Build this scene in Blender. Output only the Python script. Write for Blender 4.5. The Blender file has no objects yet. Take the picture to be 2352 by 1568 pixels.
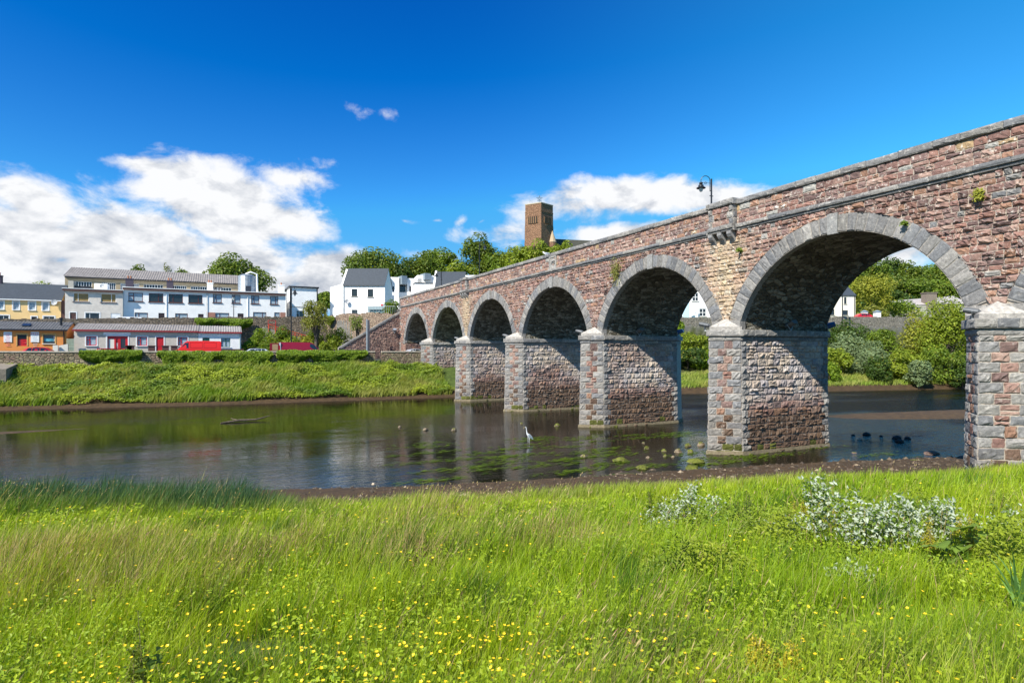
import bpy, math, random
import numpy as np
from mathutils import Matrix, Vector

random.seed(11)
rng = np.random.default_rng(11)
scene = bpy.context.scene
col = scene.collection

# ------------------------------------------------------------------ camera, sky, sun
# World axes: +X runs across the bridge (upstream along the quay), +Y runs along the bridge
# from the meadow to the town, Z = 0 is the photographer's eye height.
F = 1385.0                      # focal length in units of a 2352 wide picture
YAW = math.radians(26.03)
CR, SR = math.cos(YAW), math.sin(YAW)
HZ = 806.0                      # picture row of the horizon
WATER = -5.4

cam_d = bpy.data.cameras.new('camera')
cam = bpy.data.objects.new('camera', cam_d)
col.objects.link(cam)
cam_d.sensor_width = 36.0
cam_d.lens = 36.0 * F / 2352.0
cam_d.shift_y = (HZ - 784.0) / 2352.0
cam_d.clip_start = 0.05
cam_d.clip_end = 6000
cam.location = (0, 0, 0)
cam.rotation_euler = (math.pi / 2, 0, -YAW)
scene.camera = cam

scene.view_settings.view_transform = 'Standard'
scene.view_settings.look = 'None'
scene.view_settings.exposure = 0.75
scene.view_settings.gamma = 1.0

SUN = Vector((-1.0, -0.44, 1.08)).normalized()      # towards the sun
sun_d = bpy.data.lights.new('sun', 'SUN')
sun_d.energy = 5.0
sun_d.angle = math.radians(0.5)
sun_d.color = (1.0, 0.94, 0.84)
sun = bpy.data.objects.new('sun', sun_d)
col.objects.link(sun)
sun.rotation_euler = SUN.to_track_quat('Z', 'Y').to_euler()

def az_el(px, py):
    u, v = (px - 1176) / F, (HZ - py) / F
    x, y = CR * u + SR, -SR * u + CR
    return math.atan2(x, y), math.atan2(v, math.hypot(x, y))

def make_world():
    w = bpy.data.worlds.new('World')
    scene.world = w
    w.use_nodes = True
    nt = w.node_tree
    N, L = nt.nodes, nt.links
    N.clear()
    out = N.new('ShaderNodeOutputWorld')
    bg = N.new('ShaderNodeBackground')
    bg.inputs['Strength'].default_value = 0.06
    L.new(bg.outputs[0], out.inputs[0])
    sky = N.new('ShaderNodeTexSky')
    sky.sky_type = 'NISHITA'
    sky.sun_disc = False
    sky.sun_elevation = math.asin(SUN.z)
    sky.sun_rotation = math.atan2(SUN.x, SUN.y)
    sky.air_density = 1.0
    sky.dust_density = 0.25
    sky.ozone_density = 2.2
    # cloud coordinates: azimuth and elevation of the view direction
    tc = N.new('ShaderNodeTexCoord')
    sp = N.new('ShaderNodeSeparateXYZ')
    L.new(tc.outputs['Generated'], sp.inputs[0])
    def M(op, a, b=None, c=None):
        n = N.new('ShaderNodeMath'); n.operation = op
        for i, s in enumerate((a, b, c)):
            if s is None: continue
            if isinstance(s, (int, float)): n.inputs[i].default_value = s
            else: L.new(s, n.inputs[i])
        return n.outputs[0]
    # deepen the clear blue: each channel of the sky gets its own response
    sc_ = N.new('ShaderNodeSeparateColor'); L.new(sky.outputs[0], sc_.inputs[0])
    rr = M('MAXIMUM', M('MULTIPLY_ADD', sc_.outputs[0], .66, -.8), 0.01)
    gg = M('MULTIPLY', M('POWER', M('MULTIPLY', sc_.outputs[1], .1), 1.88), 31.0)
    gg = M('MINIMUM', gg, M('MULTIPLY_ADD', sc_.outputs[1], .5, 2.6))
    bb = M('MINIMUM', M('MULTIPLY', M('POWER', M('MULTIPLY', sc_.outputs[2], .1), 1.25), 22.0), 9.4)
    anti = N.new('ShaderNodeMapRange'); anti.interpolation_type = 'SMOOTHSTEP'; anti.inputs['From Min'].default_value = .3; anti.inputs['From Max'].default_value = 1.25
    azx = M('ARCTAN2', sp.outputs[0], sp.outputs[1]); L.new(azx, anti.inputs['Value'])     # paler opposite the sun
    rr = M('MULTIPLY_ADD', anti.outputs[0], .2, rr); gg = M('MULTIPLY_ADD', anti.outputs[0], 1.3, gg); bb = M('MULTIPLY_ADD', anti.outputs[0], 1.3, bb)
    cb = N.new('ShaderNodeCombineColor')
    L.new(rr, cb.inputs[0]); L.new(gg, cb.inputs[1]); L.new(bb, cb.inputs[2])
    az = M('ARCTAN2', sp.outputs[0], sp.outputs[1])
    el = M('ARCSINE', sp.outputs[2])
    cmb = N.new('ShaderNodeCombineXYZ')
    L.new(az, cmb.inputs[0]); L.new(el, cmb.inputs[1])
    def noise(vec, scale, detail, rough, dist=0.0):
        n = N.new('ShaderNodeTexNoise')
        n.inputs['Scale'].default_value = scale
        n.inputs['Detail'].default_value = detail
        n.inputs['Roughness'].default_value = rough
        n.inputs['Distortion'].default_value = dist
        L.new(vec, n.inputs['Vector'])
        return n
    def V(op, a, b):
        n = N.new('ShaderNodeVectorMath'); n.operation = op
        for i, s in enumerate((a, b)):
            if isinstance(s, (tuple, list)): n.inputs[i].default_value = s
            else: L.new(s, n.inputs[i])
        return n
    base = V('MULTIPLY', cmb.outputs[0], (1.0, 1.7, 1.0)).outputs[0]
    warp = noise(base, 5.0, 3, 0.5)
    wv = V('SUBTRACT', warp.outputs['Color'], (0.5, 0.5, 0.5)).outputs[0]
    wv = V('MULTIPLY', wv, (0.10, 0.06, 0)).outputs[0]
    pos = V('ADD', cmb.outputs[0], wv).outputs[0]
    # (picture column, row, half width, half height, strength)
    blobs = [(50, 470, 120, 100, 1.0), (10, 570, 230, 130, 1.1), (170, 570, 160, 90, 1.0), (480, 440, 240, 75, 1.05),
             (330, 393, 110, 40, .85), (660, 400, 130, 50, .66), (730, 375, 60, 30, .5), (560, 500, 200, 75, 1.05), (300, 550, 260, 90, 1.0),
             (60, 640, 360, 70, 1.1), (560, 600, 160, 70, 1.0), (400, 630, 330, 60, 1.1), (640, 655, 150, 50, .85),
             (240, 470, 70, 22, .5),
             (768, 615, 72, 56, 1.1), (740, 660, 120, 55, 1.0), (815, 247, 95, 34, .33), (905, 247, 40, 18, .27),
             (925, 500, 50, 14, .5), (1000, 497, 34, 9, .42), (865, 500, 22, 10, .45), (1066, 492, 22, 20, .46),
             (1112, 495, 18, 14, .48), (720, 482, 36, 8, .4), (1450, 462, 300, 52, .92), (1580, 455, 260, 46, .85),
             (1330, 480, 200, 50, .72), (1800, 432, 170, 30, .5), (1420, 538, 230, 28, .82), (1170, 535, 150, 48, .5),
             (1010, 585, 130, 24, .5), (2080, 585, 150, 50, .7)]
    D = None
    for (px, py, rx, ry, s) in blobs:
        a0, e0 = az_el(px, py)
        a1, _ = az_el(px + rx, py); a2, _ = az_el(px - rx, py)
        _, e1 = az_el(px, py - ry)
        ra, re = abs(a1 - a2) / 2, abs(e1 - e0)
        d = V('SUBTRACT', pos, (a0, e0, 0)).outputs[0]
        d = V('MULTIPLY', d, (1 / ra, 1 / re, 0)).outputs[0]
        ln = V('LENGTH', d, (0, 0, 0)).outputs['Value']
        g = M('MULTIPLY_ADD', ln, -0.75 * s, s)
        D = g if D is None else M('SMOOTH_MAX', D, g, 0.12)
    n1 = noise(base, 10.0, 12, 0.63, 0.25)
    off = V('ADD', base, (-0.02, 0.025, 0)).outputs[0]
    n2 = noise(off, 11.0, 5, 0.55, 0.4)
    dens = M('ADD', D, M('MULTIPLY', M('SUBTRACT', n1.outputs[0], 0.5), 1.3))
    mr = N.new('ShaderNodeMapRange'); mr.interpolation_type = 'SMOOTHSTEP'
    mr.inputs['From Min'].default_value = 0.20
    mr.inputs['From Max'].default_value = 0.60
    L.new(dens, mr.inputs['Value'])
    # thickness shading: lit towards the sun side, greyer low down
    lit = M('MULTIPLY_ADD', M('SUBTRACT', n1.outputs[0], n2.outputs[0]), 1.5, 0.93)
    lowm = N.new('ShaderNodeMapRange')
    lowm.inputs['From Min'].default_value = 0.06
    lowm.inputs['From Max'].default_value = 0.26
    lowm.inputs['To Min'].default_value = -0.14
    lowm.inputs['To Max'].default_value = 0.09
    L.new(el, lowm.inputs['Value'])
    lit = M('ADD', lit, lowm.outputs[0])
    lit = M('MINIMUM', M('MAXIMUM', lit, 0.55), 1.03)
    cc = N.new('ShaderNodeMixRGB')
    cc.inputs['Color1'].default_value = (4.2, 4.7, 5.6, 1)
    cc.inputs['Color2'].default_value = (9.7, 9.8, 10.0, 1)
    cr = N.new('ShaderNodeMapRange')
    cr.inputs['From Min'].default_value = 0.55; cr.inputs['From Max'].default_value = 1.0
    L.new(lit, cr.inputs['Value']); L.new(cr.outputs[0], cc.inputs['Fac'])
    mx = N.new('ShaderNodeMixRGB')
    L.new(mr.outputs[0], mx.inputs['Fac'])
    L.new(cb.outputs[0], mx.inputs['Color1'])
    L.new(cc.outputs[0], mx.inputs['Color2'])
    L.new(mx.outputs[0], bg.inputs['Color'])
    w.cycles.sampling_method = 'MANUAL'
    w.cycles.sample_map_resolution = 512
make_world()

# ------------------------------------------------------------------ placing helpers
def ray(px):
    u = (px - 1176) / F
    return CR * u + SR, -SR * u + CR
def at_b(px, py, b):            # point on the vertical plane y = b
    x, y = ray(px); Y = b / y
    return x * Y, b, (HZ - py) * Y / F
def at_Y(px, py, Y):            # point at a given distance
    x, y = ray(px)
    return x * Y, y * Y, (HZ - py) * Y / F
def at_z(px, py, z):            # point on a level
    return at_Y(px, py, z * F / (HZ - py))
def depth(x, y): return SR * x + CR * y

def lat(shape, seed):
    return np.random.default_rng(seed).random(shape)
_L = {}
def vnoise(x, y, s, seed=0, octs=3):
    x = np.asarray(x, float) / s; y = np.asarray(y, float) / s
    out = 0; amp = 1; tot = 0
    for o in range(octs):
        k = (seed, o)
        if k not in _L: _L[k] = lat((64, 64), seed * 17 + o)
        G = _L[k]
        xi = np.floor(x).astype(int); yi = np.floor(y).astype(int)
        fx = x - xi; fy = y - yi
        fx = fx * fx * (3 - 2 * fx); fy = fy * fy * (3 - 2 * fy)
        a = G[xi % 64, yi % 64]; b = G[(xi + 1) % 64, yi % 64]
        c = G[xi % 64, (yi + 1) % 64]; d = G[(xi + 1) % 64, (yi + 1) % 64]
        out = out + amp * ((a * (1 - fx) + b * fx) * (1 - fy) + (c * (1 - fx) + d * fx) * fy)
        tot += amp; amp *= .5; x = x * 2.03 + 5.1; y = y * 2.03 + 1.7
    return out / tot
def sstep(x, a, b):
    t = np.clip((np.asarray(x, float) - a) / (b - a), 0, 1)
    return t * t * (3 - 2 * t)

# ------------------------------------------------------------------ materials
MATS = {}
def _nt(name):
    m = bpy.data.materials.new(name); m.use_nodes = True
    nt = m.node_tree
    b = nt.nodes['Principled BSDF']
    return m, nt, nt.nodes, nt.links, b
def mat(name, rgb, rough=.7, var=.15, scale=4.0, bump=0.0, bscale=20.0, metal=0.0, spec=.5, stretch=(1, 1, 1), rgb2=None):
    if name in MATS: return MATS[name]
    m, nt, N, L, b = _nt(name)
    b.inputs['Roughness'].default_value = rough
    b.inputs['Metallic'].default_value = metal
    b.inputs['Specular IOR Level'].default_value = spec
    g = N.new('ShaderNodeNewGeometry')
    mp = N.new('ShaderNodeVectorMath'); mp.operation = 'MULTIPLY'
    mp.inputs[1].default_value = stretch
    L.new(g.outputs['Position'], mp.inputs[0])
    n = N.new('ShaderNodeTexNoise'); n.inputs['Scale'].default_value = scale
    n.inputs['Detail'].default_value = 6; n.inputs['Roughness'].default_value = .65
    L.new(mp.outputs[0], n.inputs['Vector'])
    r = N.new('ShaderNodeValToRGB')
    r.color_ramp.elements[0].position = .3; r.color_ramp.elements[1].position = .7
    c1 = tuple(max(0, c * (1 - var)) for c in rgb); c2 = rgb2 or tuple(min(1, c * (1 + var)) for c in rgb)
    r.color_ramp.elements[0].color = (*c1, 1); r.color_ramp.elements[1].color = (*c2, 1)
    L.new(n.outputs[0], r.inputs[0]); L.new(r.outputs[0], b.inputs['Base Color'])
    if bump:
        n2 = N.new('ShaderNodeTexNoise'); n2.inputs['Scale'].default_value = bscale
        n2.inputs['Detail'].default_value = 4
        L.new(mp.outputs[0], n2.inputs['Vector'])
        bp = N.new('ShaderNodeBump'); bp.inputs['Strength'].default_value = bump
        bp.inputs['Distance'].default_value = .05
        L.new(n2.outputs[0], bp.inputs['Height']); L.new(bp.outputs[0], b.inputs['Normal'])
    MATS[name] = m
    return m

def make_stone():
    m, nt, N, L, b = _nt('cut_stone')
    at = N.new('ShaderNodeAttribute'); at.attribute_name = 'Col'
    g = N.new('ShaderNodeNewGeometry')
    def noise(s, d=6, r=.65):
        n = N.new('ShaderNodeTexNoise'); n.inputs['Scale'].default_value = s
        n.inputs['Detail'].default_value = d; n.inputs['Roughness'].default_value = r
        L.new(g.outputs['Position'], n.inputs['Vector']); return n.outputs[0]
    r = N.new('ShaderNodeValToRGB')
    r.color_ramp.elements[0].position = .3; r.color_ramp.elements[0].color = (.62, .6, .6, 1)
    r.color_ramp.elements[1].position = .72; r.color_ramp.elements[1].color = (1.25, 1.22, 1.18, 1)
    L.new(noise(7.0), r.inputs[0])
    mu = N.new('ShaderNodeMixRGB'); mu.blend_type = 'MULTIPLY'; mu.inputs[0].default_value = 1
    L.new(at.outputs['Color'], mu.inputs[1]); L.new(r.outputs[0], mu.inputs[2])
    # pale lichen, its amount carried by the stone's own alpha
    lr = N.new('ShaderNodeMapRange'); lr.inputs['From Min'].default_value = .555; lr.inputs['From Max'].default_value = .63
    L.new(noise(4.5, 9, .72), lr.inputs['Value'])
    lm = N.new('ShaderNodeMath'); lm.operation = 'MULTIPLY'
    L.new(lr.outputs[0], lm.inputs[0]); L.new(at.outputs['Alpha'], lm.inputs[1])
    mx = N.new('ShaderNodeMixRGB'); mx.inputs[2].default_value = (.62, .58, .52, 1)
    L.new(lm.outputs[0], mx.inputs[0]); L.new(mu.outputs[0], mx.inputs[1])
    L.new(mx.outputs[0], b.inputs['Base Color'])
    b.inputs['Roughness'].default_value = .85
    b.inputs['Specular IOR Level'].default_value = .25
    bp = N.new('ShaderNodeBump'); bp.inputs['Strength'].default_value = .7; bp.inputs['Distance'].default_value = .035
    L.new(noise(14, 8, .7), bp.inputs['Height']); L.new(bp.outputs[0], b.inputs['Normal'])
    return m
STONE = make_stone()

def make_veg(name, trans=.38):
    m, nt, N, L, b = _nt(name)
    at = N.new('ShaderNodeAttribute'); at.attribute_name = 'Col'
    tr = N.new('ShaderNodeBsdfTranslucent')
    sc = N.new('ShaderNodeMixRGB'); sc.blend_type = 'MULTIPLY'; sc.inputs[0].default_value = 1
    sc.inputs[2].default_value = (1.25, 1.2, .55, 1)
    L.new(at.outputs['Color'], sc.inputs[1]); L.new(sc.outputs[0], tr.inputs['Color'])
    L.new(at.outputs['Color'], b.inputs['Base Color'])
    b.inputs['Roughness'].default_value = .5; b.inputs['Specular IOR Level'].default_value = .3
    ms = N.new('ShaderNodeMixShader'); ms.inputs[0].default_value = trans
    L.new(b.outputs[0], ms.inputs[1]); L.new(tr.outputs[0], ms.inputs[2])
    L.new(ms.outputs[0], N['Material Output'].inputs[0])
    return m
VEG = make_veg('leaf_green')

def make_colmat(name, rough=.9, scale=3.0, bump=.5, bscale=25, dist=.05):
    m, nt, N, L, b = _nt(name)
    at = N.new('ShaderNodeAttribute'); at.attribute_name = 'Col'
    g = N.new('ShaderNodeNewGeometry')
    n = N.new('ShaderNodeTexNoise'); n.inputs['Scale'].default_value = scale
    n.inputs['Detail'].default_value = 9; n.inputs['Roughness'].default_value = .7
    L.new(g.outputs['Position'], n.inputs['Vector'])
    r = N.new('ShaderNodeValToRGB')
    r.color_ramp.elements[0].position = .32; r.color_ramp.elements[0].color = (.5, .5, .5, 1)
    r.color_ramp.elements[1].position = .7; r.color_ramp.elements[1].color = (1.45, 1.4, 1.3, 1)
    L.new(n.outputs[0], r.inputs[0])
    mu = N.new('ShaderNodeMixRGB'); mu.blend_type = 'MULTIPLY'; mu.inputs[0].default_value = 1
    L.new(at.outputs['Color'], mu.inputs[1]); L.new(r.outputs[0], mu.inputs[2])
    L.new(mu.outputs[0], b.inputs['Base Color'])
    b.inputs['Roughness'].default_value = rough; b.inputs['Specular IOR Level'].default_value = .3
    n2 = N.new('ShaderNodeTexNoise'); n2.inputs['Scale'].default_value = bscale; n2.inputs['Detail'].default_value = 6
    L.new(g.outputs['Position'], n2.inputs['Vector'])
    bp = N.new('ShaderNodeBump'); bp.inputs['Strength'].default_value = bump; bp.inputs['Distance'].default_value = dist
    L.new(n2.outputs[0], bp.inputs['Height']); L.new(bp.outputs[0], b.inputs['Normal'])
    return m
GROUND = make_colmat('ground_soil', .85, 2.2, .8, 9, .06)
ROCK = make_colmat('river_rock', .7, 6, .6, 14, .04)

def make_rubble(name, c1, c2, c3, mortar, scale=2.3, zs=2.0, width=.05):
    """random rubble walling: irregular cells with recessed joints, worked out in space so it fits any wall"""
    m, nt, N, L, b = _nt(name)
    g = N.new('ShaderNodeNewGeometry')
    wn = N.new('ShaderNodeTexNoise'); wn.inputs['Scale'].default_value = 3.0; wn.inputs['Detail'].default_value = 2
    L.new(g.outputs['Position'], wn.inputs['Vector'])
    wm = N.new('ShaderNodeVectorMath'); wm.operation = 'MULTIPLY_ADD'
    wm.inputs[1].default_value = (.16, .16, .10)
    L.new(wn.outputs['Color'], wm.inputs[0]); L.new(g.outputs['Position'], wm.inputs[2])
    mp = N.new('ShaderNodeVectorMath'); mp.operation = 'MULTIPLY'; mp.inputs[1].default_value = (1, 1, zs)
    L.new(wm.outputs[0], mp.inputs[0])
    v = N.new('ShaderNodeTexVoronoi'); v.inputs['Scale'].default_value = scale
    v.inputs['Randomness'].default_value = .85
    L.new(mp.outputs[0], v.inputs['Vector'])
    ve = N.new('ShaderNodeTexVoronoi'); ve.feature = 'DISTANCE_TO_EDGE'; ve.inputs['Scale'].default_value = scale
    ve.inputs['Randomness'].default_value = .85
    L.new(mp.outputs[0], ve.inputs['Vector'])
    sp = N.new('ShaderNodeSeparateColor'); L.new(v.outputs['Color'], sp.inputs[0])
    r = N.new('ShaderNodeValToRGB'); r.color_ramp.elements[0].color = (*c1, 1); r.color_ramp.elements[1].color = (*c3, 1)
    e = r.color_ramp.elements.new(.5); e.color = (*c2, 1)
    L.new(sp.outputs[0], r.inputs[0])
    n = N.new('ShaderNodeTexNoise'); n.inputs['Scale'].default_value = 5; n.inputs['Detail'].default_value = 8
    n.inputs['Roughness'].default_value = .7
    L.new(g.outputs['Position'], n.inputs['Vector'])
    r2 = N.new('ShaderNodeValToRGB'); r2.color_ramp.elements[0].color = (.45, .45, .42, 1); r2.color_ramp.elements[1].color = (1.5, 1.5, 1.45, 1)
    r2.color_ramp.elements[0].position = .3; r2.color_ramp.elements[1].position = .7
    L.new(n.outputs[0], r2.inputs[0])
    mu = N.new('ShaderNodeMixRGB'); mu.blend_type = 'MULTIPLY'; mu.inputs[0].default_value = 1
    L.new(r.outputs[0], mu.inputs[1]); L.new(r2.outputs[0], mu.inputs[2])
    ed = N.new('ShaderNodeMapRange'); ed.inputs['From Min'].default_value = width * .4; ed.inputs['From Max'].default_value = width
    L.new(ve.outputs['Distance'], ed.inputs['Value'])
    mx = N.new('ShaderNodeMixRGB'); mx.inputs[1].default_value = (*mortar, 1)
    L.new(ed.outputs[0], mx.inputs[0]); L.new(mu.outputs[0], mx.inputs[2])
    L.new(mx.outputs[0], b.inputs['Base Color'])
    b.inputs['Roughness'].default_value = .9; b.inputs['Specular IOR Level'].default_value = .2
    ed2 = N.new('ShaderNodeMapRange'); ed2.inputs['From Max'].default_value = .16
    L.new(ve.outputs['Distance'], ed2.inputs['Value'])
    ad = N.new('ShaderNodeMath'); ad.operation = 'MULTIPLY_ADD'; ad.inputs[1].default_value = .7
    L.new(n.outputs[0], ad.inputs[0]); L.new(ed2.outputs[0], ad.inputs[2])
    bp = N.new('ShaderNodeBump'); bp.inputs['Strength'].default_value = 1; bp.inputs['Distance'].default_value = .09
    L.new(ad.outputs[0], bp.inputs['Height']); L.new(bp.outputs[0], b.inputs['Normal'])
    return m
QUAY = make_rubble('quay_rubble', (.17, .14, .09), (.30, .25, .17), (.22, .15, .12), (.10, .085, .06))
BACKSTONE = make_rubble('viaduct_backing', (.22, .15, .13), (.3, .2, .17), (.25, .24, .24), (.35, .32, .28))
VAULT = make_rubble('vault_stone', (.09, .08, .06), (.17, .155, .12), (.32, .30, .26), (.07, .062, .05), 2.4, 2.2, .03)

# ------------------------------------------------------------------ mesh builder
class MB:
    def __init__(s):
        s.v = []; s.f = {}; s.c = []; s.n = 0
    def add(s, verts, faces, color=(1, 1, 1, 1)):
        verts = np.asarray(verts, float).reshape(-1, 3)
        s.v.append(verts)
        c = np.asarray(color, float)
        if c.ndim == 1:
            if len(c) == 3: c = np.append(c, 1)
            c = np.tile(c, (len(verts), 1))
        elif c.shape[1] == 3: c = np.concatenate([c, np.ones((len(c), 1))], 1)
        s.c.append(c)
        if isinstance(faces, np.ndarray):
            s.f.setdefault(faces.shape[1], []).append(faces + s.n)
        else:
            for f in faces: s.f.setdefault(len(f), []).append(np.array([f]) + s.n)
        s.n += len(verts)
        return s
    def box(s, x0, x1, y0, y1, z0, z1, color=(1, 1, 1, 1)):
        v = [(x, y, z) for z in (z0, z1) for y in (y0, y1) for x in (x0, x1)]
        f = np.array([(0, 2, 3, 1), (4, 5, 7, 6), (0, 1, 5, 4), (2, 6, 7, 3), (0, 4, 6, 2), (1, 3, 7, 5)])
        return s.add(v, f, color)
    def prism(s, poly, z0, z1, color=(1, 1, 1, 1), top=None):
        """poly: list of (x,y), counter-clockwise; extruded from z0 to z1 (top: other outline for the upper end)"""
        n = len(poly); t = top or poly
        v = [(x, y, z0) for x, y in poly] + [(x, y, z1) for x, y in t]
        f = [tuple(range(n - 1, -1, -1)), tuple(range(n, 2 * n))]
        f += [(i, (i + 1) % n, n + (i + 1) % n, n + i) for i in range(n)]
        return s.add(v, f, color)
    def slab(s, poly, axis, a0, a1, color=(1, 1, 1, 1)):
        """poly in the plane across `axis` ('x': (y,z), 'y': (x,z)), extruded from a0 to a1"""
        n = len(poly)
        P = (lambda p, a: (a, p[0], p[1])) if axis == 'x' else (lambda p, a: (p[0], a, p[1]))
        v = [P(p, a0) for p in poly] + [P(p, a1) for p in poly]
        f = [tuple(range(n)), tuple(range(2 * n - 1, n - 1, -1))]
        f += [(i, n + i, n + (i + 1) % n, (i + 1) % n) for i in range(n)]
        return s.add(v, f, color)
    def tube(s, pts, r, n=8, color=(1, 1, 1, 1), cap=True):
        pts = [Vector(p) for p in pts]; k = len(pts)
        rr = r if isinstance(r, (list, tuple)) else [r] * k
        V = []
        for i, p in enumerate(pts):
            d = (pts[min(i + 1, k - 1)] - pts[max(i - 1, 0)]).normalized()
            a = d.cross(Vector((0, 0, 1)))
            if a.length < 1e-3: a = d.cross(Vector((0, 1, 0)))
            a.normalize(); b = d.cross(a)
            for j in range(n):
                t = 2 * math.pi * j / n
                V.append(p + (a * math.cos(t) + b * math.sin(t)) * rr[i])
        f = [(i * n + j, i * n + (j + 1) % n, (i + 1) * n + (j + 1) % n, (i + 1) * n + j) for i in range(k - 1) for j in range(n)]
        s.add([tuple(v) for v in V], np.array(f), color)
        if cap:
            m = len(V)
            s.add([tuple(v) for v in V[:n]], [tuple(range(n))], color)
            s.add([tuple(v) for v in V[m - n:]], [tuple(range(n))], color)
        return s
    def lathe(s, prof, c, n=14, color=(1, 1, 1, 1)):
        """prof: (radius, z) from bottom to top round the vertical through c"""
        V = [(c[0] + r * math.cos(2 * math.pi * j / n), c[1] + r * math.sin(2 * math.pi * j / n), c[2] + z) for r, z in prof for j in range(n)]
        k = len(prof)
        f = [(i * n + j, i * n + (j + 1) % n, (i + 1) * n + (j + 1) % n, (i + 1) * n + j) for i in range(k - 1) for j in range(n)]
        return s.add(V, np.array(f), color)
    def build(s, name, material, parent=None, world=True, smooth=False):
        me = bpy.data.meshes.new(name)
        V = np.concatenate(s.v); C = np.concatenate(s.c)
        if parent is not None and world:
            r = parent
            while r.parent: r = r.parent
            V = V - np.array(r.location)[None]
        loops = []; sizes = []
        for k, fs in s.f.items():
            a = np.concatenate(fs); loops.append(a.ravel()); sizes.append(np.full(len(a), k))
        loops = np.concatenate(loops); sizes = np.concatenate(sizes)
        starts = np.concatenate([[0], np.cumsum(sizes)[:-1]])
        me.vertices.add(len(V)); me.vertices.foreach_set('co', V.ravel().astype(np.float32))
        me.loops.add(len(loops)); me.loops.foreach_set('vertex_index', loops.astype(np.int32))
        me.polygons.add(len(sizes)); me.polygons.foreach_set('loop_start', starts.astype(np.int32))
        me.polygons.foreach_set('use_smooth', np.full(len(sizes), smooth, dtype=bool))
        at = me.attributes.new('Col', 'FLOAT_COLOR', 'POINT')
        at.data.foreach_set('color', C.ravel().astype(np.float32))
        me.update(calc_edges=True); me.validate()
        me.materials.append(material)
        o = bpy.data.objects.new(name, me); col.objects.link(o)
        if parent is not None: o.parent = parent
        return o

def tag(o, label, cat, group=None):
    o['label'] = label; o['category'] = cat; o['kind'] = 'thing'
    if group: o['group'] = group
    return o
def thing(name, label, cat, loc=(0, 0, 0), rz=0, group=None):
    o = bpy.data.objects.new(name, None); col.objects.link(o)
    o.empty_display_size = .3
    o.location = loc; o.rotation_euler = (0, 0, rz)
    return tag(o, label, cat, group)
def kind(o, k):
    o['kind'] = k; return o
def copy_tree(o, parent=None):
    c = o.copy(); col.objects.link(c); c.parent = parent
    for ch in list(o.children): copy_tree(ch, c)
    return c
def text_mesh(txt, size, material, parent, loc, rot, name='lettering', ext=.004, xs=1.0):
    cu = bpy.data.curves.new(name, 'FONT'); cu.body = txt; cu.size = size; cu.extrude = ext
    cu.align_x = 'CENTER'; cu.align_y = 'CENTER'
    t = bpy.data.objects.new(name, cu)
    me = bpy.data.meshes.new_from_object(t)
    bpy.data.objects.remove(t); bpy.data.curves.remove(cu)
    mw = Matrix.Translation(loc) @ rot.to_matrix().to_4x4() @ Matrix.Diagonal((xs, 1, 1, 1))
    r = parent
    while r.parent: r = r.parent
    me.transform(Matrix.Translation(-r.location) @ mw)
    me.materials.clear(); me.materials.append(material)
    o = bpy.data.objects.new(name, me); col.objects.link(o); o.parent = parent
    return o
# ------------------------------------------------------------------ stone viaduct
AF, AB = 24.49, 31.2            # near and far faces of the viaduct
PITCH, C0 = 12.5, 17.71         # arch pitch; crown of the arch seen whole
ZC, RI, RE, RM = -0.365, 5.585, 6.36, 5.98
CR_Y = [C0 + PITCH * i for i in range(-1, 6)]      # seven crowns
PIERS = [11.46 + PITCH * i for i in range(0, 6)]   # six piers
YN, YE = -1.6, 88.07            # ends of the viaduct
Z_STR, Z_PAR, Z_COP, Z_TOP = 6.33, 6.64, 7.68, 7.95
RED = [(.25, .142, .115), (.21, .125, .108), (.28, .18, .15), (.20, .135, .122), (.33, .23, .19), (.15, .10, .092), (.28, .165, .115)]
GREY = [(.205, .207, .208), (.24, .238, .23), (.17, .178, .188), (.265, .26, .245)]
def pick(pal, n, r): return np.array(pal)[r.integers(0, len(pal), n)] * r.uniform(.85, 1.18, (n, 1))

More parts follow.
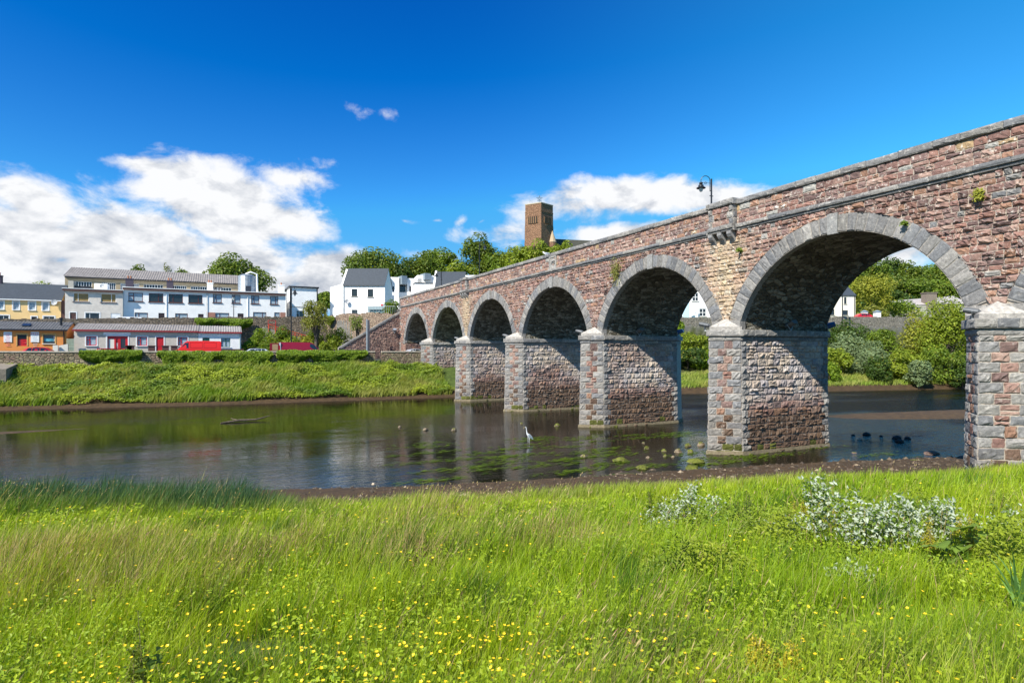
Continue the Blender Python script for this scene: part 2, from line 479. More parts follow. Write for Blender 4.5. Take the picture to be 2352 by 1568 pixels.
def masonry(B, rects, cols, mapf, proud=(.03, .10), clip=None, gap=.009, seed=1, lump=.5):
    """each rect (u0,u1,v0,v1) becomes one rock-faced stone standing proud of the joint plane"""
    r = np.random.default_rng(seed)
    R = np.asarray(rects, float); S = len(R)
    w = R[:, 1] - R[:, 0]; h = R[:, 3] - R[:, 2]
    iu = np.minimum(.035 / np.maximum(w, .05), .2); iv = np.minimum(.035 / np.maximum(h, .05), .22)
    z = np.zeros(S); o = np.ones(S)
    FU = np.stack([z, iu, .27 * o, .5 * o, .74 * o, 1 - iu, o], 1)
    FV = np.stack([z, iv, .36 * o, .66 * o, 1 - iv, o], 1)
    FU[:, 2:5] += r.uniform(-.06, .06, (S, 3)); FV[:, 2:4] += r.uniform(-.06, .06, (S, 2))
    u = (R[:, 0] + gap)[:, None] + (w - 2 * gap)[:, None] * FU
    v = (R[:, 2] + gap)[:, None] + (h - 2 * gap)[:, None] * FV
    U = np.repeat(u[:, None, :], 6, 1); V = np.repeat(v[:, :, None], 7, 2)
    U = U + r.normal(0, .012, U.shape); V = V + r.normal(0, .009, V.shape)
    p = r.uniform(proud[0], proud[1], S)[:, None, None]
    D = np.zeros((S, 6, 7))
    D[:, 1:5, 1:6] = .7 + r.uniform(-.18, .18, (S, 4, 5))
    D[:, 2:4, 2:5] = 1.0 + r.uniform(-lump, lump, (S, 2, 3))
    tilt = r.uniform(-.35, .35, (S, 1, 1)) * np.linspace(-1, 1, 6)[None, :, None] + r.uniform(-.3, .3, (S, 1, 1)) * np.linspace(-1, 1, 7)[None, None, :]
    D = D * (1 + tilt) * p
    if clip is not None: U, V = clip(U, V)
    P = mapf(U, V, D)
    C = np.repeat(np.asarray(cols, float)[:, None, :], 42, 1).reshape(-1, np.shape(cols)[1])
    idx = np.arange(42).reshape(6, 7)
    q = np.stack([idx[:-1, :-1], idx[:-1, 1:], idx[1:, 1:], idx[1:, :-1]], -1).reshape(-1, 4)
    Fc = (q[None] + (np.arange(S) * 42)[:, None, None]).reshape(-1, 4)
    B.add(P.reshape(-1, 3), Fc, C)

def courses(r, u0, u1, v0, v1, hr=(.26, .40), wr=(.28, .75), split=.22):
    out = []; v = v0
    while v < v1 - .05:
        h = r.uniform(*hr)
        if v1 - (v + h) < .14: h = v1 - v
        u = u0 - r.uniform(0, .3)
        while u < u1:
            w = r.uniform(*wr)
            a, b = max(u, u0), min(u + w, u1)
            if b - a > .06:
                if r.random() < split and h > .24:
                    m = v + h * r.uniform(.4, .6); out += [(a, b, v, m), (a, b, m, v + h)]
                else: out.append((a, b, v, v + h))
            u += w
        v += h
    return np.array(out)

def with_alpha(c, a): return np.concatenate([c, np.broadcast_to(np.asarray(a, float).reshape(-1, 1), (len(c), 1))], 1)

viaduct = thing('stone_viaduct', 'long red sandstone viaduct with grey limestone arches crossing the river', 'viaduct', (AF, 40, WATER))
MORT = (.40, .355, .30, 0)

def build_spandrel():
    r = np.random.default_rng(3)
    B = MB()
    R = courses(r, YN, YE, .95, Z_STR, (.17, .30), (.2, .58), .16)
    cy = np.array(CR_Y)
    def inside(y, z): return (np.min(np.hypot(np.subtract.outer(y, cy), (z - ZC)[..., None]), -1) < 6.3)
    k = inside(R[:, 0], R[:, 2]) & inside(R[:, 1], R[:, 2]) & inside(R[:, 0], R[:, 3]) & inside(R[:, 1], R[:, 3])
    R = R[~k]
    n = len(R)
    c = pick(RED, n, r)
    g = r.random(n) < .07; c[g] = pick(GREY, g.sum(), r) * .95
    uc = (R[:, 0] + R[:, 1]) / 2; vc = (R[:, 2] + R[:, 3]) / 2
    # lime and ochre lichen under the two refuges
    for pc in (24.1, 61.6):
        m = np.exp(-((uc - pc) / 1.35) ** 2) * (vc < 6.15) * r.uniform(.5, 1, n)
        c = c * (1 - m[:, None] * .9) + np.array((.50, .41, .27)) * m[:, None] * .9
    dk = vnoise(uc, vc * 2, 3.2, 5); c = c * (.75 + .6 * dk)[:, None]
    lich = .3 + .75 * vnoise(uc, vc, 2.5, 9) + .8 * np.exp(-((uc - 24.1) / 1.5) ** 2)
    def clip(U, V):
        U = U.copy(); V = V.copy()
        for q in CR_Y:
            dy, dz = U - q, V - ZC
            d = np.hypot(dy, dz); m = d < 6.34
            s = np.where(m, 6.34 / np.maximum(d, 1e-6), 1)
            U = np.where(m, q + dy * s, U); V = np.where(m, ZC + dz * s, V)
        return U, V
    masonry(B, R, with_alpha(c, lich), lambda u, v, d: np.stack([AF - d, u, v], -1), clip=clip, seed=4, proud=(.02, .10), lump=.6)
    # joint plane behind the stones, both faces, with the openings left out
    ys = np.unique(np.concatenate([np.linspace(YN, YE, 60)] + [q + RM * np.sin(np.linspace(-1.35, 1.35, 41)) for q in CR_Y]))
    d = np.min(np.abs(ys[:, None] - cy[None]), 1)
    zl = np.where(d < RM, ZC + np.sqrt(np.maximum(RM ** 2 - d ** 2, 0)), .95); zl = np.maximum(zl, .95)
    for x in (AF, AB):
        v = np.concatenate([np.stack([np.full_like(ys, x), ys, zl], 1), np.stack([np.full_like(ys, x), ys, np.full_like(ys, Z_PAR)], 1)])
        i = np.arange(len(ys) - 1); n_ = len(ys)
        B.add(v, np.stack([i, i + 1, i + 1 + n_, i + n_], 1), MORT)
    B.add([(AF, YE, -1.5), (AB, YE, -1.5), (AB, YE, Z_PAR), (AF, YE, Z_PAR)], [(0, 1, 2, 3)], (.3, .2, .17, .5))
    return B.build('spandrel_wall', STONE, viaduct)
build_spandrel()

def build_parapet():
    r = np.random.default_rng(8)
    B = MB()
    R = courses(r, YN, YE, Z_PAR, Z_COP, (.18, .36), (.22, .7), .12)
    n = len(R); c = pick(RED, n, r) * 1.05
    g = r.random(n) < .06; c[g] = pick([(.36, .26, .15), (.3, .3, .28)], g.sum(), r)
    masonry(B, R, with_alpha(c, r.uniform(.5, 1.1, n)), lambda u, v, d: np.stack([AF - d, u, v], -1), seed=9, proud=(.015, .06))
    B.box(AF, AF + .42, YN, YE, Z_PAR - .2, Z_COP, MORT)
    B.box(AB - .42, AB, YN, YE, Z_PAR - .2, Z_COP, (.28, .18, .15, .6))
    return B.build('parapet', STONE, viaduct)
build_parapet()

def band(B, r, y0, y1, x, z0, z1, L=(.9, 1.5), pr=(.02, .06), pal=GREY, depth_in=.5, dim=1.0):
    y = y0
    rects = []
    while y < y1 - .2:
        l = min(r.uniform(*L), y1 - y); rects.append((y, y + l, z0, z1)); y += l
    n = len(rects)
    c = pick(pal, n, r) * dim
    masonry(B, rects, with_alpha(c, np.full(n, .45)), lambda u, v, d: np.stack([x - d, u, v], -1), seed=int(r.integers(1e6)), proud=pr, lump=.35)
    for (a, b_, _, _), cc in zip(rects, c):
        B.box(x, x + depth_in, a + .006, b_ - .006, z0 + .004, z1 + r.uniform(-.01, .02), (*cc, .9))

def build_bands():
    r = np.random.default_rng(14)
    segs = [(YN, 23.23), (24.97, 60.73), (62.47, YE + .05)]
    B = MB()
    for a, b in segs: band(B, r, a, b, AF - .10, Z_COP, Z_TOP)
    for a, b in ((23.14, 25.06), (60.64, 62.56)): band(B, r, a, b, AF - .42, Z_COP + .01, Z_TOP + .04, (.8, 1.0), depth_in=.9)
    B.build('coping', STONE, viaduct); B = MB()
    y = YN
    while y < YE:
        l = r.uniform(.9, 1.5); B.box(AB - .5, AB + .1, y, min(y + l - .01, YE), Z_COP, Z_TOP, (.28, .28, .27, .8)); y += l
    B.build('coping', STONE, viaduct)
    B = MB()
    for a, b in segs:
        band(B, r, a, b, AF - .17, Z_STR + .12, Z_PAR - .01, (1.0, 1.6), (.01, .03), depth_in=.25, dim=.95)
        band(B, r, a, b, AF - .09, Z_STR, Z_STR + .12, (1.0, 1.6), (.005, .015), depth_in=.2, dim=.8)
    for a, b in ((23.14, 25.06), (60.64, 62.56)):
        band(B, r, a, b, AF - .47, Z_STR + .1, Z_PAR, (.8, 1.0), (.01, .03), depth_in=.6)
        band(B, r, a, b, AF - .40, Z_STR - .02, Z_STR + .1, (.8, 1.0), (.005, .015), depth_in=.5, dim=.8)
    B.build('string_course', STONE, viaduct)
build_bands()

def build_refuge(y0, y1, seed):
    """refuge bay corbelled out over a pier"""
    r = np.random.default_rng(seed)
    B = MB()
    rects = []; cols = []
    zs = np.linspace(Z_PAR, Z_COP, 4)
    for i in range(3):
        q = .42 if i % 2 else .28
        rects += [(y0, y0 + q, zs[i], zs[i + 1]), (y1 - q, y1, zs[i], zs[i + 1])]; cols += list(pick(GREY, 2, r))
        m = r.uniform(.4, .6) * (y1 - y0 - 2 * q) + y0 + q
        rects += [(y0 + q, m, zs[i], zs[i + 1]), (m, y1 - q, zs[i], zs[i + 1])]; cols += list(pick(RED, 2, r) * 1.1)
    masonry(B, rects, with_alpha(np.array(cols), np.full(len(cols), .7)), lambda u, v, d: np.stack([AF - .3 - d, u, v], -1), seed=seed)
    sr = [(AF - .3, AF, zs[i], zs[i + 1]) for i in range(3)]
    masonry(B, sr, with_alpha(pick(GREY, 3, r), np.full(3, .3)), lambda u, v, d: np.stack([u, y0 - d, v], -1), seed=seed + 1, proud=(.01, .03))
    B.box(AF - .3, AF + .1, y0, y1, Z_PAR, Z_COP, MORT)
    p = B.build('refuge', STONE, viaduct)
    for k in range(3):
        yc = y0 + .2 + (y1 - y0 - .4) * k / 2
        C = MB()
        prof = [(AF + .05, 6.30), (AF - .42, 6.30), (AF - .42, 6.16), (AF - .33, 6.02), (AF - .2, 5.93), (AF - .12, 5.82), (AF - .02, 5.7), (AF + .05, 5.7)]
        C.slab(prof, 'y', yc - .14, yc + .14, (.27, .275, .28, .3))
        C.build('corbel', STONE, p)
build_refuge(23.23, 24.97, 31)
build_refuge(60.73, 62.47, 41)

TH = math.asin(5.25 / RI)
def build_arch(q, seed):
    r = np.random.default_rng(seed)
    B = MB()
    n = 33; rects = []; cols = []; pr = []
    step = 2 * TH / n
    for i in range(n):
        a0 = -TH + i * step; key = (i == n // 2)
        rects.append((a0, a0 + step, RI, RE if not key else RE + .1))
    c = pick(GREY, n, r) * r.uniform(.88, 1.1, (n, 1))
    # lay out in arc length so that joints keep their real width
    K = 5.95
    rr = [(a * K, b * K, v0, v1) for a, b, v0, v1 in rects]
    base = .05
    masonry(B, rr, with_alpha(c, np.full(n, .25)), lambda u, v, d: np.stack([AF - base - d, q + v * np.sin(u / K), ZC + v * np.cos(u / K)], -1), seed=seed, proud=(.02, .06), lump=.4, gap=.012)
    # ring body behind the faces: soffit edge, top edge
    t = np.linspace(-TH - .005, TH + .005, 67)
    for rad in (RI, RE):
        v = np.concatenate([np.stack([np.full_like(t, x), q + rad * np.sin(t), ZC + rad * np.cos(t)], 1) for x in (AF - base - .005, AF + .35)])
        i = np.arange(66); B.add(v, np.stack([i, i + 1, i + 68, i + 67], 1), (.27, .27, .26, .2))
    v = np.concatenate([np.stack([np.full_like(t, AF - base), q + rad * np.sin(t), ZC + rad * np.cos(t)], 1) for rad in (RI, RE)])
    B.add(v, np.stack([i, i + 1, i + 68, i + 67], 1), (.33, .31, .28, 0))
    k = step / 2 * 1.1
    kp = [(q + rd * math.sin(s * k), ZC + rd * math.cos(s * k)) for rd, s in ((RI - .06, -1), (RE + .06, -1), (RE + .06, 1), (RI - .06, 1))]
    B.slab(kp, 'x', AF - .13, AF + .1, (.28, .285, .28, .5))
    for sg in (-1, 1):      # skewback stones the ring stands on
        a, b = sorted((q + sg * 5.25, q + sg * 5.98)); B.box(AF - base - .03, AF + .36, a, b, 1.05, 1.62, (.25, .245, .235, .4))
    ring = B.build('arch_ring', STONE, viaduct)
    # barrel vault
    B = MB()
    t = np.linspace(-TH, TH, 61); xs = np.linspace(AF + .3, AB, 8)
    zs = np.stack([q + RI * np.sin(t), ZC + RI * np.cos(t)], 1)
    zs = np.concatenate([[(q - 5.25, 1.05)], zs, [(q + 5.25, 1.05)]])
    m = len(zs)
    v = np.array([(x, y, z) for x in xs for y, z in zs])
    f = [(a * m + i, a * m + i + 1, (a + 1) * m + i + 1, (a + 1) * m + i) for a in range(7) for i in range(m - 1)]
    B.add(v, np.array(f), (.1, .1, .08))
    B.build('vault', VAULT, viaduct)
for i, q in enumerate(CR_Y): build_arch(q, 100 + i * 7)

def face_rects(r, L, z0, z1, nose):
    """squared courses with long and short quoins at both ends"""
    out = []; cl = []; z = z0; i = 0
    while z < z1 - .06:
        h = r.uniform(.33, .42)
        if z1 - z - h < .2: h = z1 - z
        qa, qb = (.55, .34) if i % 2 else (.34, .55)
        if nose: qa, qb = (.75, .45) if i % 2 else (.45, .78)
        qa *= r.uniform(.88, 1.15); qb *= r.uniform(.88, 1.15)
        out += [(0, qa, z, z + h), (L - qb, L, z, z + h)]; cl += [0, 0]
        u = qa
        while u < L - qb - .02:
            w = r.uniform(.3, .62) if not nose else L - qa - qb
            b = min(u + w, L - qb)
            if L - qb - b < .16: b = L - qb
            if r.random() < .3: m = z + h * r.uniform(.4, .6); out += [(u, b, z, m), (u, b, m, z + h)]; cl += [1, 1]
            else: out.append((u, b, z, z + h)); cl.append(1)
            u = b
        z += h; i += 1
    return np.array(out), np.array(cl)

def pier_plan(y, o=0.0, w=.98, p=1.22):
    """hexagonal plan, pointed cutwaters at both ends; o = overhang"""
    w += o; p += o * 1.3
    return [(AF - p, y), (AF - o * .2, y - w), (AB + o * .2, y - w), (AB + p, y), (AB + o * .2, y + w), (AF - o * .2, y + w)]

def build_pier(y, zb, seed):
    r = np.random.default_rng(seed)
    ZT = .55
    bot = pier_plan(y, w=1.07, p=1.37); top = pier_plan(y)
    B = MB()
    B.prism(bot, zb - .6, ZT, MORT, top=top)
    B.prism(pier_plan(y, .16, 1.07, 1.37), WATER - .7, WATER + .18, (.2, .17, .11, 0), top=pier_plan(y, .06, 1.07, 1.37))
    H = ZT - (zb - .6)
    faces = [(0, 1, True), (1, 2, False), (5, 0, True), (4, 5, False)]
    for a, b, nose in faces:
        P0, P1, T0, T1 = (np.array(x) for x in (bot[a], bot[b], top[a], top[b]))
        L = float(np.hypot(*(P1 - P0)))
        e = (P1 - P0) / L; nrm = np.array([e[1], -e[0]])
        R, cl = face_rects(r, L, zb - .2, ZT, nose)
        n = len(R)
        c = np.where(cl[:, None] == 0, pick(GREY, n, r) * 1.05, pick(RED, n, r) * .92)
        zc = (R[:, 2] + R[:, 3]) / 2; uc = (R[:, 0] + R[:, 1]) / 2
        if not nose:   # lime wash bleached over the middle of the long faces
            m = np.clip(vnoise(uc, zc, 2.2, seed % 50) * 2.2 - .35, 0, 1) * sstep(zc, -3.2, -2.2) * (cl == 1)
            c = c * (1 - .8 * m[:, None]) + pick([(.50, .47, .44), (.38, .38, .40), (.50, .45, .38)], n, r) * .8 * m[:, None]
        tide = 1 - sstep(zc + .35 * (vnoise(uc, zc * 0, .8, 3) - .5), -3.6, -2.9)      # dark band left by the tide
        tw = np.where(cl == 0, .25, .8) * tide
        c = c * (1 - tw[:, None]) + np.array((.085, .058, .036)) * r.uniform(.7, 1.3, (n, 1)) * tw[:, None]
        al = np.where(zc < -4.9, .0, .3)
        mo = (zc < -5.0) & (vnoise(uc, zc, .9, 7) > .55); c[mo] = np.array((.09, .10, .02)) * r.uniform(.7, 1.2, (mo.sum(), 1))
        def mp(u, v, d):
            t = np.clip((v - (zb - .6)) / H, 0, 1)
            s = u / L
            x = (P0[0] + (P1[0] - P0[0]) * s) * (1 - t) + (T0[0] + (T1[0] - T0[0]) * s) * t + nrm[0] * d
            yy = (P0[1] + (P1[1] - P0[1]) * s) * (1 - t) + (T0[1] + (T1[1] - T0[1]) * s) * t + nrm[1] * d
            return np.stack([x, yy, v], -1)
        masonry(B, R, with_alpha(c, al), mp, proud=(.03, .10) if not nose else (.025, .07), seed=seed + a * 13, lump=.6)
    p = B.build('pier', STONE, viaduct)
    # capping: band, cap course, plinth block, half pyramid leaning on the wall
    B = MB()
    def course(z0, z1, o, Lr):
        pl = pier_plan(y, o)
        B.prism(pl, z0, z1, (.3, .29, .27, .2))
        for a, b, nose in faces:
            P0, P1 = np.array(pl[a]), np.array(pl[b]); L = float(np.hypot(*(P1 - P0)))
            e = (P1 - P0) / L; nrm = np.array([e[1], -e[0]])
            us = [0]
            while us[-1] < L - .3: us.append(min(us[-1] + r.uniform(*Lr), L))
            us[-1] = L
            rc = [(us[i], us[i + 1], z0, z1) for i in range(len(us) - 1)]
            masonry(B, rc, with_alpha(pick(GREY, len(rc), r) * 1.1, np.full(len(rc), .5)), lambda u, v, d: np.stack([P0[0] + e[0] * u + nrm[0] * d, P0[1] + e[1] * u + nrm[1] * d, v], -1), proud=(.015, .045), seed=int(r.integers(1e6)))
    course(ZT, ZT + .2, .05, (.5, .9))
    course(ZT + .23, ZT + .56, .17, (.6, 1.0))
    B.prism(pier_plan(y, .03), ZT + .19, ZT + .24, (.12, .12, .12, 0))
    for sx in (0, 1):
        x0 = AF if sx == 0 else AB; s = -1 if sx == 0 else 1
        pn, w = 1.22, 1.04
        z0, z1, zt = ZT + .56, ZT + .72, ZT + 1.2
        tri = [(x0 + s * pn, y), (x0, y - w), (x0, y + w)]
        if s > 0: tri = [tri[0], tri[2], tri[1]]
        B.prism(tri, z0, z1, (.36, .35, .33, .6))
        v = [(a, b, z1) for a, b in tri] + [(x0, y, zt)]
        B.add(v, [(0, 1, 3), (0, 3, 2), (1, 2, 3)], (.42, .41, .38, .8))
    B.build('pier_cap', STONE, p)
for i, y in enumerate(PIERS): build_pier(y, WATER if i < 5 else -3.0, 300 + 17 * i)

def build_deck_and_ends():
    B = MB()
    B.box(AF + .42, AB - .42, YN, YE + 40, 6.0, 6.45, (.09, .09, .09, 0))
    B.build('deck', GROUND, viaduct)
    # near abutment, a plain masonry block the first arch springs from
    r = np.random.default_rng(77)
    B = MB()
    B.box(AF + .01, AB, -9, -.05, -5.8, 6.2, MORT)
    R = courses(r, -9, -.05, -4.6, .95); 
    masonry(B, R, with_alpha(pick(RED, len(R), r), np.full(len(R), .4)), lambda u, v, d: np.stack([AF - d, u, v], -1), seed=5)
    R = courses(r, AF, AB, -4.6, 1.0)
    masonry(B, R, with_alpha(pick(RED, len(R), r), np.full(len(R), .3)), lambda u, v, d: np.stack([u, -.05 + d, v], -1), seed=6)
    B.box(AF, AB, 85.46, YE, -2, 1.2, MORT)
    R = courses(r, 85.46, YE, -1.6, .95)
    masonry(B, R, with_alpha(pick(RED, len(R), r), np.full(len(R), .4)), lambda u, v, d: np.stack([AF - d, u, v], -1), seed=7)
    R = courses(r, AF, AB, -1.6, 1.1)
    masonry(B, R, with_alpha(pick(RED, len(R), r), np.full(len(R), .3)), lambda u, v, d: np.stack([u, 85.46 - d, v], -1), seed=17)
    B.build('abutment', STONE, viaduct)
    B = MB()   # raised quoin strip that ends the viaduct
    zs = np.arange(-1.6, Z_STR, .42)
    R = [(87.55, 88.1, z, z + .42) for z in zs]
    masonry(B, R, with_alpha(pick(GREY + RED[:2], len(R), r), np.full(len(R), .4)), lambda u, v, d: np.stack([AF - .07 - d, u, v], -1), seed=8)
    B.box(AF - .07, AF, 87.55, 88.1, -1.6, Z_STR, MORT)
    B.build('end_quoins', STONE, viaduct)
build_deck_and_ends()

def build_date_stone():
    y0, y1, z0, z1 = 42.05, 42.95, 6.72, 7.58     # set into the parapet
    B = MB(); g = (.33, .33, .31, .3)
    x = AF - .10
    B.box(x, AF + .02, y0 - .12, y0, z0 - .1, z1 + .1, g); B.box(x, AF + .02, y1, y1 + .12, z0 - .1, z1 + .1, g)
    B.box(x, AF + .02, y0, y1, z1, z1 + .1, g); B.box(x, AF + .02, y0, y1, z0 - .1, z0, g)
    B.box(AF - .045, AF + .02, y0, y1, z0, z1, (.36, .36, .34, .1))
    d = B.build('date_stone', STONE, viaduct)
    rot = Matrix(((0, 0, -1), (-1, 0, 0), (0, 1, 0))).to_quaternion()
    text_mesh('1892', .42, mat('cut_letters', (.06, .06, .06)), d, Vector((AF - .055, (y0 + y1) / 2, (z0 + z1) / 2)), rot, ext=.015, xs=.85)
build_date_stone()

def wing_wall():
    w = thing('wing_wall', 'sandstone wing wall with sloping grey coping at the town end of the viaduct', 'wall', (21, 88.1, -1.2))
    r = np.random.default_rng(55); B = MB()
    X0 = 15.5
    top = lambda x: 5.6 - (AF - x) * .60
    R = courses(r, X0, AF - .02, -1.5, 5.7, (.24, .36), (.3, .6), .15)
    R = np.array([q for q in R if q[2] < top(q[0]) - .05])
    def clip(U, V): return U, np.minimum(V, top(U))
    masonry(B, R, with_alpha(pick([(.25, .16, .135), (.2, .135, .12), (.29, .2, .165)], len(R), r), np.full(len(R), .2)), lambda u, v, d: np.stack([u, 88.0 - d, v], -1), clip=clip, seed=56)
    B.slab([(X0, -1.5), (AF, -1.5), (AF, top(AF)), (X0, top(X0))], 'y', 88.0, 88.6, (.4, .37, .33, 0))
    B.build('wall_face', STONE, w)
    B = MB(); x = X0
    while x < AF - .1:
        x1 = min(x + r.uniform(.9, 1.3), AF)
        g = pick(GREY, 1, r)[0]
        B.slab([(x, top(x)), (x1 - .02, top(x1)), (x1 - .02, top(x1) + .28), (x, top(x) + .28)], 'y', 87.85, 88.7, (*g, .5)); x = x1
    B.build('coping', STONE, w)
wing_wall()
# ------------------------------------------------------------------ land and water
def I(x, xs, ys): return np.interp(x, xs, ys)
def edge_n(x): return I(x, [-60, -12, -5, 1.7, 8, 13, 18.6, 30, 60], [27, 24, 22, 17.2, 15.4, 14.6, 12.2, 10.2, 9])
def shore_n(x): return I(x, [-60, -7.4, -1.5, 7.85, 26.7, 33.8, 60, 130], [36, 28.2, 26.5, 23.1, 19.7, 17.6, 12, 0])
def shore_f(x): return I(x, [-80, -18.5, 0, 25, 52, 96, 160], [75, 70.0, 67.2, 66.4, 58.7, 49, 35])
def wall_q(x): return I(x, [-80, -20, 10, 24.5], [80.5, 78.5, 75, 73.9])
def wall_u(x): return I(x, [-80, 16, 24.4], [97, 99, 90])          # upper retaining wall
def uwall_top(x): return I(x, [-27, 15.6, 17.2, 24], [4.05, 5.5, 5.75, 5.6])
BARS = [(-14, 50.5, 13, 1.6, .30, 0.05), (-6, 55.5, 9, .8, .22, .05), (60, 28.6, 17, 3.6, .5, -.26), (36, 55, 13, 1.8, .3, -.2), (21, 60, 8, 1.0, .2, -.2), (9, 48, 4, .5, .2, .1)]

def land(x, y):
    x = np.asarray(x, float); y = np.asarray(y, float)
    e, sn, sf = edge_n(x), shore_n(x), shore_f(x)
    e = e + 1.2 * (vnoise(x, y, 3.0, 21) - .5)
    # near meadow falling to the mud
    z = -1.72 - 2.45 * np.clip(y / e, -.3, 1.0) ** 1 + .25 * (vnoise(x, y, 3.5, 22) - .5)
    mud = np.clip((y - e) / np.maximum(sn - e, .5), 0, 1)
    zm = -4.35 - 1.03 * mud + .16 * (vnoise(x, y, 1.6, 23) - .5) * (1 - mud * .6)
    z = np.where(y > e, zm, z)
    # river bed
    dn, df = y - sn, sf - y
    dpt = .02 + np.minimum(.05 * np.minimum(dn, df), .42)
    bed = -5.4 - dpt + .10 * (vnoise(x, y, 2.2, 24) - .5)
    for (cx, cy, rx, ry, hh, sk) in BARS:
        d = ((x - cx) / rx) ** 2 + ((y - cy - sk * (x - cx)) / ry) ** 2
        bed = np.maximum(bed, -5.75 + hh * 1.35 * np.exp(-d * .8) + .05 * (vnoise(x, y, 1.2, 25) - .5))
    z = np.where((dn > 0) & (df > 0), bed, z)
    # far bank, town side of the bridge
    w, wu = wall_q(x), wall_u(x)
    s = -df
    L_ = -5.38 + .75 * sstep(s, 0, 2.5) + (2.7 * sstep(s, 1.2, np.maximum(w - sf, 3.0)))
    L_ = L_ + .5 * (vnoise(x, y, 2.4, 26) - .5) * sstep(s, 1, 3)
    L_ = np.where(y > w + .2, -1.15, L_)
    up = uwall_top(np.minimum(x, 20)) - .9 + .012 * np.minimum(np.maximum(y - 106, 0), 200)
    up = up + np.minimum(.30 * np.maximum(y - 112, 0), 17) * sstep(x - .45 * y, -22, -4)
    L_ = np.where(y > wu + .2, up, L_)
    # far bank, upstream
    R_ = -5.38 + .8 * sstep(s, 0, 2) + 1.0 * sstep(s, 2, 8) + 5.6 * sstep(s, 8, 28) + 3.4 * sstep(s, 29.5, 30.5)
    R_ = R_ + .5 * (vnoise(x, y, 3.0, 27) - .5) * sstep(s, 2, 5) * (1 - sstep(s, 28, 30)) + .21 * np.maximum(s - 48, 0)
    R_ = np.minimum(R_, 34)
    t = sstep(x - .55 * np.maximum(y - 95, 0), 31.3, 33.5)
    far = L_ * (1 - t) + R_ * t
    z = np.where(df <= 0, far, z)
    return z

def land_col(x, y):
    e, sn, sf = edge_n(x), shore_n(x), shore_f(x)
    w, wu = wall_q(x), wall_u(x)
    c = np.zeros(x.shape + (3,))
    grass = np.array((.07, .11, .02)); mudc = np.array((.066, .041, .019)); bed = np.array((.055, .038, .017))
    c[:] = grass * .7
    m = (y > e - .2); c[m] = mudc
    m = (y > sn); c[m] = bed
    sand = np.array((.075, .048, .024))
    for (cx, cy, rx, ry, hh, sk) in BARS:
        d = ((x - cx) / rx) ** 2 + ((y - cy - sk * (x - cx)) / ry) ** 2
        k = np.exp(-d * .6)[..., None]; c = np.where((y > sn)[..., None], c * (1 - k) + sand * k, c)
    # green weed on the shallow bed
    gw = (vnoise(x, y * 2.5, 2.5, 31) > .56) & (y > sn) & (y < sn + 11) & (x > 5) & (x < 30)
    c[gw] = (.05, .12, .012)
    s = y - sf
    m = s > -.3; c[m] = mudc * .9
    m = (s > 1.8) & (vnoise(x, y, 1.5, 33) > .4); c[m] = (.09, .12, .015)
    m = s > 2.6; c[m] = grass * .8
    left = x - .55 * np.maximum(y - 95, 0) < 32.4
    m = left & (y > w + .2); c[m] = (.12, .12, .12)
    m = left & (y > wu + .2); c[m] = (.13, .13, .125)
    m = (~left) & (s > 8); c[m] = (.06, .07, .02)
    m = (~left) & (s > 30); c[m] = (.12, .12, .115)
    m = (~left) & (s > 36); c[m] = (.10, .17, .025)
    m = (left) & (y > 118); c[m] = (.06, .10, .02)
    return c

def build_land():
    xs = np.unique(np.concatenate([np.linspace(-2200, -90, 14), np.linspace(-90, -30, 40), np.linspace(-30, 60, 240), np.linspace(60, 150, 70), np.linspace(150, 330, 40), np.linspace(330, 2500, 14)]))
    ys = np.unique(np.concatenate([np.linspace(-900, -20, 12), np.linspace(-20, 32, 170), np.linspace(32, 108, 200), np.linspace(108, 330, 90), np.linspace(330, 3000, 16)]))
    X, Y = np.meshgrid(xs, ys)
    Z = land(X, Y)
    C = land_col(X, Y)
    n, m = X.shape
    i = np.arange(n * m).reshape(n, m)
    q = np.stack([i[:-1, :-1], i[:-1, 1:], i[1:, 1:], i[1:, :-1]], -1).reshape(-1, 4)
    B = MB(); B.add(np.stack([X, Y, Z], -1).reshape(-1, 3), q, C.reshape(-1, 3))
    o = B.build('ground', GROUND, smooth=True)
    kind(o, 'structure')
build_land()

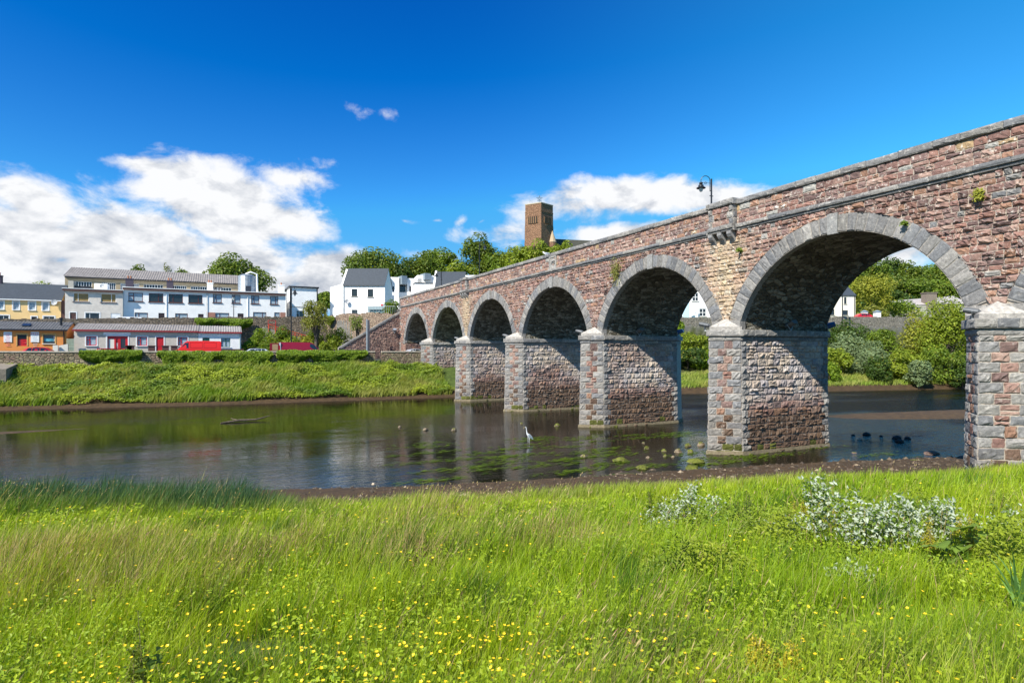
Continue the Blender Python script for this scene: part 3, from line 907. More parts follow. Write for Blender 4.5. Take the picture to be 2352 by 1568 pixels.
def make_water():
    m, nt, N, L, b = _nt('river_water')
    g = N.new('ShaderNodeNewGeometry')
    def noise(vec_mul, s, d, r=.55, dist=0.):
        mp = N.new('ShaderNodeVectorMath'); mp.operation = 'MULTIPLY'; mp.inputs[1].default_value = vec_mul
        L.new(g.outputs['Position'], mp.inputs[0])
        n = N.new('ShaderNodeTexNoise'); n.inputs['Scale'].default_value = s; n.inputs['Detail'].default_value = d
        n.inputs['Roughness'].default_value = r; n.inputs['Distortion'].default_value = dist
        L.new(mp.outputs[0], n.inputs['Vector']); return n.outputs[0]
    # patches of wind: calm sheltered water and ruffled water
    calm = N.new('ShaderNodeMapRange'); calm.inputs['From Min'].default_value = .42; calm.inputs['From Max'].default_value = .62
    calm.inputs['To Min'].default_value = .3; calm.inputs['To Max'].default_value = 1.6
    L.new(noise((1, 2.2, 1), .055, 3), calm.inputs['Value'])
    h = N.new('ShaderNodeMath'); h.operation = 'ADD'
    h.operation = 'MULTIPLY_ADD'; h.inputs[1].default_value = 2.6; L.new(noise((.7, 1.7, 1), 1.7, 4, .5, .5), h.inputs[0]); L.new(noise((1, 1.4, 1), 6.5, 3, .5), h.inputs[2])
    sx = N.new('ShaderNodeSeparateXYZ'); L.new(g.outputs['Position'], sx.inputs[0])
    op = N.new('ShaderNodeMapRange'); op.inputs['From Min'].default_value = 27; op.inputs['From Max'].default_value = 36
    op.inputs['To Min'].default_value = 1; op.inputs['To Max'].default_value = 20; L.new(sx.outputs[0], op.inputs['Value'])   # open, wind-ruffled reach upstream
    h2 = N.new('ShaderNodeMath'); h2.operation = 'MULTIPLY'; L.new(h.outputs[0], h2.inputs[0]); L.new(op.outputs[0], h2.inputs[1]); h = h2
    hm = N.new('ShaderNodeMath'); hm.operation = 'MULTIPLY'
    L.new(h.outputs[0], hm.inputs[0]); L.new(calm.outputs[0], hm.inputs[1])
    bp = N.new('ShaderNodeBump'); bp.inputs['Strength'].default_value = 1.0; bp.inputs['Distance'].default_value = .0065
    L.new(hm.outputs[0], bp.inputs['Height'])
    gl = N.new('ShaderNodeBsdfGlossy'); gl.inputs['Roughness'].default_value = .03
    L.new(bp.outputs[0], gl.inputs['Normal'])
    tr = N.new('ShaderNodeBsdfTransparent'); tr.inputs['Color'].default_value = (.34, .30, .15, 1)
    df = N.new('ShaderNodeBsdfDiffuse'); df.inputs['Color'].default_value = (.012, .013, .004, 1)
    ms0 = N.new('ShaderNodeMixShader'); ms0.inputs[0].default_value = .5
    L.new(tr.outputs[0], ms0.inputs[1]); L.new(df.outputs[0], ms0.inputs[2])
    fr = N.new('ShaderNodeFresnel'); fr.inputs['IOR'].default_value = 1.5
    L.new(bp.outputs[0], fr.inputs['Normal'])
    ms = N.new('ShaderNodeMixShader')
    L.new(fr.outputs[0], ms.inputs[0]); L.new(ms0.outputs[0], ms.inputs[1]); L.new(gl.outputs[0], ms.inputs[2])
    L.new(ms.outputs[0], N['Material Output'].inputs[0])
    return m
def build_water():
    xs = np.linspace(-400, 500, 91)
    B = MB(); n = len(xs)
    a = np.stack([xs, shore_n(xs) - 6 - 0 * xs, np.full(n, WATER)], 1); c = np.stack([xs, shore_f(xs) + 3, np.full(n, WATER)], 1)
    i = np.arange(n - 1)
    B.add(np.concatenate([a, c]), np.stack([i, i + 1, i + 1 + n, i + n], 1))
    kind(B.build('water', make_water()), 'structure')
build_water()

# ------------------------------------------------------------------ vegetation
def leaves(B, P, Nn, size, cols, r, asp=.55, fold=.25):
    """one rhombic folded leaf per point"""
    n = len(P)
    Nn = Nn / np.maximum(np.linalg.norm(Nn, axis=1, keepdims=True), 1e-6)
    t = r.normal(size=(n, 3)); t -= Nn * (t * Nn).sum(1, keepdims=True)
    t /= np.maximum(np.linalg.norm(t, axis=1, keepdims=True), 1e-6)
    s = np.cross(Nn, t)
    L = (size * r.uniform(.6, 1.35, n))[:, None]
    a = P - t * L * .5; b = P + t * L * .5
    l = P + s * L * asp * .5 + Nn * L * fold * .4; q = P - s * L * asp * .5 + Nn * L * fold * .4
    V = np.stack([a, q, b, l], 1).reshape(-1, 3)
    B.add(V, np.arange(n * 4).reshape(n, 4), np.repeat(cols, 4, 0))

def leafcol(r, n, c1, c2, yellow=.0):
    t = r.beta(1.6, 1.6, n)[:, None]
    c = np.array(c1) * (1 - t) + np.array(c2) * t
    if yellow:
        m = r.random(n) < yellow; c[m] = c[m] * .4 + np.array((.30, .27, .03)) * .6
    return c * r.uniform(.8, 1.2, (n, 1))

def crown(B, r, c, rad, n, size, c1, c2, lumps=26, lump_r=(.24, .42), yellow=0., squash=1.0, inner=.12):
    """foliage: uneven clumps set over an ellipsoid, each a shell of leaves"""
    c = np.array(c, float); rad = np.array(rad, float)
    d = r.normal(size=(lumps, 3)); d /= np.linalg.norm(d, axis=1, keepdims=True)
    d[:, 2] = np.where(d[:, 2] < -.55, -d[:, 2], d[:, 2])
    k = r.uniform(.55, .9, (lumps, 1))
    lc = c + d * rad * k
    lr = r.uniform(*lump_r, lumps)
    lr = lr * r.choice([.75, 1, 1.2], lumps)
    w = lr ** 2; w /= w.sum()
    own = r.choice(lumps, n, p=w)
    u = r.normal(size=(n, 3)); u /= np.linalg.norm(u, axis=1, keepdims=True)
    rr = r.uniform(0, 1, n) ** .33
    sh = np.where(r.random(n) < .8, r.uniform(.82, 1.08, n), rr)
    P = lc[own] + u * (lr[own] * sh)[:, None] * rad * np.array([1, 1, .9])
    Nn = u + r.normal(0, .55, (n, 3)) + np.array([0, 0, .35])
    tone = r.uniform(.82, 1.2, lumps)[own][:, None]
    leaves(B, P, Nn, np.full(n, size), leafcol(r, n, c1, c2, yellow) * tone, r)

BARK = mat('bark', (.10, .08, .06), .9, .3, 6, .6, 12)
TREE_MESH = 0
PAL = {'syc': ((.07, .12, .012), (.17, .23, .025)), 'lime': ((.14, .20, .015), (.29, .35, .03)), 'olive': ((.14, .16, .02), (.26, .27, .05)),
       'dark': ((.035, .075, .012), (.085, .14, .02)), 'grey': ((.14, .20, .09), (.25, .32, .15)), 'gold': ((.22, .25, .025), (.38, .38, .05)), 'mid': ((.09, .155, .015), (.20, .275, .025))}
def tree(name, label, px, ptop, Y, wpx, pal='syc', base=None, group=None, n=4200, size=.5, cat='tree', hfrac=.72, aspect=None, seed=None, lumps=34, yellow=.04, trunk=True, at=None, wd=1.0):
    x, y, zt = at_Y(px, ptop, Y) if at is None else at
    zb = float(land(np.array([x]), np.array([y]))[0]) if base is None else base
    H = max(zt - zb, .6); R = wpx * Y / F / 2
    s = seed if seed is not None else int(abs(px * 7 + ptop * 13 + Y * 3)) % 99991
    r = np.random.default_rng(s)
    t = thing(name, label, cat, (x, y, zb), 0, group)
    ch = min(H * hfrac, max(R * 2.6, H * .5)) if aspect is None else H * aspect
    if cat in ('bush', 'shrub', 'hedge'): ch = H * 1.15
    cz = zt - ch / 2
    B = MB(); crown(B, r, (x, y, cz), (R, R * wd, ch / 2), n, size, *PAL[pal], lumps=lumps, yellow=yellow)
    B.build('crown' if cat == 'tree' else 'foliage', VEG, t)
    if trunk:
        B = MB(); rt = max(.05, min(.4, H * .028))
        B.tube([(x, y, zb - .3), (x + r.normal(0, .1), y, zb + H * .35), (x + r.normal(0, .2), y, cz + ch * .1)], [rt * 1.3, rt, rt * .5], 8)
        for k in range(5):
            a = r.uniform(0, 6.28); e = (x + math.cos(a) * R * .6, y + math.sin(a) * R * .6 * wd, cz + ch * r.uniform(-.1, .3))
            B.tube([(x, y, zb + H * r.uniform(.25, .45)), ((x + e[0]) / 2, (y + e[1]) / 2, (zb + H * .4 + e[2]) / 2 + .2), e], [rt * .6, rt * .4, rt * .15], 6)
        B.build('trunk' if cat == 'tree' else 'stem', BARK, t)
    return t
# ------------------------------------------------------------------ meadow in the foreground
def blades(B, x, y, z, h, w, lean, cols, r, tipcol=None):
    """grass blades: two bent segments each, h tall, w wide, lean (n,2) sideways throw of the tip"""
    n = len(x)
    a = r.uniform(0, 2 * np.pi, n); wx, wy = np.cos(a) * w / 2, np.sin(a) * w / 2
    m = .5; cl = .35
    base = np.stack([x, y, z], 1)
    mid = base + np.stack([lean[:, 0] * cl, lean[:, 1] * cl, h * .58], 1)
    tip = base + np.stack([lean[:, 0], lean[:, 1], h], 1)
    W = np.stack([wx, wy, np.zeros(n)], 1)
    V = np.stack([base - W, base + W, mid + W * .75, mid - W * .75, tip], 1).reshape(-1, 3)
    i = np.arange(n)[:, None] * 5
    C = np.repeat(cols[:, None, :], 5, 1)
    if tipcol is not None: C[:, 4] = tipcol
    C = C.reshape(-1, 3)
    k = B.n
    B.add(V, i + np.array([[0, 1, 2, 3]]), C)
    B.f.setdefault(3, []).append(k + i + np.array([[3, 2, 4]]))

def meadow_points(r, n, y0=2.2, y1=24, p=.35, u0=-.98, u1=.98):
    q = r.random(n)
    e = 1 - p
    D = (y0 ** e + q * (y1 ** e - y0 ** e)) ** (1 / e)
    u = r.uniform(u0, u1, n)
    x = (CR * u + SR) * D; y = (-SR * u + CR) * D
    return x, y, D, u

def build_grass():
    r = np.random.default_rng(5)
    B = MB()
    x, y, D, u = meadow_points(r, 430000)
    keep = r.random(len(x)) < np.clip(vnoise(x, y, .32, 47, 2) * 2.6 - .55, .12, 1); x, y, D, u = x[keep], y[keep], D[keep], u[keep]
    e = edge_n(x)
    rag = e - .5 + 1.3 * (vnoise(x, y, 1.3, 41) - .5)
    k = (y < rag); x, y, D, u = x[k], y[k], D[k], u[k]; e = e[k]
    z = land(x, y)
    n = len(x)
    px = 1176 + F * u
    rush = sstep(y / e, .70, .86) * sstep(-x, -2.6, -.8)            # blue-green rushes at the water on the left
    n1 = vnoise(x, y, 2.6, 42); n2 = vnoise(x, y, 1.0, 43); n3 = vnoise(x, y * 1.6, 4.5, 44)
    tan = np.clip((n1 - .62) * 5, 0, 1) * (r.random(n) < .75)
    for (tx, ty, tr) in ((640, 1275, .7), (940, 1310, .6), (880, 1290, .5), (1310, 1265, .6), (120, 1290, 1.4), (60, 1330, 1.0), (260, 1260, 1.0), (1270, 1240, .6)):
        q = at_Y(tx, ty, 1.0); Yt = 2.75 * F / (ty - HZ) ; q = at_Y(tx, ty, Yt); tan = np.maximum(tan, np.exp(-(((x - q[0]) ** 2 + (y - q[1]) ** 2) / tr ** 2)) * 1.3 * (r.random(n) < .8))
    tan = np.clip(tan, 0, 1)
    tan = np.where((D > 4.5) & (D < 13) & (u < .25), tan, tan * .25) * (1 - rush)
    green = np.array((.20, .325, .010)); lime = np.array((.37, .45, .016)); dark = np.array((.07, .15, .010)); straw = np.array((.46, .35, .16)); bl = np.array((.05, .115, .05))
    t = np.clip(n3 * 1.5 - .25 + r.normal(0, .22, n), 0, 1)[:, None]
    c = green * (1 - t) + lime * t
    dk = (np.clip((.47 - vnoise(x, y, .45, 49, 2)) * 5, 0, 1) * (r.random(n) < .75))[:, None]; c = c * (1 - dk) + dark * dk  # small patches of darker blades: shading contrast put into the colour
    st = (tan * (r.random(n) < .5))[:, None]; c = c * (1 - st) + straw * st
    eb = (sstep(y / e, .72, .9) * .8 * (1 - rush))[:, None]; c = c * (1 - eb) + np.array((.27, .31, .06)) * eb
    c = c * (1 - rush[:, None]) + bl * rush[:, None]
    dry = r.random(n) < .05; c[dry] = straw * r.uniform(.7, 1.2, (dry.sum(), 1))
    c *= r.uniform(.72, 1.28, (n, 1))
    edge_short = sstep(y / e, .8, 1.0) * (1 - rush)
    h = r.uniform(.16, .42, n) * (.75 + .7 * n1) * (1 - .35 * edge_short) + rush * r.uniform(.1, .35, n) + tan * r.uniform(0, .25, n)
    tuft = vnoise(x, y, .55, 48, 2); h *= (.55 + .95 * tuft) * np.where(D < 5, .85, 1.0)
    w = np.maximum(.0035, .00105 * D) * r.uniform(.7, 1.4, n)
    la = h * r.uniform(.0, .6, n); wind = np.array([.93, -.36])
    wn = .35 + .65 * vnoise(x, y, 5, 45)
    lean = np.stack([wind[0] * la * wn + r.normal(0, .10, n), wind[1] * la * wn + r.normal(0, .10, n)], 1)
    blades(B, x, y, z - .02, h, w, lean, c, r, tipcol=np.clip(c * 1.12, 0, .6))
    # broad leaves low in the sward
    x, y, D, u = meadow_points(r, 60000, y1=13, p=.5)
    k = (y < edge_n(x) * .9) & (vnoise(x, y, 1.2, 46) > .45); x, y, D = x[k], y[k], D[k]
    n = len(x); P = np.stack([x, y, land(x, y) + r.uniform(.10, .36, n)], 1)
    leaves(B, P, np.stack([r.normal(0, .6, n), r.normal(-.2, .6, n), np.ones(n)], 1), np.maximum(.035, .006 * D), leafcol(r, n, (.18, .29, .012), (.38, .46, .022)), r)
    o = B.build('meadow_grass', VEG); kind(o, 'stuff')
    # seed heads: tan and purple-brown plumes
    B = MB()
    x, y, D, u = meadow_points(r, 9000, y1=17, p=.35)
    k = (y < edge_n(x) * .93) & (((vnoise(x, y, 2.6, 42) > .55) & (u < .3)) | (r.random(len(x)) < .06)); x, y, D = x[k], y[k], D[k]
    n = len(x); h = r.uniform(.35, .68, n); z = land(x, y)
    c = np.array((.42, .32, .15)) * r.uniform(.6, 1.25, (n, 1)); m = r.random(n) < .22; c[m] = np.array((.22, .12, .08)) * r.uniform(.8, 1.2, (m.sum(), 1))
    lean = np.stack([h * r.uniform(.15, .7, n), -h * r.uniform(-.05, .3, n)], 1)
    blades(B, x, y, z, h, np.maximum(.0022, .0006 * D), lean, c, r)
    tip = np.stack([x + lean[:, 0] * .97, y + lean[:, 1] * .97, z + h], 1)
    d = np.stack([lean[:, 0] * 1.1, lean[:, 1] * 1.1, h * .75], 1); d /= np.linalg.norm(d, axis=1, keepdims=True)
    s = np.cross(d, np.array([CR, -SR, 0]) * 0 + r.normal(size=(n, 3))); s /= np.linalg.norm(s, axis=1, keepdims=True)
    Lh = r.uniform(.035, .075, n)[:, None]; wd = np.maximum(.003, .0007 * D)[:, None]
    V = np.stack([tip - d * Lh * .5, tip + s * wd, tip + d * Lh * .6, tip - s * wd], 1).reshape(-1, 3)
    B.add(V, np.arange(4 * n).reshape(n, 4), np.repeat(c * 1.1, 4, 0))
    kind(B.build('seeding_grass', VEG), 'stuff')
build_grass()

PETAL = mat('yellow_petal', (.75, .52, .01), .5, .12, 30)
GSTEM = mat('flower_stem', (.10, .18, .02), .6, .2, 9)
def flower_mesh(B, p, s, r, cup=.35):
    """five broad petals round a small cup"""
    p = np.array(p)
    tl = r.normal(0, .35, 2)
    up = np.array([tl[0], tl[1], 1.0]); up /= np.linalg.norm(up)
    a = np.cross(up, [0, 1, 0]); a /= np.linalg.norm(a); b = np.cross(up, a)
    for k in range(5):
        t = k * 2 * math.pi / 5
        d = a * math.cos(t) + b * math.sin(t); q = -a * math.sin(t) + b * math.cos(t)
        V = [p, p + d * s * .6 + q * s * .45 + up * s * cup * .6, p + d * s + up * s * cup, p + d * s * .6 - q * s * .45 + up * s * cup * .6]
        B.add(V, [(0, 1, 2, 3)])
def build_flowers():
    r = np.random.default_rng(6)
    x, y, D, u = meadow_points(r, 6000, 2.4, 12.5, .78)
    wgt = np.where(u < .05, 1.0, .3) * np.where(D < 4.4, 1.2, .38) * np.clip(vnoise(x, y, 1.1, 61) * 3 - .9, .05, 1.2)
    k = (r.random(len(x)) < wgt) & (y < edge_n(x) * .82); x, y, D, u = x[k], y[k], D[k], u[k]
    z = land(x, y) + r.uniform(.2, .4, len(x))
    order = np.argsort(D)
    protos = []
    for i in range(6):
        B = MB(); flower_mesh(B, (0, 0, 0), .0115, r); 
        if i % 2: flower_mesh(B, (.022, .012, -.012), .010, r)
        h = B.build('buttercup', PETAL, None)
        B = MB(); B.tube([(0, 0, -.002), (.004, .003, -.1), (-.01, .0, -.3)], [.0016, .0018, .002], 5)
        s = B.build('stem', GSTEM, h, world=False); protos.append((h, s))
    used = set()
    rest = []
    for j, i in enumerate(order):
        if j >= 290: rest.append(i); continue
        pi = j % 6
        if pi not in used: o = protos[pi][0]; used.add(pi)
        else: o = copy_tree(protos[pi][0])
        o.location = (x[i], y[i], z[i]); o.rotation_euler = (0, 0, r.uniform(0, 6.28))
        sc = r.uniform(.85, 1.35); o.scale = (sc, sc, 1)
        tag(o, 'larger yellow buttercup in bloom among the tall grass close to the viewer', 'flower', 'buttercups in the near meadow')
    B = MB()
    for i in rest: flower_mesh(B, (x[i], y[i], z[i]), .0085 + .0010 * D[i], r)
    if rest: kind(B.build('distant_buttercups', PETAL), 'stuff')
build_flowers()

STALK = mat('plant_stalk', (.20, .17, .06), .7, .25, 9)
def pale_plant(px, pbase, ptop, wpx, Y, label, seed, nst=9, pale=.8, leaf=.075):
    """clump of pale-leaved sapling stems: compound leaves set along leaning stalks"""
    r = np.random.default_rng(seed)
    x, y, _ = at_Y(px, pbase, Y); zb = float(land(np.array([x]), np.array([y]))[0])
    zt = (HZ - ptop) * Y / F; H = max(zt - zb, .25) * 1.12; R = wpx * Y / F / 2
    t = thing('pale_leaved_sapling', label, 'plant', (x, y, zb), 0, 'pale leaved saplings in the meadow')
    S = MB(); P = []; Nn = []
    for k in range(nst):
        o = r.uniform(-1, 1) ** 1; q = r.uniform(-.6, .6)
        b0 = np.array([x + CR * R * o * .6, y - SR * R * o * .6 + q * R, zb])
        hh = H * r.uniform(.6, 1.0) * (1 - .25 * abs(o)); 
        b1 = b0 + np.array([CR * R * o * .5 + r.normal(0, .04), -SR * R * o * .5 + r.normal(0, .05), hh])
        bm = (b0 + b1) / 2 + r.normal(0, .02, 3)
        S.tube([b0, bm, b1], [.006, .005, .002], 5)
        m = int(34 + hh * 85)
        f = np.sqrt(r.uniform(.1, 1, m))[:, None]
        c = b0 * (1 - f) + b1 * f + r.normal(0, 1, (m, 3)) * np.array([.06, .06, .03])
        P.append(c); Nn.append(r.normal(0, .7, (m, 3)) + np.array([-.35, -.45, .45]))
    P = np.concatenate(P); Nn = np.concatenate(Nn); n = len(P)
    c = np.where((r.random(n) < pale * .68)[:, None], np.array((.52, .58, .46)), np.array((.16, .25, .03))) * r.uniform(.7, 1.15, (n, 1))
    B = MB(); leaves(B, P, Nn, np.full(n, leaf * .72), c, r, asp=.5, fold=.3)
    B.build('foliage', VEG, t); S.build('stalks', STALK, t)
pale_plant(1590, 1235, 1118, 130, 9.3, 'whitish leaved sapling clump, bright and dense, behind the tall grass left of the others', 1, 14, .95, .07)
pale_plant(1520, 1240, 1165, 70, 9.2, 'low pale leaved sapling at the left foot of the bright white clump', 2, 6, .9, .06)
pale_plant(1750, 1265, 1185, 90, 8.3, 'thin pale leaved sapling in grass, between two dark green bushy weeds', 3, 7, .7, .065)
pale_plant(1830, 1260, 1190, 80, 8.0, 'small greyish sapling just left of the tall dock clump', 4, 6, .75, .065)
pale_plant(1915, 1300, 1092, 110, 7.3, 'tallest silvery sapling, its top standing against the dark river mud', 5, 8, .75, .075)
pale_plant(1985, 1320, 1140, 110, 6.9, 'silvery sapling with large grey leaves right of the tallest one', 6, 9, .85, .08)
pale_plant(2065, 1330, 1138, 120, 6.7, 'broad silvery sapling clump with the leafiest grey crown, centre right of the meadow', 7, 10, .85, .08)
pale_plant(2160, 1310, 1135, 110, 6.9, 'silvery sapling behind the large dock leaves', 8, 9, .8, .075)
pale_plant(2120, 1275, 1160, 80, 7.6, 'slender silvery sapling squeezed between two broad clumps', 9, 5, .8, .07)
pale_plant(2310, 1290, 1160, 90, 7.4, 'pale sapling with yellow flowers near the right edge of the meadow', 10, 7, .6, .065)
pale_plant(1960, 1390, 1290, 80, 5.9, 'short white leaved sapling low in the grass below the big clumps', 11, 6, .75, .07)
pale_plant(1345, 1290, 1228, 60, 8.2, 'tiny white leaved seedling alone in the open grass', 12, 4, .95, .05)

def dock(px, pbase, ptop, Y, label, seed, wpx=60, colr=((.30, .28, .025), (.48, .42, .04)), big=0, name='dock_plant', cat='plant', leafy=1.0):
    """upright weed: several stalks densely set with small seed clusters, leaves at the foot"""
    r = np.random.default_rng(seed)
    x, y, _ = at_Y(px, pbase, Y); zb = float(land(np.array([x]), np.array([y]))[0])
    zt = (HZ - ptop) * Y / F; H = max(zt - zb, .25); R = wpx * Y / F / 2
    t = thing(name, label, cat, (x, y, zb), 0, 'tall weeds in the meadow')
    S = MB(); P = []
    for k in range(7):
        o = r.uniform(-1, 1); hh = H * r.uniform(.65, 1) * (1 - .3 * abs(o))
        b0 = np.array([x + CR * R * o * .3, y - SR * R * o * .3, zb]); b1 = b0 + np.array([CR * R * o * .6, -SR * R * o * .6 + r.normal(0, .04), hh])
        S.tube([b0, (b0 + b1) / 2 + r.normal(0, .012, 3), b1], [.006, .005, .002], 5)
        m = int(150 * leafy); f = r.uniform(.4, 1, m)[:, None]
        P.append(b0 * (1 - f) + b1 * f + r.normal(0, 1, (m, 3)) * np.array([.026, .026, .015]) * (1.6 - f))
    P = np.concatenate(P); n = len(P)
    B = MB(); leaves(B, P, r.normal(size=(n, 3)), np.full(n, .018), leafcol(r, n, *colr), r, .7); B.build('seed_heads', VEG, t)
    S.build('stalks', STALK, t)
    m = 26; a = r.uniform(0, 6.28, m)
    Pl = np.stack([x + np.cos(a) * .12, y + np.sin(a) * .12, zb + r.uniform(.1, H * .6, m)], 1)
    B = MB(); leaves(B, Pl, np.stack([np.cos(a) * .4, np.sin(a) * .4, np.ones(m)], 1), np.full(m, .11), leafcol(r, m, (.07, .13, .015), (.14, .2, .025)), r, .35)
    for k in range(big):
        a = r.uniform(-.5, 3.6); L = r.uniform(.22, .34); d = np.array([math.cos(a), -abs(math.sin(a)) * .6, r.uniform(.15, .6)]); s = np.array([-d[1], d[0], .2]); s = s / np.linalg.norm(s)
        p = np.array([x, y, zb + r.uniform(.15, .45)]) + d * .06
        rows = []
        for i in range(7):
            f = i / 6; wv = L * .32 * math.sin(math.pi * min(f * .9 + .08, 1)) ; c = p + d * L * f + np.array([0, 0, -.22 * L * f * f * 2])
            rows += [c - s * wv + np.array([0, 0, .02]), c, c + s * wv + np.array([0, 0, .02])]
        f = [(i * 3 + j, i * 3 + j + 1, i * 3 + j + 4, i * 3 + j + 3) for i in range(6) for j in range(2)]
        B.add(rows, np.array(f), np.array((.19, .29, .045)) * r.uniform(.75, 1.3))
    B.build('foliage', VEG, t)
dock(1500, 1210, 1105, 9.7, 'tall green weed with reddish tip left of the bright white clump', 21, 55, ((.08, .13, .015), (.17, .2, .03)))
dock(1712, 1215, 1108, 9.4, 'dark green conical weed standing alone against the mud', 22, 60, ((.05, .10, .02), (.10, .16, .03)))
dock(1830, 1205, 1130, 9.3, 'yellowish dock in seed left of the tallest silvery sapling', 23, 75)
dock(1905, 1220, 1110, 8.4, 'golden dock seed head among the leaves of the tallest sapling', 24, 70)
dock(2290, 1230, 1110, 8.2, 'thin tall weed with nodding tip in front of the nearest pier', 25, 26, ((.10, .16, .02), (.2, .24, .03)))
dock(2215, 1340, 1160, 6.4, 'dock with large broad floppy leaves at the right of the meadow', 26, 60, big=9)
dock(2140, 1345, 1180, 6.3, 'tall dock stalk beside the broad leaved dock', 27, 36, big=4)
dock(1745, 1590, 1438, 3.5, 'golden dock spike at the bottom edge, left one of a pair', 28, 40, ((.42, .36, .03), (.62, .5, .05)))
dock(1805, 1590, 1450, 3.5, 'golden dock spike at the bottom edge, right one of a pair', 29, 40, ((.42, .36, .03), (.62, .5, .05)))
dock(315, 1560, 1390, 3.6, 'single green dock spike among the buttercups at lower left', 30, 30, ((.10, .15, .015), (.2, .24, .02)))

def weeds():
    # thicket of mixed green weeds round the pale saplings
    r = np.random.default_rng(33); B = MB()
    n = 42000
    px = r.uniform(1470, 2352, n); D = r.uniform(6.0, 9.8, n) - .35 * (px > 2000)
    u = (px - 1176) / F; x = (CR * u + SR) * D; y = (-SR * u + CR) * D
    d = vnoise(x, y, .8, 51) ; k = d > .42; x, y, D, d, px = x[k], y[k], D[k], d[k], px[k]; n = len(x)
    top = np.clip((d - .40) * 3.2, .05, 1) * .62
    z = land(x, y) + top * r.uniform(.2, 1, n) ** .7
    t = np.clip(vnoise(x, y, .9, 52) * 2.2 - .6, 0, 1)[:, None]
    c = (np.array((.12, .21, .015)) * (1 - t) + np.array((.33, .37, .025)) * t) * r.uniform(.7, 1.25, (n, 1))
    leaves(B, np.stack([x, y, z], 1), np.stack([r.normal(-.25, .5, n), r.normal(-.35, .5, n), np.full(n, .8)], 1), np.full(n, .048), c, r, .5)
    kind(B.build('weed_thicket', VEG), 'stuff')
weeds()

def iris():
    t0 = at_Y(2352, 1420, 4.6); x, y = t0[0], t0[1]; zb = float(land(np.array([x]), np.array([y]))[0])
    t = thing('iris_plant', 'tall sword leaved green iris at the right edge of the meadow', 'plant', (x, y, zb))
    r = np.random.default_rng(31); B = MB()
    for k in range(15):
        a = r.uniform(0, 6.28); L = r.uniform(.5, .85); d = np.array([math.cos(a) * .25 - .12, math.sin(a) * .15, 1.0])
        p = np.array([x + r.normal(0, .05), y + r.normal(0, .05), zb]); s = np.array([CR, -SR, 0]) * r.choice([-1, 1]) + r.normal(0, .2, 3)
        rows = []
        for i in range(6):
            f = i / 5; c = p + d * L * f + np.array([d[0], d[1], -.3]) * (f * f * L * .6)
            w = .018 * (1 - f) ** .6
            rows += [c - s * w, c + s * w]
        B.add(rows, np.array([(2 * i, 2 * i + 1, 2 * i + 3, 2 * i + 2) for i in range(5)]), np.array((.21, .38, .10)) * r.uniform(.8, 1.2))
    B.build('foliage', VEG, t)
iris()

# ------------------------------------------------------------------ mud, pebbles, weed, rocks
def pebbles():
    r = np.random.default_rng(9); B = MB()
    O = np.array([(1, 0, 0), (0, 1, 0), (-1, 0, 0), (0, -1, 0), (0, 0, 1), (0, 0, -1)], float)
    Fc = np.array([(0, 1, 4), (1, 2, 4), (2, 3, 4), (3, 0, 4), (1, 0, 5), (2, 1, 5), (3, 2, 5), (0, 3, 5)])
    n = 11000
    x = r.uniform(-12, 40, n); e, s = edge_n(x), shore_n(x)
    y = e + (s - e) * r.uniform(-.05, 1.06, n)
    keep = vnoise(x, y, 2.0, 71) + .25 * (x > 14) > r.uniform(.3, .85, n); x, y = x[keep], y[keep]; n = len(x)
    z = land(x, y)
    sz = np.exp(r.normal(-3.7, .65, n)) * (1 + .4 * (x > 14))
    V = O[None] * sz[:, None, None] * r.uniform(.6, 1.3, (n, 6, 1)) * np.array([1.2, 1, .6])
    a = r.uniform(0, 6.28, n); ca, sa = np.cos(a)[:, None], np.sin(a)[:, None]
    V = np.stack([V[..., 0] * ca - V[..., 1] * sa, V[..., 0] * sa + V[..., 1] * ca, V[..., 2]], -1) + np.stack([x, y, z + .01], 1)[:, None]
    c = np.array([(.05, .038, .026), (.11, .085, .06), (.30, .24, .17), (.08, .06, .045)])[r.choice(4, n, p=[.42, .3, .06, .22])] * r.uniform(.7, 1.3, (n, 1))
    B.add(V.reshape(-1, 3), (Fc[None] + (np.arange(n) * 6)[:, None, None]).reshape(-1, 3), np.repeat(c, 6, 0))
    kind(B.build('pebbles', ROCK), 'stuff')
    # floating green weed streaming with the current
    B = MB(); n = 2600
    cx = r.uniform(8, 31, 70); cy = shore_n(cx) + 1.0 + r.uniform(0, 1, 70) ** 1.3 * 11
    k = r.integers(0, 70, n); x = cx[k] + r.normal(0, .9, n); y = cy[k] + r.normal(0, .22, n)
    P = np.stack([x, y, np.full(n, WATER + .012) + r.uniform(0, .02, n)], 1)
    L = r.uniform(.08, .3, n); w = r.uniform(.02, .06, n); b = r.normal(.1, .15, n)
    V = np.stack([P + np.stack([-L, -b * L, 0 * L], 1), P + np.stack([0 * L, -w, 0 * L + .006], 1), P + np.stack([L, b * L, 0 * L], 1), P + np.stack([0 * L, w, 0 * L + .006], 1)], 1).reshape(-1, 3)
    B.add(V, np.arange(4 * n).reshape(n, 4), np.repeat(leafcol(r, n, (.05, .11, .006), (.16, .22, .012)), 4, 0))
    kind(B.build('river_weed', VEG), 'stuff')
pebbles()

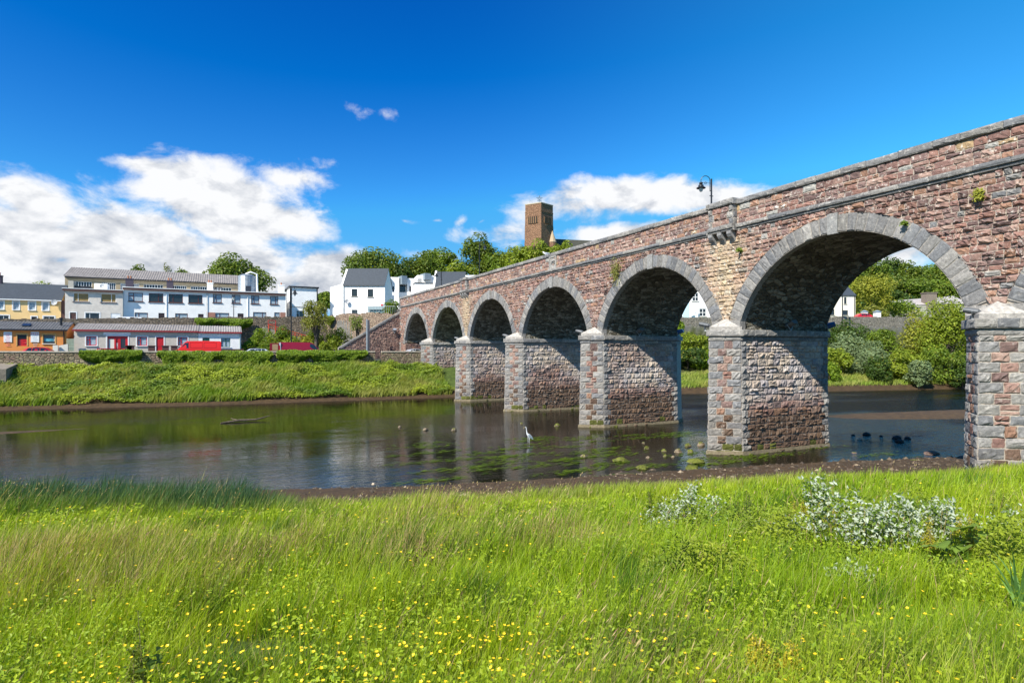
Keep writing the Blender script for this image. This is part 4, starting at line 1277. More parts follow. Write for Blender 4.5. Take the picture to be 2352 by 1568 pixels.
def rock(px, py, wpx, label, seed, moss=.5, tall=.6, tone=(.2, .16, .11), z=WATER, name='river_rock'):
    x, y, _ = at_z(px, py, z); Y = depth(x, y); R = wpx * Y / F / 2
    r = np.random.default_rng(seed)
    t = MB()
    nu, nv = 12, 7
    V = []; C = []
    off = r.normal(0, 1, (nv + 1, nu)) * .13
    for i in range(nv + 1):
        ph = math.pi * i / nv
        for j in range(nu):
            th = 2 * math.pi * j / nu
            d = np.array([math.cos(th) * math.sin(ph), math.sin(th) * math.sin(ph), math.cos(ph)])
            k = (abs(d) ** 1.6).sum() ** (-1 / 1.9) * (1 + off[i, j] * math.sin(ph))
            p = d * k * R * np.array([1, .75, tall])
            V.append((x + p[0], y + p[1], z + p[2] * 1.1 + R * tall * .15))
            g = moss > 0 and d[2] > .9 - moss * 1.2 + r.normal(0, .2)
            C.append(np.array((.11, .125, .018)) * r.uniform(.7, 1.2) if g else np.array(tone) * r.uniform(.85, 1.15))
    f = [(i * nu + j, i * nu + (j + 1) % nu, (i + 1) * nu + (j + 1) % nu, (i + 1) * nu + j) for i in range(nv) for j in range(nu)]
    t.add(V, np.array(f), np.array(C))
    o = t.build(name, ROCK)
    tag(o, label, 'rock', 'rocks in the river')
rk = [(1478, 1018, 9, 'small pale rock, farthest of the group left of the second nearest pier', .2), (1485, 1030, 15, 'rounded yellowish rock in the shallows below the farthest small one', .6),
      (1525, 1036, 14, 'mossy rounded rock midway in the shallows', .7), (1488, 1052, 12, 'pale upright pointed rock nearest the weed', .0), (1528, 1048, 12, 'flat mossy rock just below the rounded mossy one', .7),
      (1558, 1038, 20, 'brown boulder touching the square mossy block', .1), (1586, 1039, 18, 'square mossy block next to the foot of the second nearest pier', .6),
      (1580, 1025, 18, 'flat pale mossy rock behind the square block', .5), (1610, 1023, 20, 'low dark flat stone beside the pier foot', .1),
      (1425, 1058, 38, 'long low bright green mossy stone in the weed', 1.), (1475, 1075, 34, 'green weed covered stone nearest the shingle', 1.), (1600, 1063, 46, 'long weedy stone right of the shallows', .9), (1590, 1077, 40, 'flat weedy stone near the shingle at the pier shadow', .9),
      (1546, 1050, 10, 'small pinkish stone below the brown boulder', 0), (1341, 1050, 18, 'pale flat stone at the left end of the shallows', .1), (1280, 978, 15, 'yellow mossy rock alone beyond the heron', .7), (1198, 973, 8, 'little mossy stone left of the yellow mossy rock', .7),
      (918, 981, 8, 'leftmost stone of three in midstream', 0), (977, 988, 13, 'broken flat stone, middle of three in midstream', 0), (1043, 988, 13, 'rightmost upright stone of three in midstream', .2)]
for i, (a, b, w, l, m) in enumerate(rk): rock(a, b, w, l, 500 + i, m, .38 if w > 25 else .7)
dk = [(1960, 1000, 11, 'small black stone at the left of the blue water beyond the bridge'), (1990, 999, 22, 'black double humped stone in the blue water'), (2024, 1002, 10, 'tiny black stone right of the humped one'),
      (2066, 1016, 24, 'large square black boulder in the blue water'), (2084, 1008, 18, 'black stone behind the square boulder'), (1975, 1010, 14, 'pale topped stone below the humped black stone'), (2060, 1008, 26, 'low black ledge behind the square boulder')]
for i, (a, b, w, l) in enumerate(dk): rock(a, b, w, l, 600 + i, 0, .55, (.035, .03, .028) if i != 5 else (.3, .28, .24))
for i, (a, b, w, l, m) in enumerate([(1938, 1059, 16, 'pinkish stone on the shingle edge under the big arch', .0), (1945, 1066, 20, 'green mossy stone beside the pinkish one under the big arch', .9), (1965, 1064, 14, 'second green mossy stone under the big arch', .9), (1962, 1040, 14, 'grey flat stone in the shallows under the big arch', .2),
      (2140, 1042, 40, 'long flat reddish slab at the shingle under the big arch', .0), (2215, 1052, 36, 'dark flat slab close to the nearest pier', .0), (2110, 1066, 60, 'low green mossy slab lying on the shingle', .9)]):
    rock(a, b, w, l, 700 + i, m, .3, (.17, .12, .1))
rock(858, 1112, 9, 'pale lone stone on the mud at the left', 720, 0, .7, (.5, .42, .32), -5.2)
for i, (a, b, w, l) in enumerate([(1010, 903, 10, 'small brown stone on the far mud left of the piers'), (1022, 897, 14, 'larger flat brown stone at the foot of the far grass bank'), (935, 905, 9, 'pale stone on the far mud by the grass')]): rock(a, b, w, l, 730 + i, 0, .5, (.25, .17, .12), -5.1)
def driftwood():
    x, y, _ = at_z(560, 968, WATER); B = MB()
    B.tube([(x - 1.6, y - .6, WATER + .03), (x - .3, y, WATER + .12), (x + .9, y + .2, WATER + .1), (x + 1.9, y + .9, WATER + .28)], [.05, .09, .07, .03], 7, (.13, .10, .07))
    B.tube([(x - .3, y, WATER + .1), (x - .9, y + .5, WATER + .25)], [.05, .02], 6, (.13, .10, .07))
    tag(B.build('driftwood_branch', ROCK), 'bare grey branch lying stranded in midstream', 'branch')
driftwood()
# ------------------------------------------------------------------ town on the far bank
WHITE = mat('white_render', (.86, .85, .82), .8, .07, 1.2, .25, 30)
GREYR = mat('grey_render', (.62, .57, .50), .9, .12, 2.0, .5, 25)
YELL = mat('yellow_paint', (.86, .58, .25), .75, .06, 1.0, .15, 30)
ORAN = mat('orange_paint', (.74, .27, .06), .75, .08, 1.0, .15, 30)
BEIGE = mat('beige_render', (.56, .50, .42), .9, .1, 3.0, .6, 20)
CREAM = mat('cream_render', (.74, .70, .60), .8, .05, 1.0)
PBLUE = mat('pale_blue_paint', (.48, .68, .80), .8, .05, 1.0)
TANW = mat('factory_render', (.34, .27, .17), .9, .15, 1.5, .3, 20)
SLATE = mat('slate_roof', (.045, .055, .065), .6, .3, 3.0, .5, 6, stretch=(1, 1, 5))
CORR = mat('asbestos_sheet', (.21, .19, .175), .85, .35, 1.6, .2, 20)
CORRD = mat('dark_sheet', (.10, .10, .10), .8, .35, 1.6, .2, 20)
BROWN = mat('brown_timber', (.10, .045, .035), .6, .1)
REDP = mat('red_paint', (.55, .015, .02), .4, .08)
DKRED = mat('dark_red_paint', (.26, .015, .02), .5, .1)
WPAINT = mat('white_paint', (.82, .82, .80), .5, .03)
GLASS = mat('dark_glass', (.02, .024, .026), .06, .3, 1.2, spec=.8)
CURT = mat('net_curtain', (.34, .42, .47), .5, .55, 6, stretch=(6, 6, .4))
BLIND = mat('tan_blind', (.30, .20, .07), .6, .2, 3)
GRNP = mat('green_paint', (.03, .10, .07), .5, .1)
BLACK = mat('black_metal', (.012, .013, .016), .45, .2)
STEEL = mat('galvanised_steel', (.36, .40, .43), .45, .15, 3, metal=.6)
ZINC = mat('zinc_cladding', (.20, .25, .29), .5, .12, 3, .3, 12, stretch=(.2, .2, 6))
BRICK = mat('brick_panel', (.36, .17, .12), .85, .25, 9)
CONC = mat('concrete', (.36, .34, .29), .9, .15, 2, .4, 14)
CLAY = mat('clay_pot', (.45, .18, .09), .8, .15)
CH = (CONC, CLAY)

def X1(x): return .2407 * x             # enlargements of the photograph -> picture columns and rows
def Y1(y): return 566.2 + .2407 * y
def X2(x): return 435.5 + .2407 * x
def ab(px, b): return at_b(px, 700, b)[0]
def zb_(px, py, b): return at_b(px, py, b)[2]

def facade(B, x0, x1, z0, z1, y, holes, dep=.14):
    """front wall at y (looking towards -y) with real openings and reveals"""
    xs = sorted({x0, x1, *[h[0] for h in holes], *[h[1] for h in holes]}); zs = sorted({z0, z1, *[h[2] for h in holes], *[h[3] for h in holes]})
    for a, b in zip(xs, xs[1:]):
        for c, d in zip(zs, zs[1:]):
            mx, mz = (a + b) / 2, (c + d) / 2
            if any(h[0] < mx < h[1] and h[2] < mz < h[3] for h in holes): continue
            B.add([(a, y, c), (b, y, c), (b, y, d), (a, y, d)], [(0, 1, 2, 3)])
    for (a, b, c, d) in holes:
        Y = y + dep
        B.add([(a, y, c), (b, y, c), (b, y, d), (a, y, d), (a, Y, c), (b, Y, c), (b, Y, d), (a, Y, d)], [(0, 1, 5, 4), (1, 2, 6, 5), (2, 3, 7, 6), (3, 0, 4, 7)])

def window(par, a, b, c, d, y, fm, gm=None, layout='split', sill=None, surround=None, fw=.06, name='window'):
    """frame set in the reveal, pane behind it, sill below"""
    B = MB(); Y = y + .07
    B.box(a, b, Y, Y + .06, c, c + fw); B.box(a, b, Y, Y + .06, d - fw, d)
    B.box(a, a + fw, Y, Y + .06, c + fw, d - fw); B.box(b - fw, b, Y, Y + .06, c + fw, d - fw)
    i0, i1, j0, j1 = a + fw, b - fw, c + fw, d - fw
    def vbar(f): x = a + (b - a) * f; B.box(x - fw / 2, x + fw / 2, Y, Y + .06, j0, j1); return x
    def hbar(f, p, q): z = c + (d - c) * f; B.box(p, q, Y, Y + .06, z - fw / 2, z + fw / 2)
    if layout == 'split': vbar(.5)
    elif layout == 'lsmall': x = vbar(.34); hbar(.62, i0, x)
    elif layout == 'rsmall': x = vbar(.66); hbar(.62, x, i1)
    elif layout == 'l3': vbar(.3)
    elif layout == 'r3': vbar(.7)
    elif layout == 'sash': hbar(.5, i0, i1)
    elif layout == 'cross': vbar(.5); hbar(.5, i0, i1)
    elif layout == 'top': hbar(.66, i0, i1)
    elif layout == 'tee': x = vbar(.5); hbar(.68, i0, i1)
    elif layout == 'multi':
        for f in np.linspace(0, 1, 8)[1:-1]: vbar(f)
        hbar(.55, a + (b - a) * .43, a + (b - a) * .57)
    f = B.build(name, fm, par)
    G = MB(); G.box(a + .01, b - .01, Y + .045, Y + .075, c + .01, d - .01); G.build('pane', gm or GLASS, f)
    if sill:
        S = MB(); S.box(a - .1, b + .1, y - .1, y + .06, c - .09, c); S.build('sill', sill, f)
    if surround:
        S = MB(); w = .12
        S.box(a - w, a, y - .03, y + .01, c, d + w); S.box(b, b + w, y - .03, y + .01, c, d + w); S.box(a, b, y - .03, y + .01, d, d + w)
        S.build('surround', surround, f)
    return f
def door(par, a, b, c, d, y, m, surround=None, glass=False, handle=True):
    B = MB(); B.box(a, b, y + .06, y + .12, c, d)
    for i in range(2): B.box(a + .12, b - .12, y + .04, y + .065, c + .25 + i * (d - c) * .47, c + (d - c) * (.42 + i * .45))
    o = B.build('door', m, par)
    H = MB(); H.box(b - .16, b - .12, y + .0, y + .05, c + (d - c) * .45, c + (d - c) * .53); H.build('handle', STEEL, o)
    if surround:
        S = MB(); w = .12
        S.box(a - w, a, y - .03, y + .01, c, d + w); S.box(b, b + w, y - .03, y + .01, c, d + w); S.box(a, b, y - .03, y + .01, d, d + w)
        S.build('surround', surround, o)
    return o
def corrugated(x0, x1, ya, za, yb, zb2, pitch=.3, amp=.035, thick=.05):
    """sheeting from the eave (ya,za) to the ridge (yb,zb2), ribs running up the slope"""
    n = max(int((x1 - x0) / pitch * 4), 8); xs = np.linspace(x0, x1, n); dz = amp * np.cos(np.linspace(0, 2 * np.pi * (x1 - x0) / pitch, n))
    lo = np.stack([xs, np.full(n, ya), za + dz], 1); hi = np.stack([xs, np.full(n, yb), zb2 + dz], 1)
    i = np.arange(n - 1); B = MB()
    B.add(np.concatenate([lo, hi]), np.stack([i, i + 1, i + 1 + n, i + n], 1))
    return B
def gable_roof(par, m, x0, x1, ya, ze, yr, zr, over=.15, corr=0, yb=None):
    yb = yb if yb is not None else 2 * yr - ya
    if corr:
        B = corrugated(x0 - over, x1 + over, ya - .2, ze - .05, yr, zr, corr)
        B2 = corrugated(x0 - over, x1 + over, yb + .2, ze - .05, yr, zr, corr)
        B.add(np.concatenate(B2.v), np.concatenate(B2.f[4]))
    else:
        B = MB(); t = .1
        B.slab([(ya - .2, ze - .08), (yr, zr), (yb + .2, ze - .08), (yb + .2, ze - .08 + t), (yr, zr + t), (ya - .2, ze - .08 + t)], 'x', x0 - over, x1 + over)
    return B.build('roof', m, par)
def body_rest(B, x0, x1, y0, y1, z0, z1, ridge=None):
    """side and back walls; ridge=(y,z) for gables"""
    for x in (x0, x1):
        if ridge: B.add([(x, y0, z0), (x, y1, z0), (x, y1, z1), (x, ridge[0], ridge[1]), (x, y0, z1)], [(0, 1, 2, 3, 4)])
        else: B.add([(x, y0, z0), (x, y1, z0), (x, y1, z1), (x, y0, z1)], [(0, 1, 2, 3)])
    B.add([(x0, y1, z0), (x1, y1, z0), (x1, y1, z1), (x0, y1, z1)], [(0, 1, 2, 3)])
    if not ridge: B.add([(x0, y0, z1), (x1, y0, z1), (x1, y1, z1), (x0, y1, z1)], [(0, 1, 2, 3)])
def pxrect(r, b, zf=None, conv=1):
    """rectangle read off an enlargement -> (x0,x1,z0,z1) on the plane y=b"""
    cx, cy = (X1, Y1) if conv == 1 else (X2, Y1)
    x0, x1, t, bt = cx(r[0]), cx(r[1]), cy(r[2]), cy(r[3]); m = (x0 + x1) / 2
    return [ab(x0, b), ab(x1, b), zb_(m, bt, b), zb_(m, t, b)]
def dish(par_b, x, y, z, label, size=.45):
    t = thing('satellite_dish', label, 'satellite dish', (x, y, z), 0)
    B = MB(); k = 16; rings = 4
    ax = Vector((-.35, -1, .25)).normalized(); q = ax.to_track_quat('Z', 'Y')
    V = []
    for i in range(rings + 1):
        for j in range(k):
            rr = size * i / rings; p = q @ Vector((rr * math.cos(2 * math.pi * j / k), rr * math.sin(2 * math.pi * j / k), .25 * rr * rr / size))
            V.append((x + p.x, y - .4 + p.y, z + p.z))
    B.add(V, np.array([(i * k + j, i * k + (j + 1) % k, (i + 1) * k + (j + 1) % k, (i + 1) * k + j) for i in range(rings) for j in range(k)]))
    B.build('reflector', mat('dish_grey', (.3, .32, .34), .5), t)
    B = MB(); B.tube([(x, y + .02, z - .3), (x, y - .3, z - .1), (x, y - .38, z)], .025, 6); B.tube([(x, y - .4, z - size * .8), (x - .15, y - .95, z + .1)], .018, 6)
    B.build('mount_arm', BLACK, t)
def chimney(par, x, y, z0, z1, w, d, m, pots=2):
    B = MB(); B.box(x - w / 2, x + w / 2, y - d / 2, y + d / 2, z0, z1 - .12); B.box(x - w / 2 - .06, x + w / 2 + .06, y - d / 2 - .06, y + d / 2 + .06, z1 - .12, z1)
    c = B.build('chimney', m, par)
    for i in range(pots):
        P = MB(); px = x + (i - (pots - 1) / 2) * .34
        P.lathe([(.11, z1 - .01), (.10, z1 + .3), (.13, z1 + .32), (.13, z1 + .4), (.08, z1 + .4)], (px, y, 0), 10); P.build('chimney_pot', CLAY, c)
    return c

# ---- upper row, fronts at y = 106
BU = 106.0
def yellow_house():
    b = BU; x0, x1 = ab(-190, b), ab(X1(582), b); ze = zb_(70, 687, b); zr = at_b(70, 653, b + 3.6)[2]; z0 = 2.9
    t = thing('yellow_house', 'yellow two storey house with slate roof at the left edge of the upper street', 'house', ((x0 + x1) / 2, b, z0))
    H = []; ups = [pxrect((a, c, 522, 602), b) for a, c in ((-150, -95), (0, 35), (125, 182), (275, 337), (405, 463))]
    ups[1][0] = ups[1][1] - (ups[2][1] - ups[2][0])
    zc = np.mean([u[2] for u in ups]); zd = np.mean([u[3] for u in ups])
    for u in ups: u[2], u[3] = zc, zd
    los = [pxrect((-20, 85, 655, 712), b), pxrect((415, 520, 665, 712), b)]
    dr = pxrect((300, 352, 668, 740), b)
    B = MB(); facade(B, x0, x1, z0, ze, b, ups + los + [dr]); body_rest(B, x0, x1, b, b + 7.2, z0, ze, (b + 3.6, zr)); B.build('wall', YELL, t)
    for u in ups: window(t, *u, b, WPAINT, CURT, 'sash', WPAINT, WPAINT)
    for u in los: window(t, *u, b, WPAINT, GLASS, 'split', WPAINT, WPAINT)
    door(t, *dr, b, BLACK, WPAINT)
    rf = gable_roof(t, SLATE, x0, x1, b, ze, b + 3.6, zr)
    B = MB(); B.box(x0, x1 + .1, b - .28, b - .14, ze - .2, ze - .06); B.build('gutter', WPAINT, rf)
    chimney(rf, ab(-4, b + 3.6), b + 3.6, zr - .5, zr + 1.1, .9, .7, mat('dark_chimney', (.05, .04, .06), .8))
    B = MB(); B.box(x1, ab(X1(622), b) - .02, b + .05, b + 6, z0, ze - .05); B.build('side_panel', BROWN, t)
    dish(t, ab(X1(527), b), b, zb_(X1(527), Y1(535), b), 'round grey satellite dish on the yellow house front', .42)
yellow_house()

def grey_house():
    b = BU - .6; x0, x1 = ab(X1(620), b), ab(X1(1172), b); z1 = zb_(200, Y1(428), b); zt = zb_(200, Y1(403), b); z0 = 3.0
    t = thing('grey_rendered_house', 'grey rendered flat roofed house between the yellow house and the long white terrace', 'house', ((x0 + x1) / 2, b, z0))
    w1 = pxrect((700, 848, 443, 525), b); w2 = pxrect((962, 1107, 450, 532), b); w3 = pxrect((815, 950, 632, 700), b)
    d1 = pxrect((668, 726, 628, 716), b); d2 = pxrect((1058, 1150, 637, 716), b)
    B = MB(); facade(B, x0, x1, z0, z1, b, [w1, w2, w3, d1, d2]); body_rest(B, x0, x1, b, b + 7, z0, z1); B.build('wall', GREYR, t)
    window(t, *w1, b, WPAINT, BLIND, 'l3', BROWN); window(t, *w2, b, WPAINT, BLIND, 'r3', BROWN); window(t, *w3, b, WPAINT, GLASS, 'l3', None, WPAINT)
    door(t, *d1, b, BROWN, WPAINT)
    B = MB(); B.box(d2[0], d2[1], b + .05, b + .1, d2[2], d2[3])
    for k in range(4): B.box(d2[0] + .05, d2[1] - .05, b + .03, b + .06, d2[2] + .1 + k * .5, d2[2] + .5 + k * .5)
    B.build('garage_door', WPAINT, t)
    B = MB(); B.box(x0 - .25, x1 + .02, b - .35, b + 7.1, z1, z1 + .03); B.box(x0 - .25, x1 + .02, b - .35, b - .28, z1 + .03, zt - .08); B.box(x0 - .25, x0 - .2, b - .28, b + 7, z1 + .03, zt - .08)
    r = B.build('roof_fascia', BROWN, t)
    B = MB(); B.box(x0 - .3, x1 + .05, b - .4, b + 7.15, zt - .08, zt); B.build('roof_edge', WPAINT, r)
    B = MB(); zc = zb_(160, Y1(325), b + 2)
    B.box(x0, ab(X1(700), b + 2), b + 2, b + 4, z1, zc); B.build('roof_block', CONC, t)
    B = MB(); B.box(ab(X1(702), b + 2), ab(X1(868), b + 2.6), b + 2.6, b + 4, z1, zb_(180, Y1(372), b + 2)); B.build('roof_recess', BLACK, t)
    B = MB(); B.box(ab(X1(900), b + 2), ab(X1(1025), b + 2), b + 2, b + 4, z1, zb_(230, Y1(352), b + 2)); B.build('roof_hut', WHITE, t)
    dish(t, ab(X1(980), b + 2), b + 2, zb_(X1(980), Y1(382), b + 2), 'small dark satellite dish on the flat roof of the grey house', .32)
grey_house()

def white_terrace(name, label, xa, xb, conv, ups, los, drs, z_fa, bricks=(), chims=()):
    b = BU; c = X1 if conv == 1 else X2
    x0, x1 = ab(c(xa), b), ab(c(xb), b); zt = 9.55; z1 = zt - .42; z0 = 3.2
    t = thing('white_terrace', label, 'terraced house', ((x0 + x1) / 2, b, z0), 0, 'white terraced blocks on the upper street')
    U = [pxrect(u[:4], b, conv=conv) for u in ups]; za, zd = np.mean([u[2] for u in U]), np.mean([u[3] for u in U])
    for u in U: u[2], u[3] = za, zd
    Lw = [pxrect((u[0], u[1], u[2], u[2] + 80), b, conv=conv) for u in los]; D = [pxrect((u[0], u[1], u[2], u[2] + 95), b, conv=conv) for u in drs]
    B = MB(); facade(B, x0, x1, z0, z1, b, U + Lw + D); body_rest(B, x0, x1, b, b + 7.5, z0, z1)
    B.build('wall', WHITE, t)
    RB = mat('mahogany_frame', (.12, .03, .025), .5, .1)
    for u, s in zip(U, ups): window(t, *u, b, RB, s[4], s[5], BROWN, None, .08)
    for u, s in zip(Lw, los): window(t, *u, b, RB, s[3], s[4], None, None, .08)
    for u in D: door(t, *u, b, mat('dark_door', (.035, .02, .02), .5), None)
    for u in bricks:
        q = pxrect((u[0], u[1], u[2], u[2] + 80), b, conv=conv); B = MB(); B.box(q[0], q[1], b - .03, b + .01, q[2], q[3]); B.build('brick_panel', BRICK, t)
    B = MB(); B.box(x0, x1, b - .3, b + 7.6, z1, z1 + .03); B.box(x0, x1, b - .3, b - .22, z1 + .03, zt - .1); r = B.build('roof_fascia', BROWN, t)
    B = MB(); B.box(x0 - .03, x1 + .03, b - .36, b + 7.6, zt - .1, zt); B.build('roof_edge', WPAINT, r)
    for f in np.linspace(0, 1, 3)[:2]:
        B = MB(); x = x0 + .06 + f * (x1 - x0); B.tube([(x, b - .06, z1), (x, b - .06, z0)], .045, 6); B.build('downpipe', WPAINT, t)
    for (cx, top, w, m) in chims:
        x = ab(c(cx), b + 3); chimney(r, x, b + 3, zt - .1, zb_(c(cx), Y1(top), b + 3), w, .6, m, 2)
    return t
white_terrace('a', 'white terraced block with four wide brown framed upper windows, right of the grey house', 1176, 1972, 1,
    [(1225, 1365, 440, 522, CURT, 'lsmall'), (1420, 1558, 447, 530, GLASS, 'rsmall'), (1610, 1745, 453, 535, GLASS, 'l3'), (1798, 1932, 460, 543, GLASS, 'r3')],
    [(1285, 1412, 630, CURT, 'l3'), (1672, 1792, 638, CURT, 'l3')], [(1512, 1570, 634), (1890, 1943, 643)], 0,
    chims=((1236, 305, 1.0, mat('dark_chimney', (.05, .04, .06), .8)), (1622, 325, .9, mat('dark_chimney', (.05, .04, .06), .8))))
white_terrace('b', 'white terraced block with four narrower upper windows at the right end of the terrace', 165, 918, 2,
    [(223, 307, 455, 537, CURT, 'lsmall'), (403, 485, 460, 540, CURT, 'lsmall'), (587, 665, 466, 547, CURT, 'lsmall'), (768, 846, 473, 550, CURT, 'rsmall')],
    [(247, 378, 633, CURT, 'l3'), (606, 732, 626, CURT, 'r3'), (808, 861, 628, CURT, 'plain')], [(458, 515, 638)], 0, bricks=((165, 244, 628), (864, 916, 628), (520, 604, 678)),
    chims=((195, 345, .85, WHITE),))

def white_box_house():
    b = 109.0; x0, x1 = ab(666, b), ab(729, b); z1 = zb_(700, 661, b); z0 = 4.2
    t = thing('white_box_house', 'plain white flat roofed house with dark edge trim and tall chimney beside the terrace', 'house', ((x0 + x1) / 2, b, z0))
    w = [ab(X2(1018), b), ab(X2(1100), b), zb_(700, Y1(675), b), zb_(690, Y1(612), b)]
    B = MB(); facade(B, x0, x1, z0, z1, b, [w]); body_rest(B, x0, x1, b, b + 9, z0, z1); B.build('wall', WHITE, t)
    window(t, *w, b, WPAINT, GLASS, 'lsmall', None, WPAINT)
    B = MB(); B.box(x0 - .2, x1 + .25, b - .25, b + 9, z1, z1 + .22); B.box(x0 - .05, x0 + .12, b - .1, b - .005, z0, z1); B.box(x1 - .12, x1 + .05, b - .1, b - .005, z0, z1)
    B.build('roof_trim', BLACK, t)
    B = MB(); B.box(x0 + .1, x1 - .1, b - .05, b - .005, zb_(700, Y1(580), b), zb_(700, Y1(574), b)); B.build('string_band', CONC, t)
    xc = ab(646, b + 5); chimney(t, xc, b + 5, z0 + 2, zb_(646, Y1(367), b + 5), 1.0, .9, WHITE, 1)
white_box_house()

def factory():
    b = 114.0; yr = 120.0; x0, x1 = ab(149, b), ab(X2(478), b); ze = zb_(150, Y1(292), b); zr = at_b(158, 613, yr)[2]; z0 = 4
    ze = (ze + zb_(X2(480), Y1(346), b)) / 2
    t = thing('factory', 'long tan industrial building with corrugated roof and strip windows behind the houses', 'factory', ((x0 + x1) / 2, b, z0))
    W = []
    for a, c, tt, bb in ((695, 875, 328, 402), (970, 1103, 335, 402), (1148, 1215, 342, 402), (1262, 1328, 348, 402), (1370, 1556, 352, 402), (1648, 1780, 362, 402), (1820, 1975, 368, 412), (2025, 2110, 372, 415)):
        W.append(pxrect((a, c, tt, bb), b))
    W += [pxrect((215, 398, 372, 420), b, conv=2), pxrect((435, 474, 380, 420), b, conv=2)]
    for w in W: w[2], w[3] = ze - 2.3, ze - .75
    W = [w for w in W if w[0] > x0 + .1 and w[1] < x1 - .1]
    B = MB(); facade(B, x0, x1, z0, ze, b, W); body_rest(B, x0, x1, b, b + 12, z0, ze, (yr, zr)); B.build('wall', TANW, t)
    for w in W: window(t, *w, b, WPAINT, GLASS, 'multi', CONC, None, .05)
    r = gable_roof(t, CORR, x0, x1, b, ze + .05, yr, zr, .2, .34)
    B = MB(); B.box(x0, x1, b - .32, b - .2, ze - .2, ze - .05); B.build('gutter', BLACK, r)
factory()
def tank():
    b = 108.5; x = ab(X2(548), b); z0 = 8.2; z1 = zb_(X2(548), Y1(283), b); R = 1.35
    t = thing('steel_silo', 'ribbed galvanised steel silo with a bent pipe at the right end of the factory', 'silo', (x, b, z0))
    B = MB(); n = 40; prof = [(R + .03 * (i % 2), z0 + (z1 - z0) * i / n) for i in range(n + 1)]; B.lathe(prof, (x, b, 0), 24); B.build('shell', STEEL, t)
    B = MB(); B.lathe([(R + .05, z1), (R * .5, z1 + .3), (.05, z1 + .4)], (x, b, 0), 24); B.build('lid', STEEL, t)
    B = MB(); B.tube([(x - .2, b - .4, z1 + .3), (x + .5, b - .8, z1 + .62), (x + R + .1, b - .9, z1 + .3), (x + R + .2, b - .9, z0)], .14, 8); B.build('pipe', WPAINT, t)
    B = MB(); B.box(x - .3, x + .55, b - R - .12, b - R + .3, z0, z0 + 2.4); B.build('hatch', mat('dark_glass_door', (.03, .03, .04), .3), t)
tank()

# ---- lower row, fronts at y = 89
BL = 89.0
def orange_shop():
    b = BL; x0, x1 = ab(-120, b), ab(X1(634), b); ze = zb_(75, Y1(790), b); zr = at_b(75, Y1(715), b + 3.4)[2]; z0 = -1.1
    t = thing('orange_shop', 'orange single storey shop with grey corrugated roof, red door and white price boards', 'shop', ((x0 + x1) / 2, b, z0))
    w = pxrect((412, 524, 842, 924), b); d = pxrect((165, 256, 840, 948), b)
    B = MB(); facade(B, x0, x1, z0, ze, b, [w, d]); body_rest(B, x0, x1, b, b + 6.8, z0, ze, (b + 3.4, zr)); B.build('wall', ORAN, t)
    f = window(t, *w, b, BLACK, GLASS, 'plain', CREAM, mat('tan_trim', (.6, .36, .12), .7), .05)
    B = MB(); q = w; B.box(q[0] + .1, q[1] - .1, b + .085, b + .1, q[2] + .25, q[2] + (q[3] - q[2]) * .62); B.build('poster', mat('sea_poster', (.08, .30, .38), .5, .6, 2.5), f)
    B = MB(); B.box(q[0] + 1.0, q[0] + 1.4, b + .085, b + .1, q[3] - .75, q[3] - .15); B.build('notice', WPAINT, f)
    dd = door(t, d[0] + .35, d[1], d[2], d[3] - .55, b, REDP, None)
    B = MB(); B.box(d[0], d[0] + .34, b + .06, b + .12, d[2], d[3] - .55); B.build('side_panel', DKRED, dd)
    B = MB(); B.box(d[0], d[1], b + .05, b + .11, d[3] - .5, d[3]); B.build('fanlight', BLACK, dd)
    B = MB(); B.box(d[0] - .12, d[0], b - .03, b + .02, d[2], d[3] + .12); B.box(d[1], d[1] + .12, b - .03, b + .02, d[2], d[3] + .12); B.box(d[0], d[1], b - .03, b + .02, d[3], d[3] + .12)
    B.build('surround', mat('tan_trim', (.6, .36, .12), .7), dd)
    pink = mat('pink_lettering', (.75, .16, .2), .6); gl = mat('grey_lettering', (.45, .5, .55), .6)
    rot = Matrix(((1, 0, 0), (0, 0, -1), (0, 1, 0))).to_quaternion()
    for k, (a, c) in enumerate(((36, 115), (294, 374))):
        q = pxrect((a, c, 813, 912), b); B = MB(); B.box(q[0], q[1], b - .06, b - .005, q[2], q[3]); o = B.build('price_board', WPAINT, t)
        if k == 1: text_mesh('FREE', .34, pink, o, Vector(((q[0] + q[1]) / 2, b - .07, q[3] - .25)), rot, xs=1.1)
        L = MB()
        for i in range(7): hh = q[3] - .22 - (.28 if k else 0) - i * .23; L.box(q[0] + .15 + .05 * (i % 3), q[1] - .15 - .07 * (i % 2), b - .066, b - .061, hh - .03, hh + .03)
        L.build('printed_lines', pink if k == 0 else gl, o)
    r = gable_roof(t, CORRD, x0, x1, b, ze + .05, b + 3.4, zr, .15, .3)
    B = MB(); B.box(x0, x1 + .15, b - .3, b - .2, ze - .15, ze + .02); B.build('gutter', BLACK, r)
    xk = ab(X1(250), b + 1.2); B = MB(); k = (zr - ze) / 3.4
    B.slab([(b + .9, ze + .2 + .9 * k), (b + 1.8, ze + .2 + 1.8 * k), (b + 1.8, ze + .14 + 1.8 * k), (b + .9, ze + .14 + .9 * k)], 'x', xk - .4, xk + .4); B.build('skylight', GLASS, r)
    B = MB(); xv = ab(X1(642), b + 1.5); B.lathe([(.14, ze + .6), (.14, ze + 1.35), (.2, ze + 1.37), (.2, ze + 1.5), (.02, ze + 1.55)], (xv - .6, b + 1.4, 0), 10); B.build('flue', BLACK, r)
    B = MB(); B.tube([(x1 - .25, b - .07, ze - .1), (x1 - .25, b - .07, z0)], .05, 6); B.build('downpipe', BLACK, t)
orange_shop()

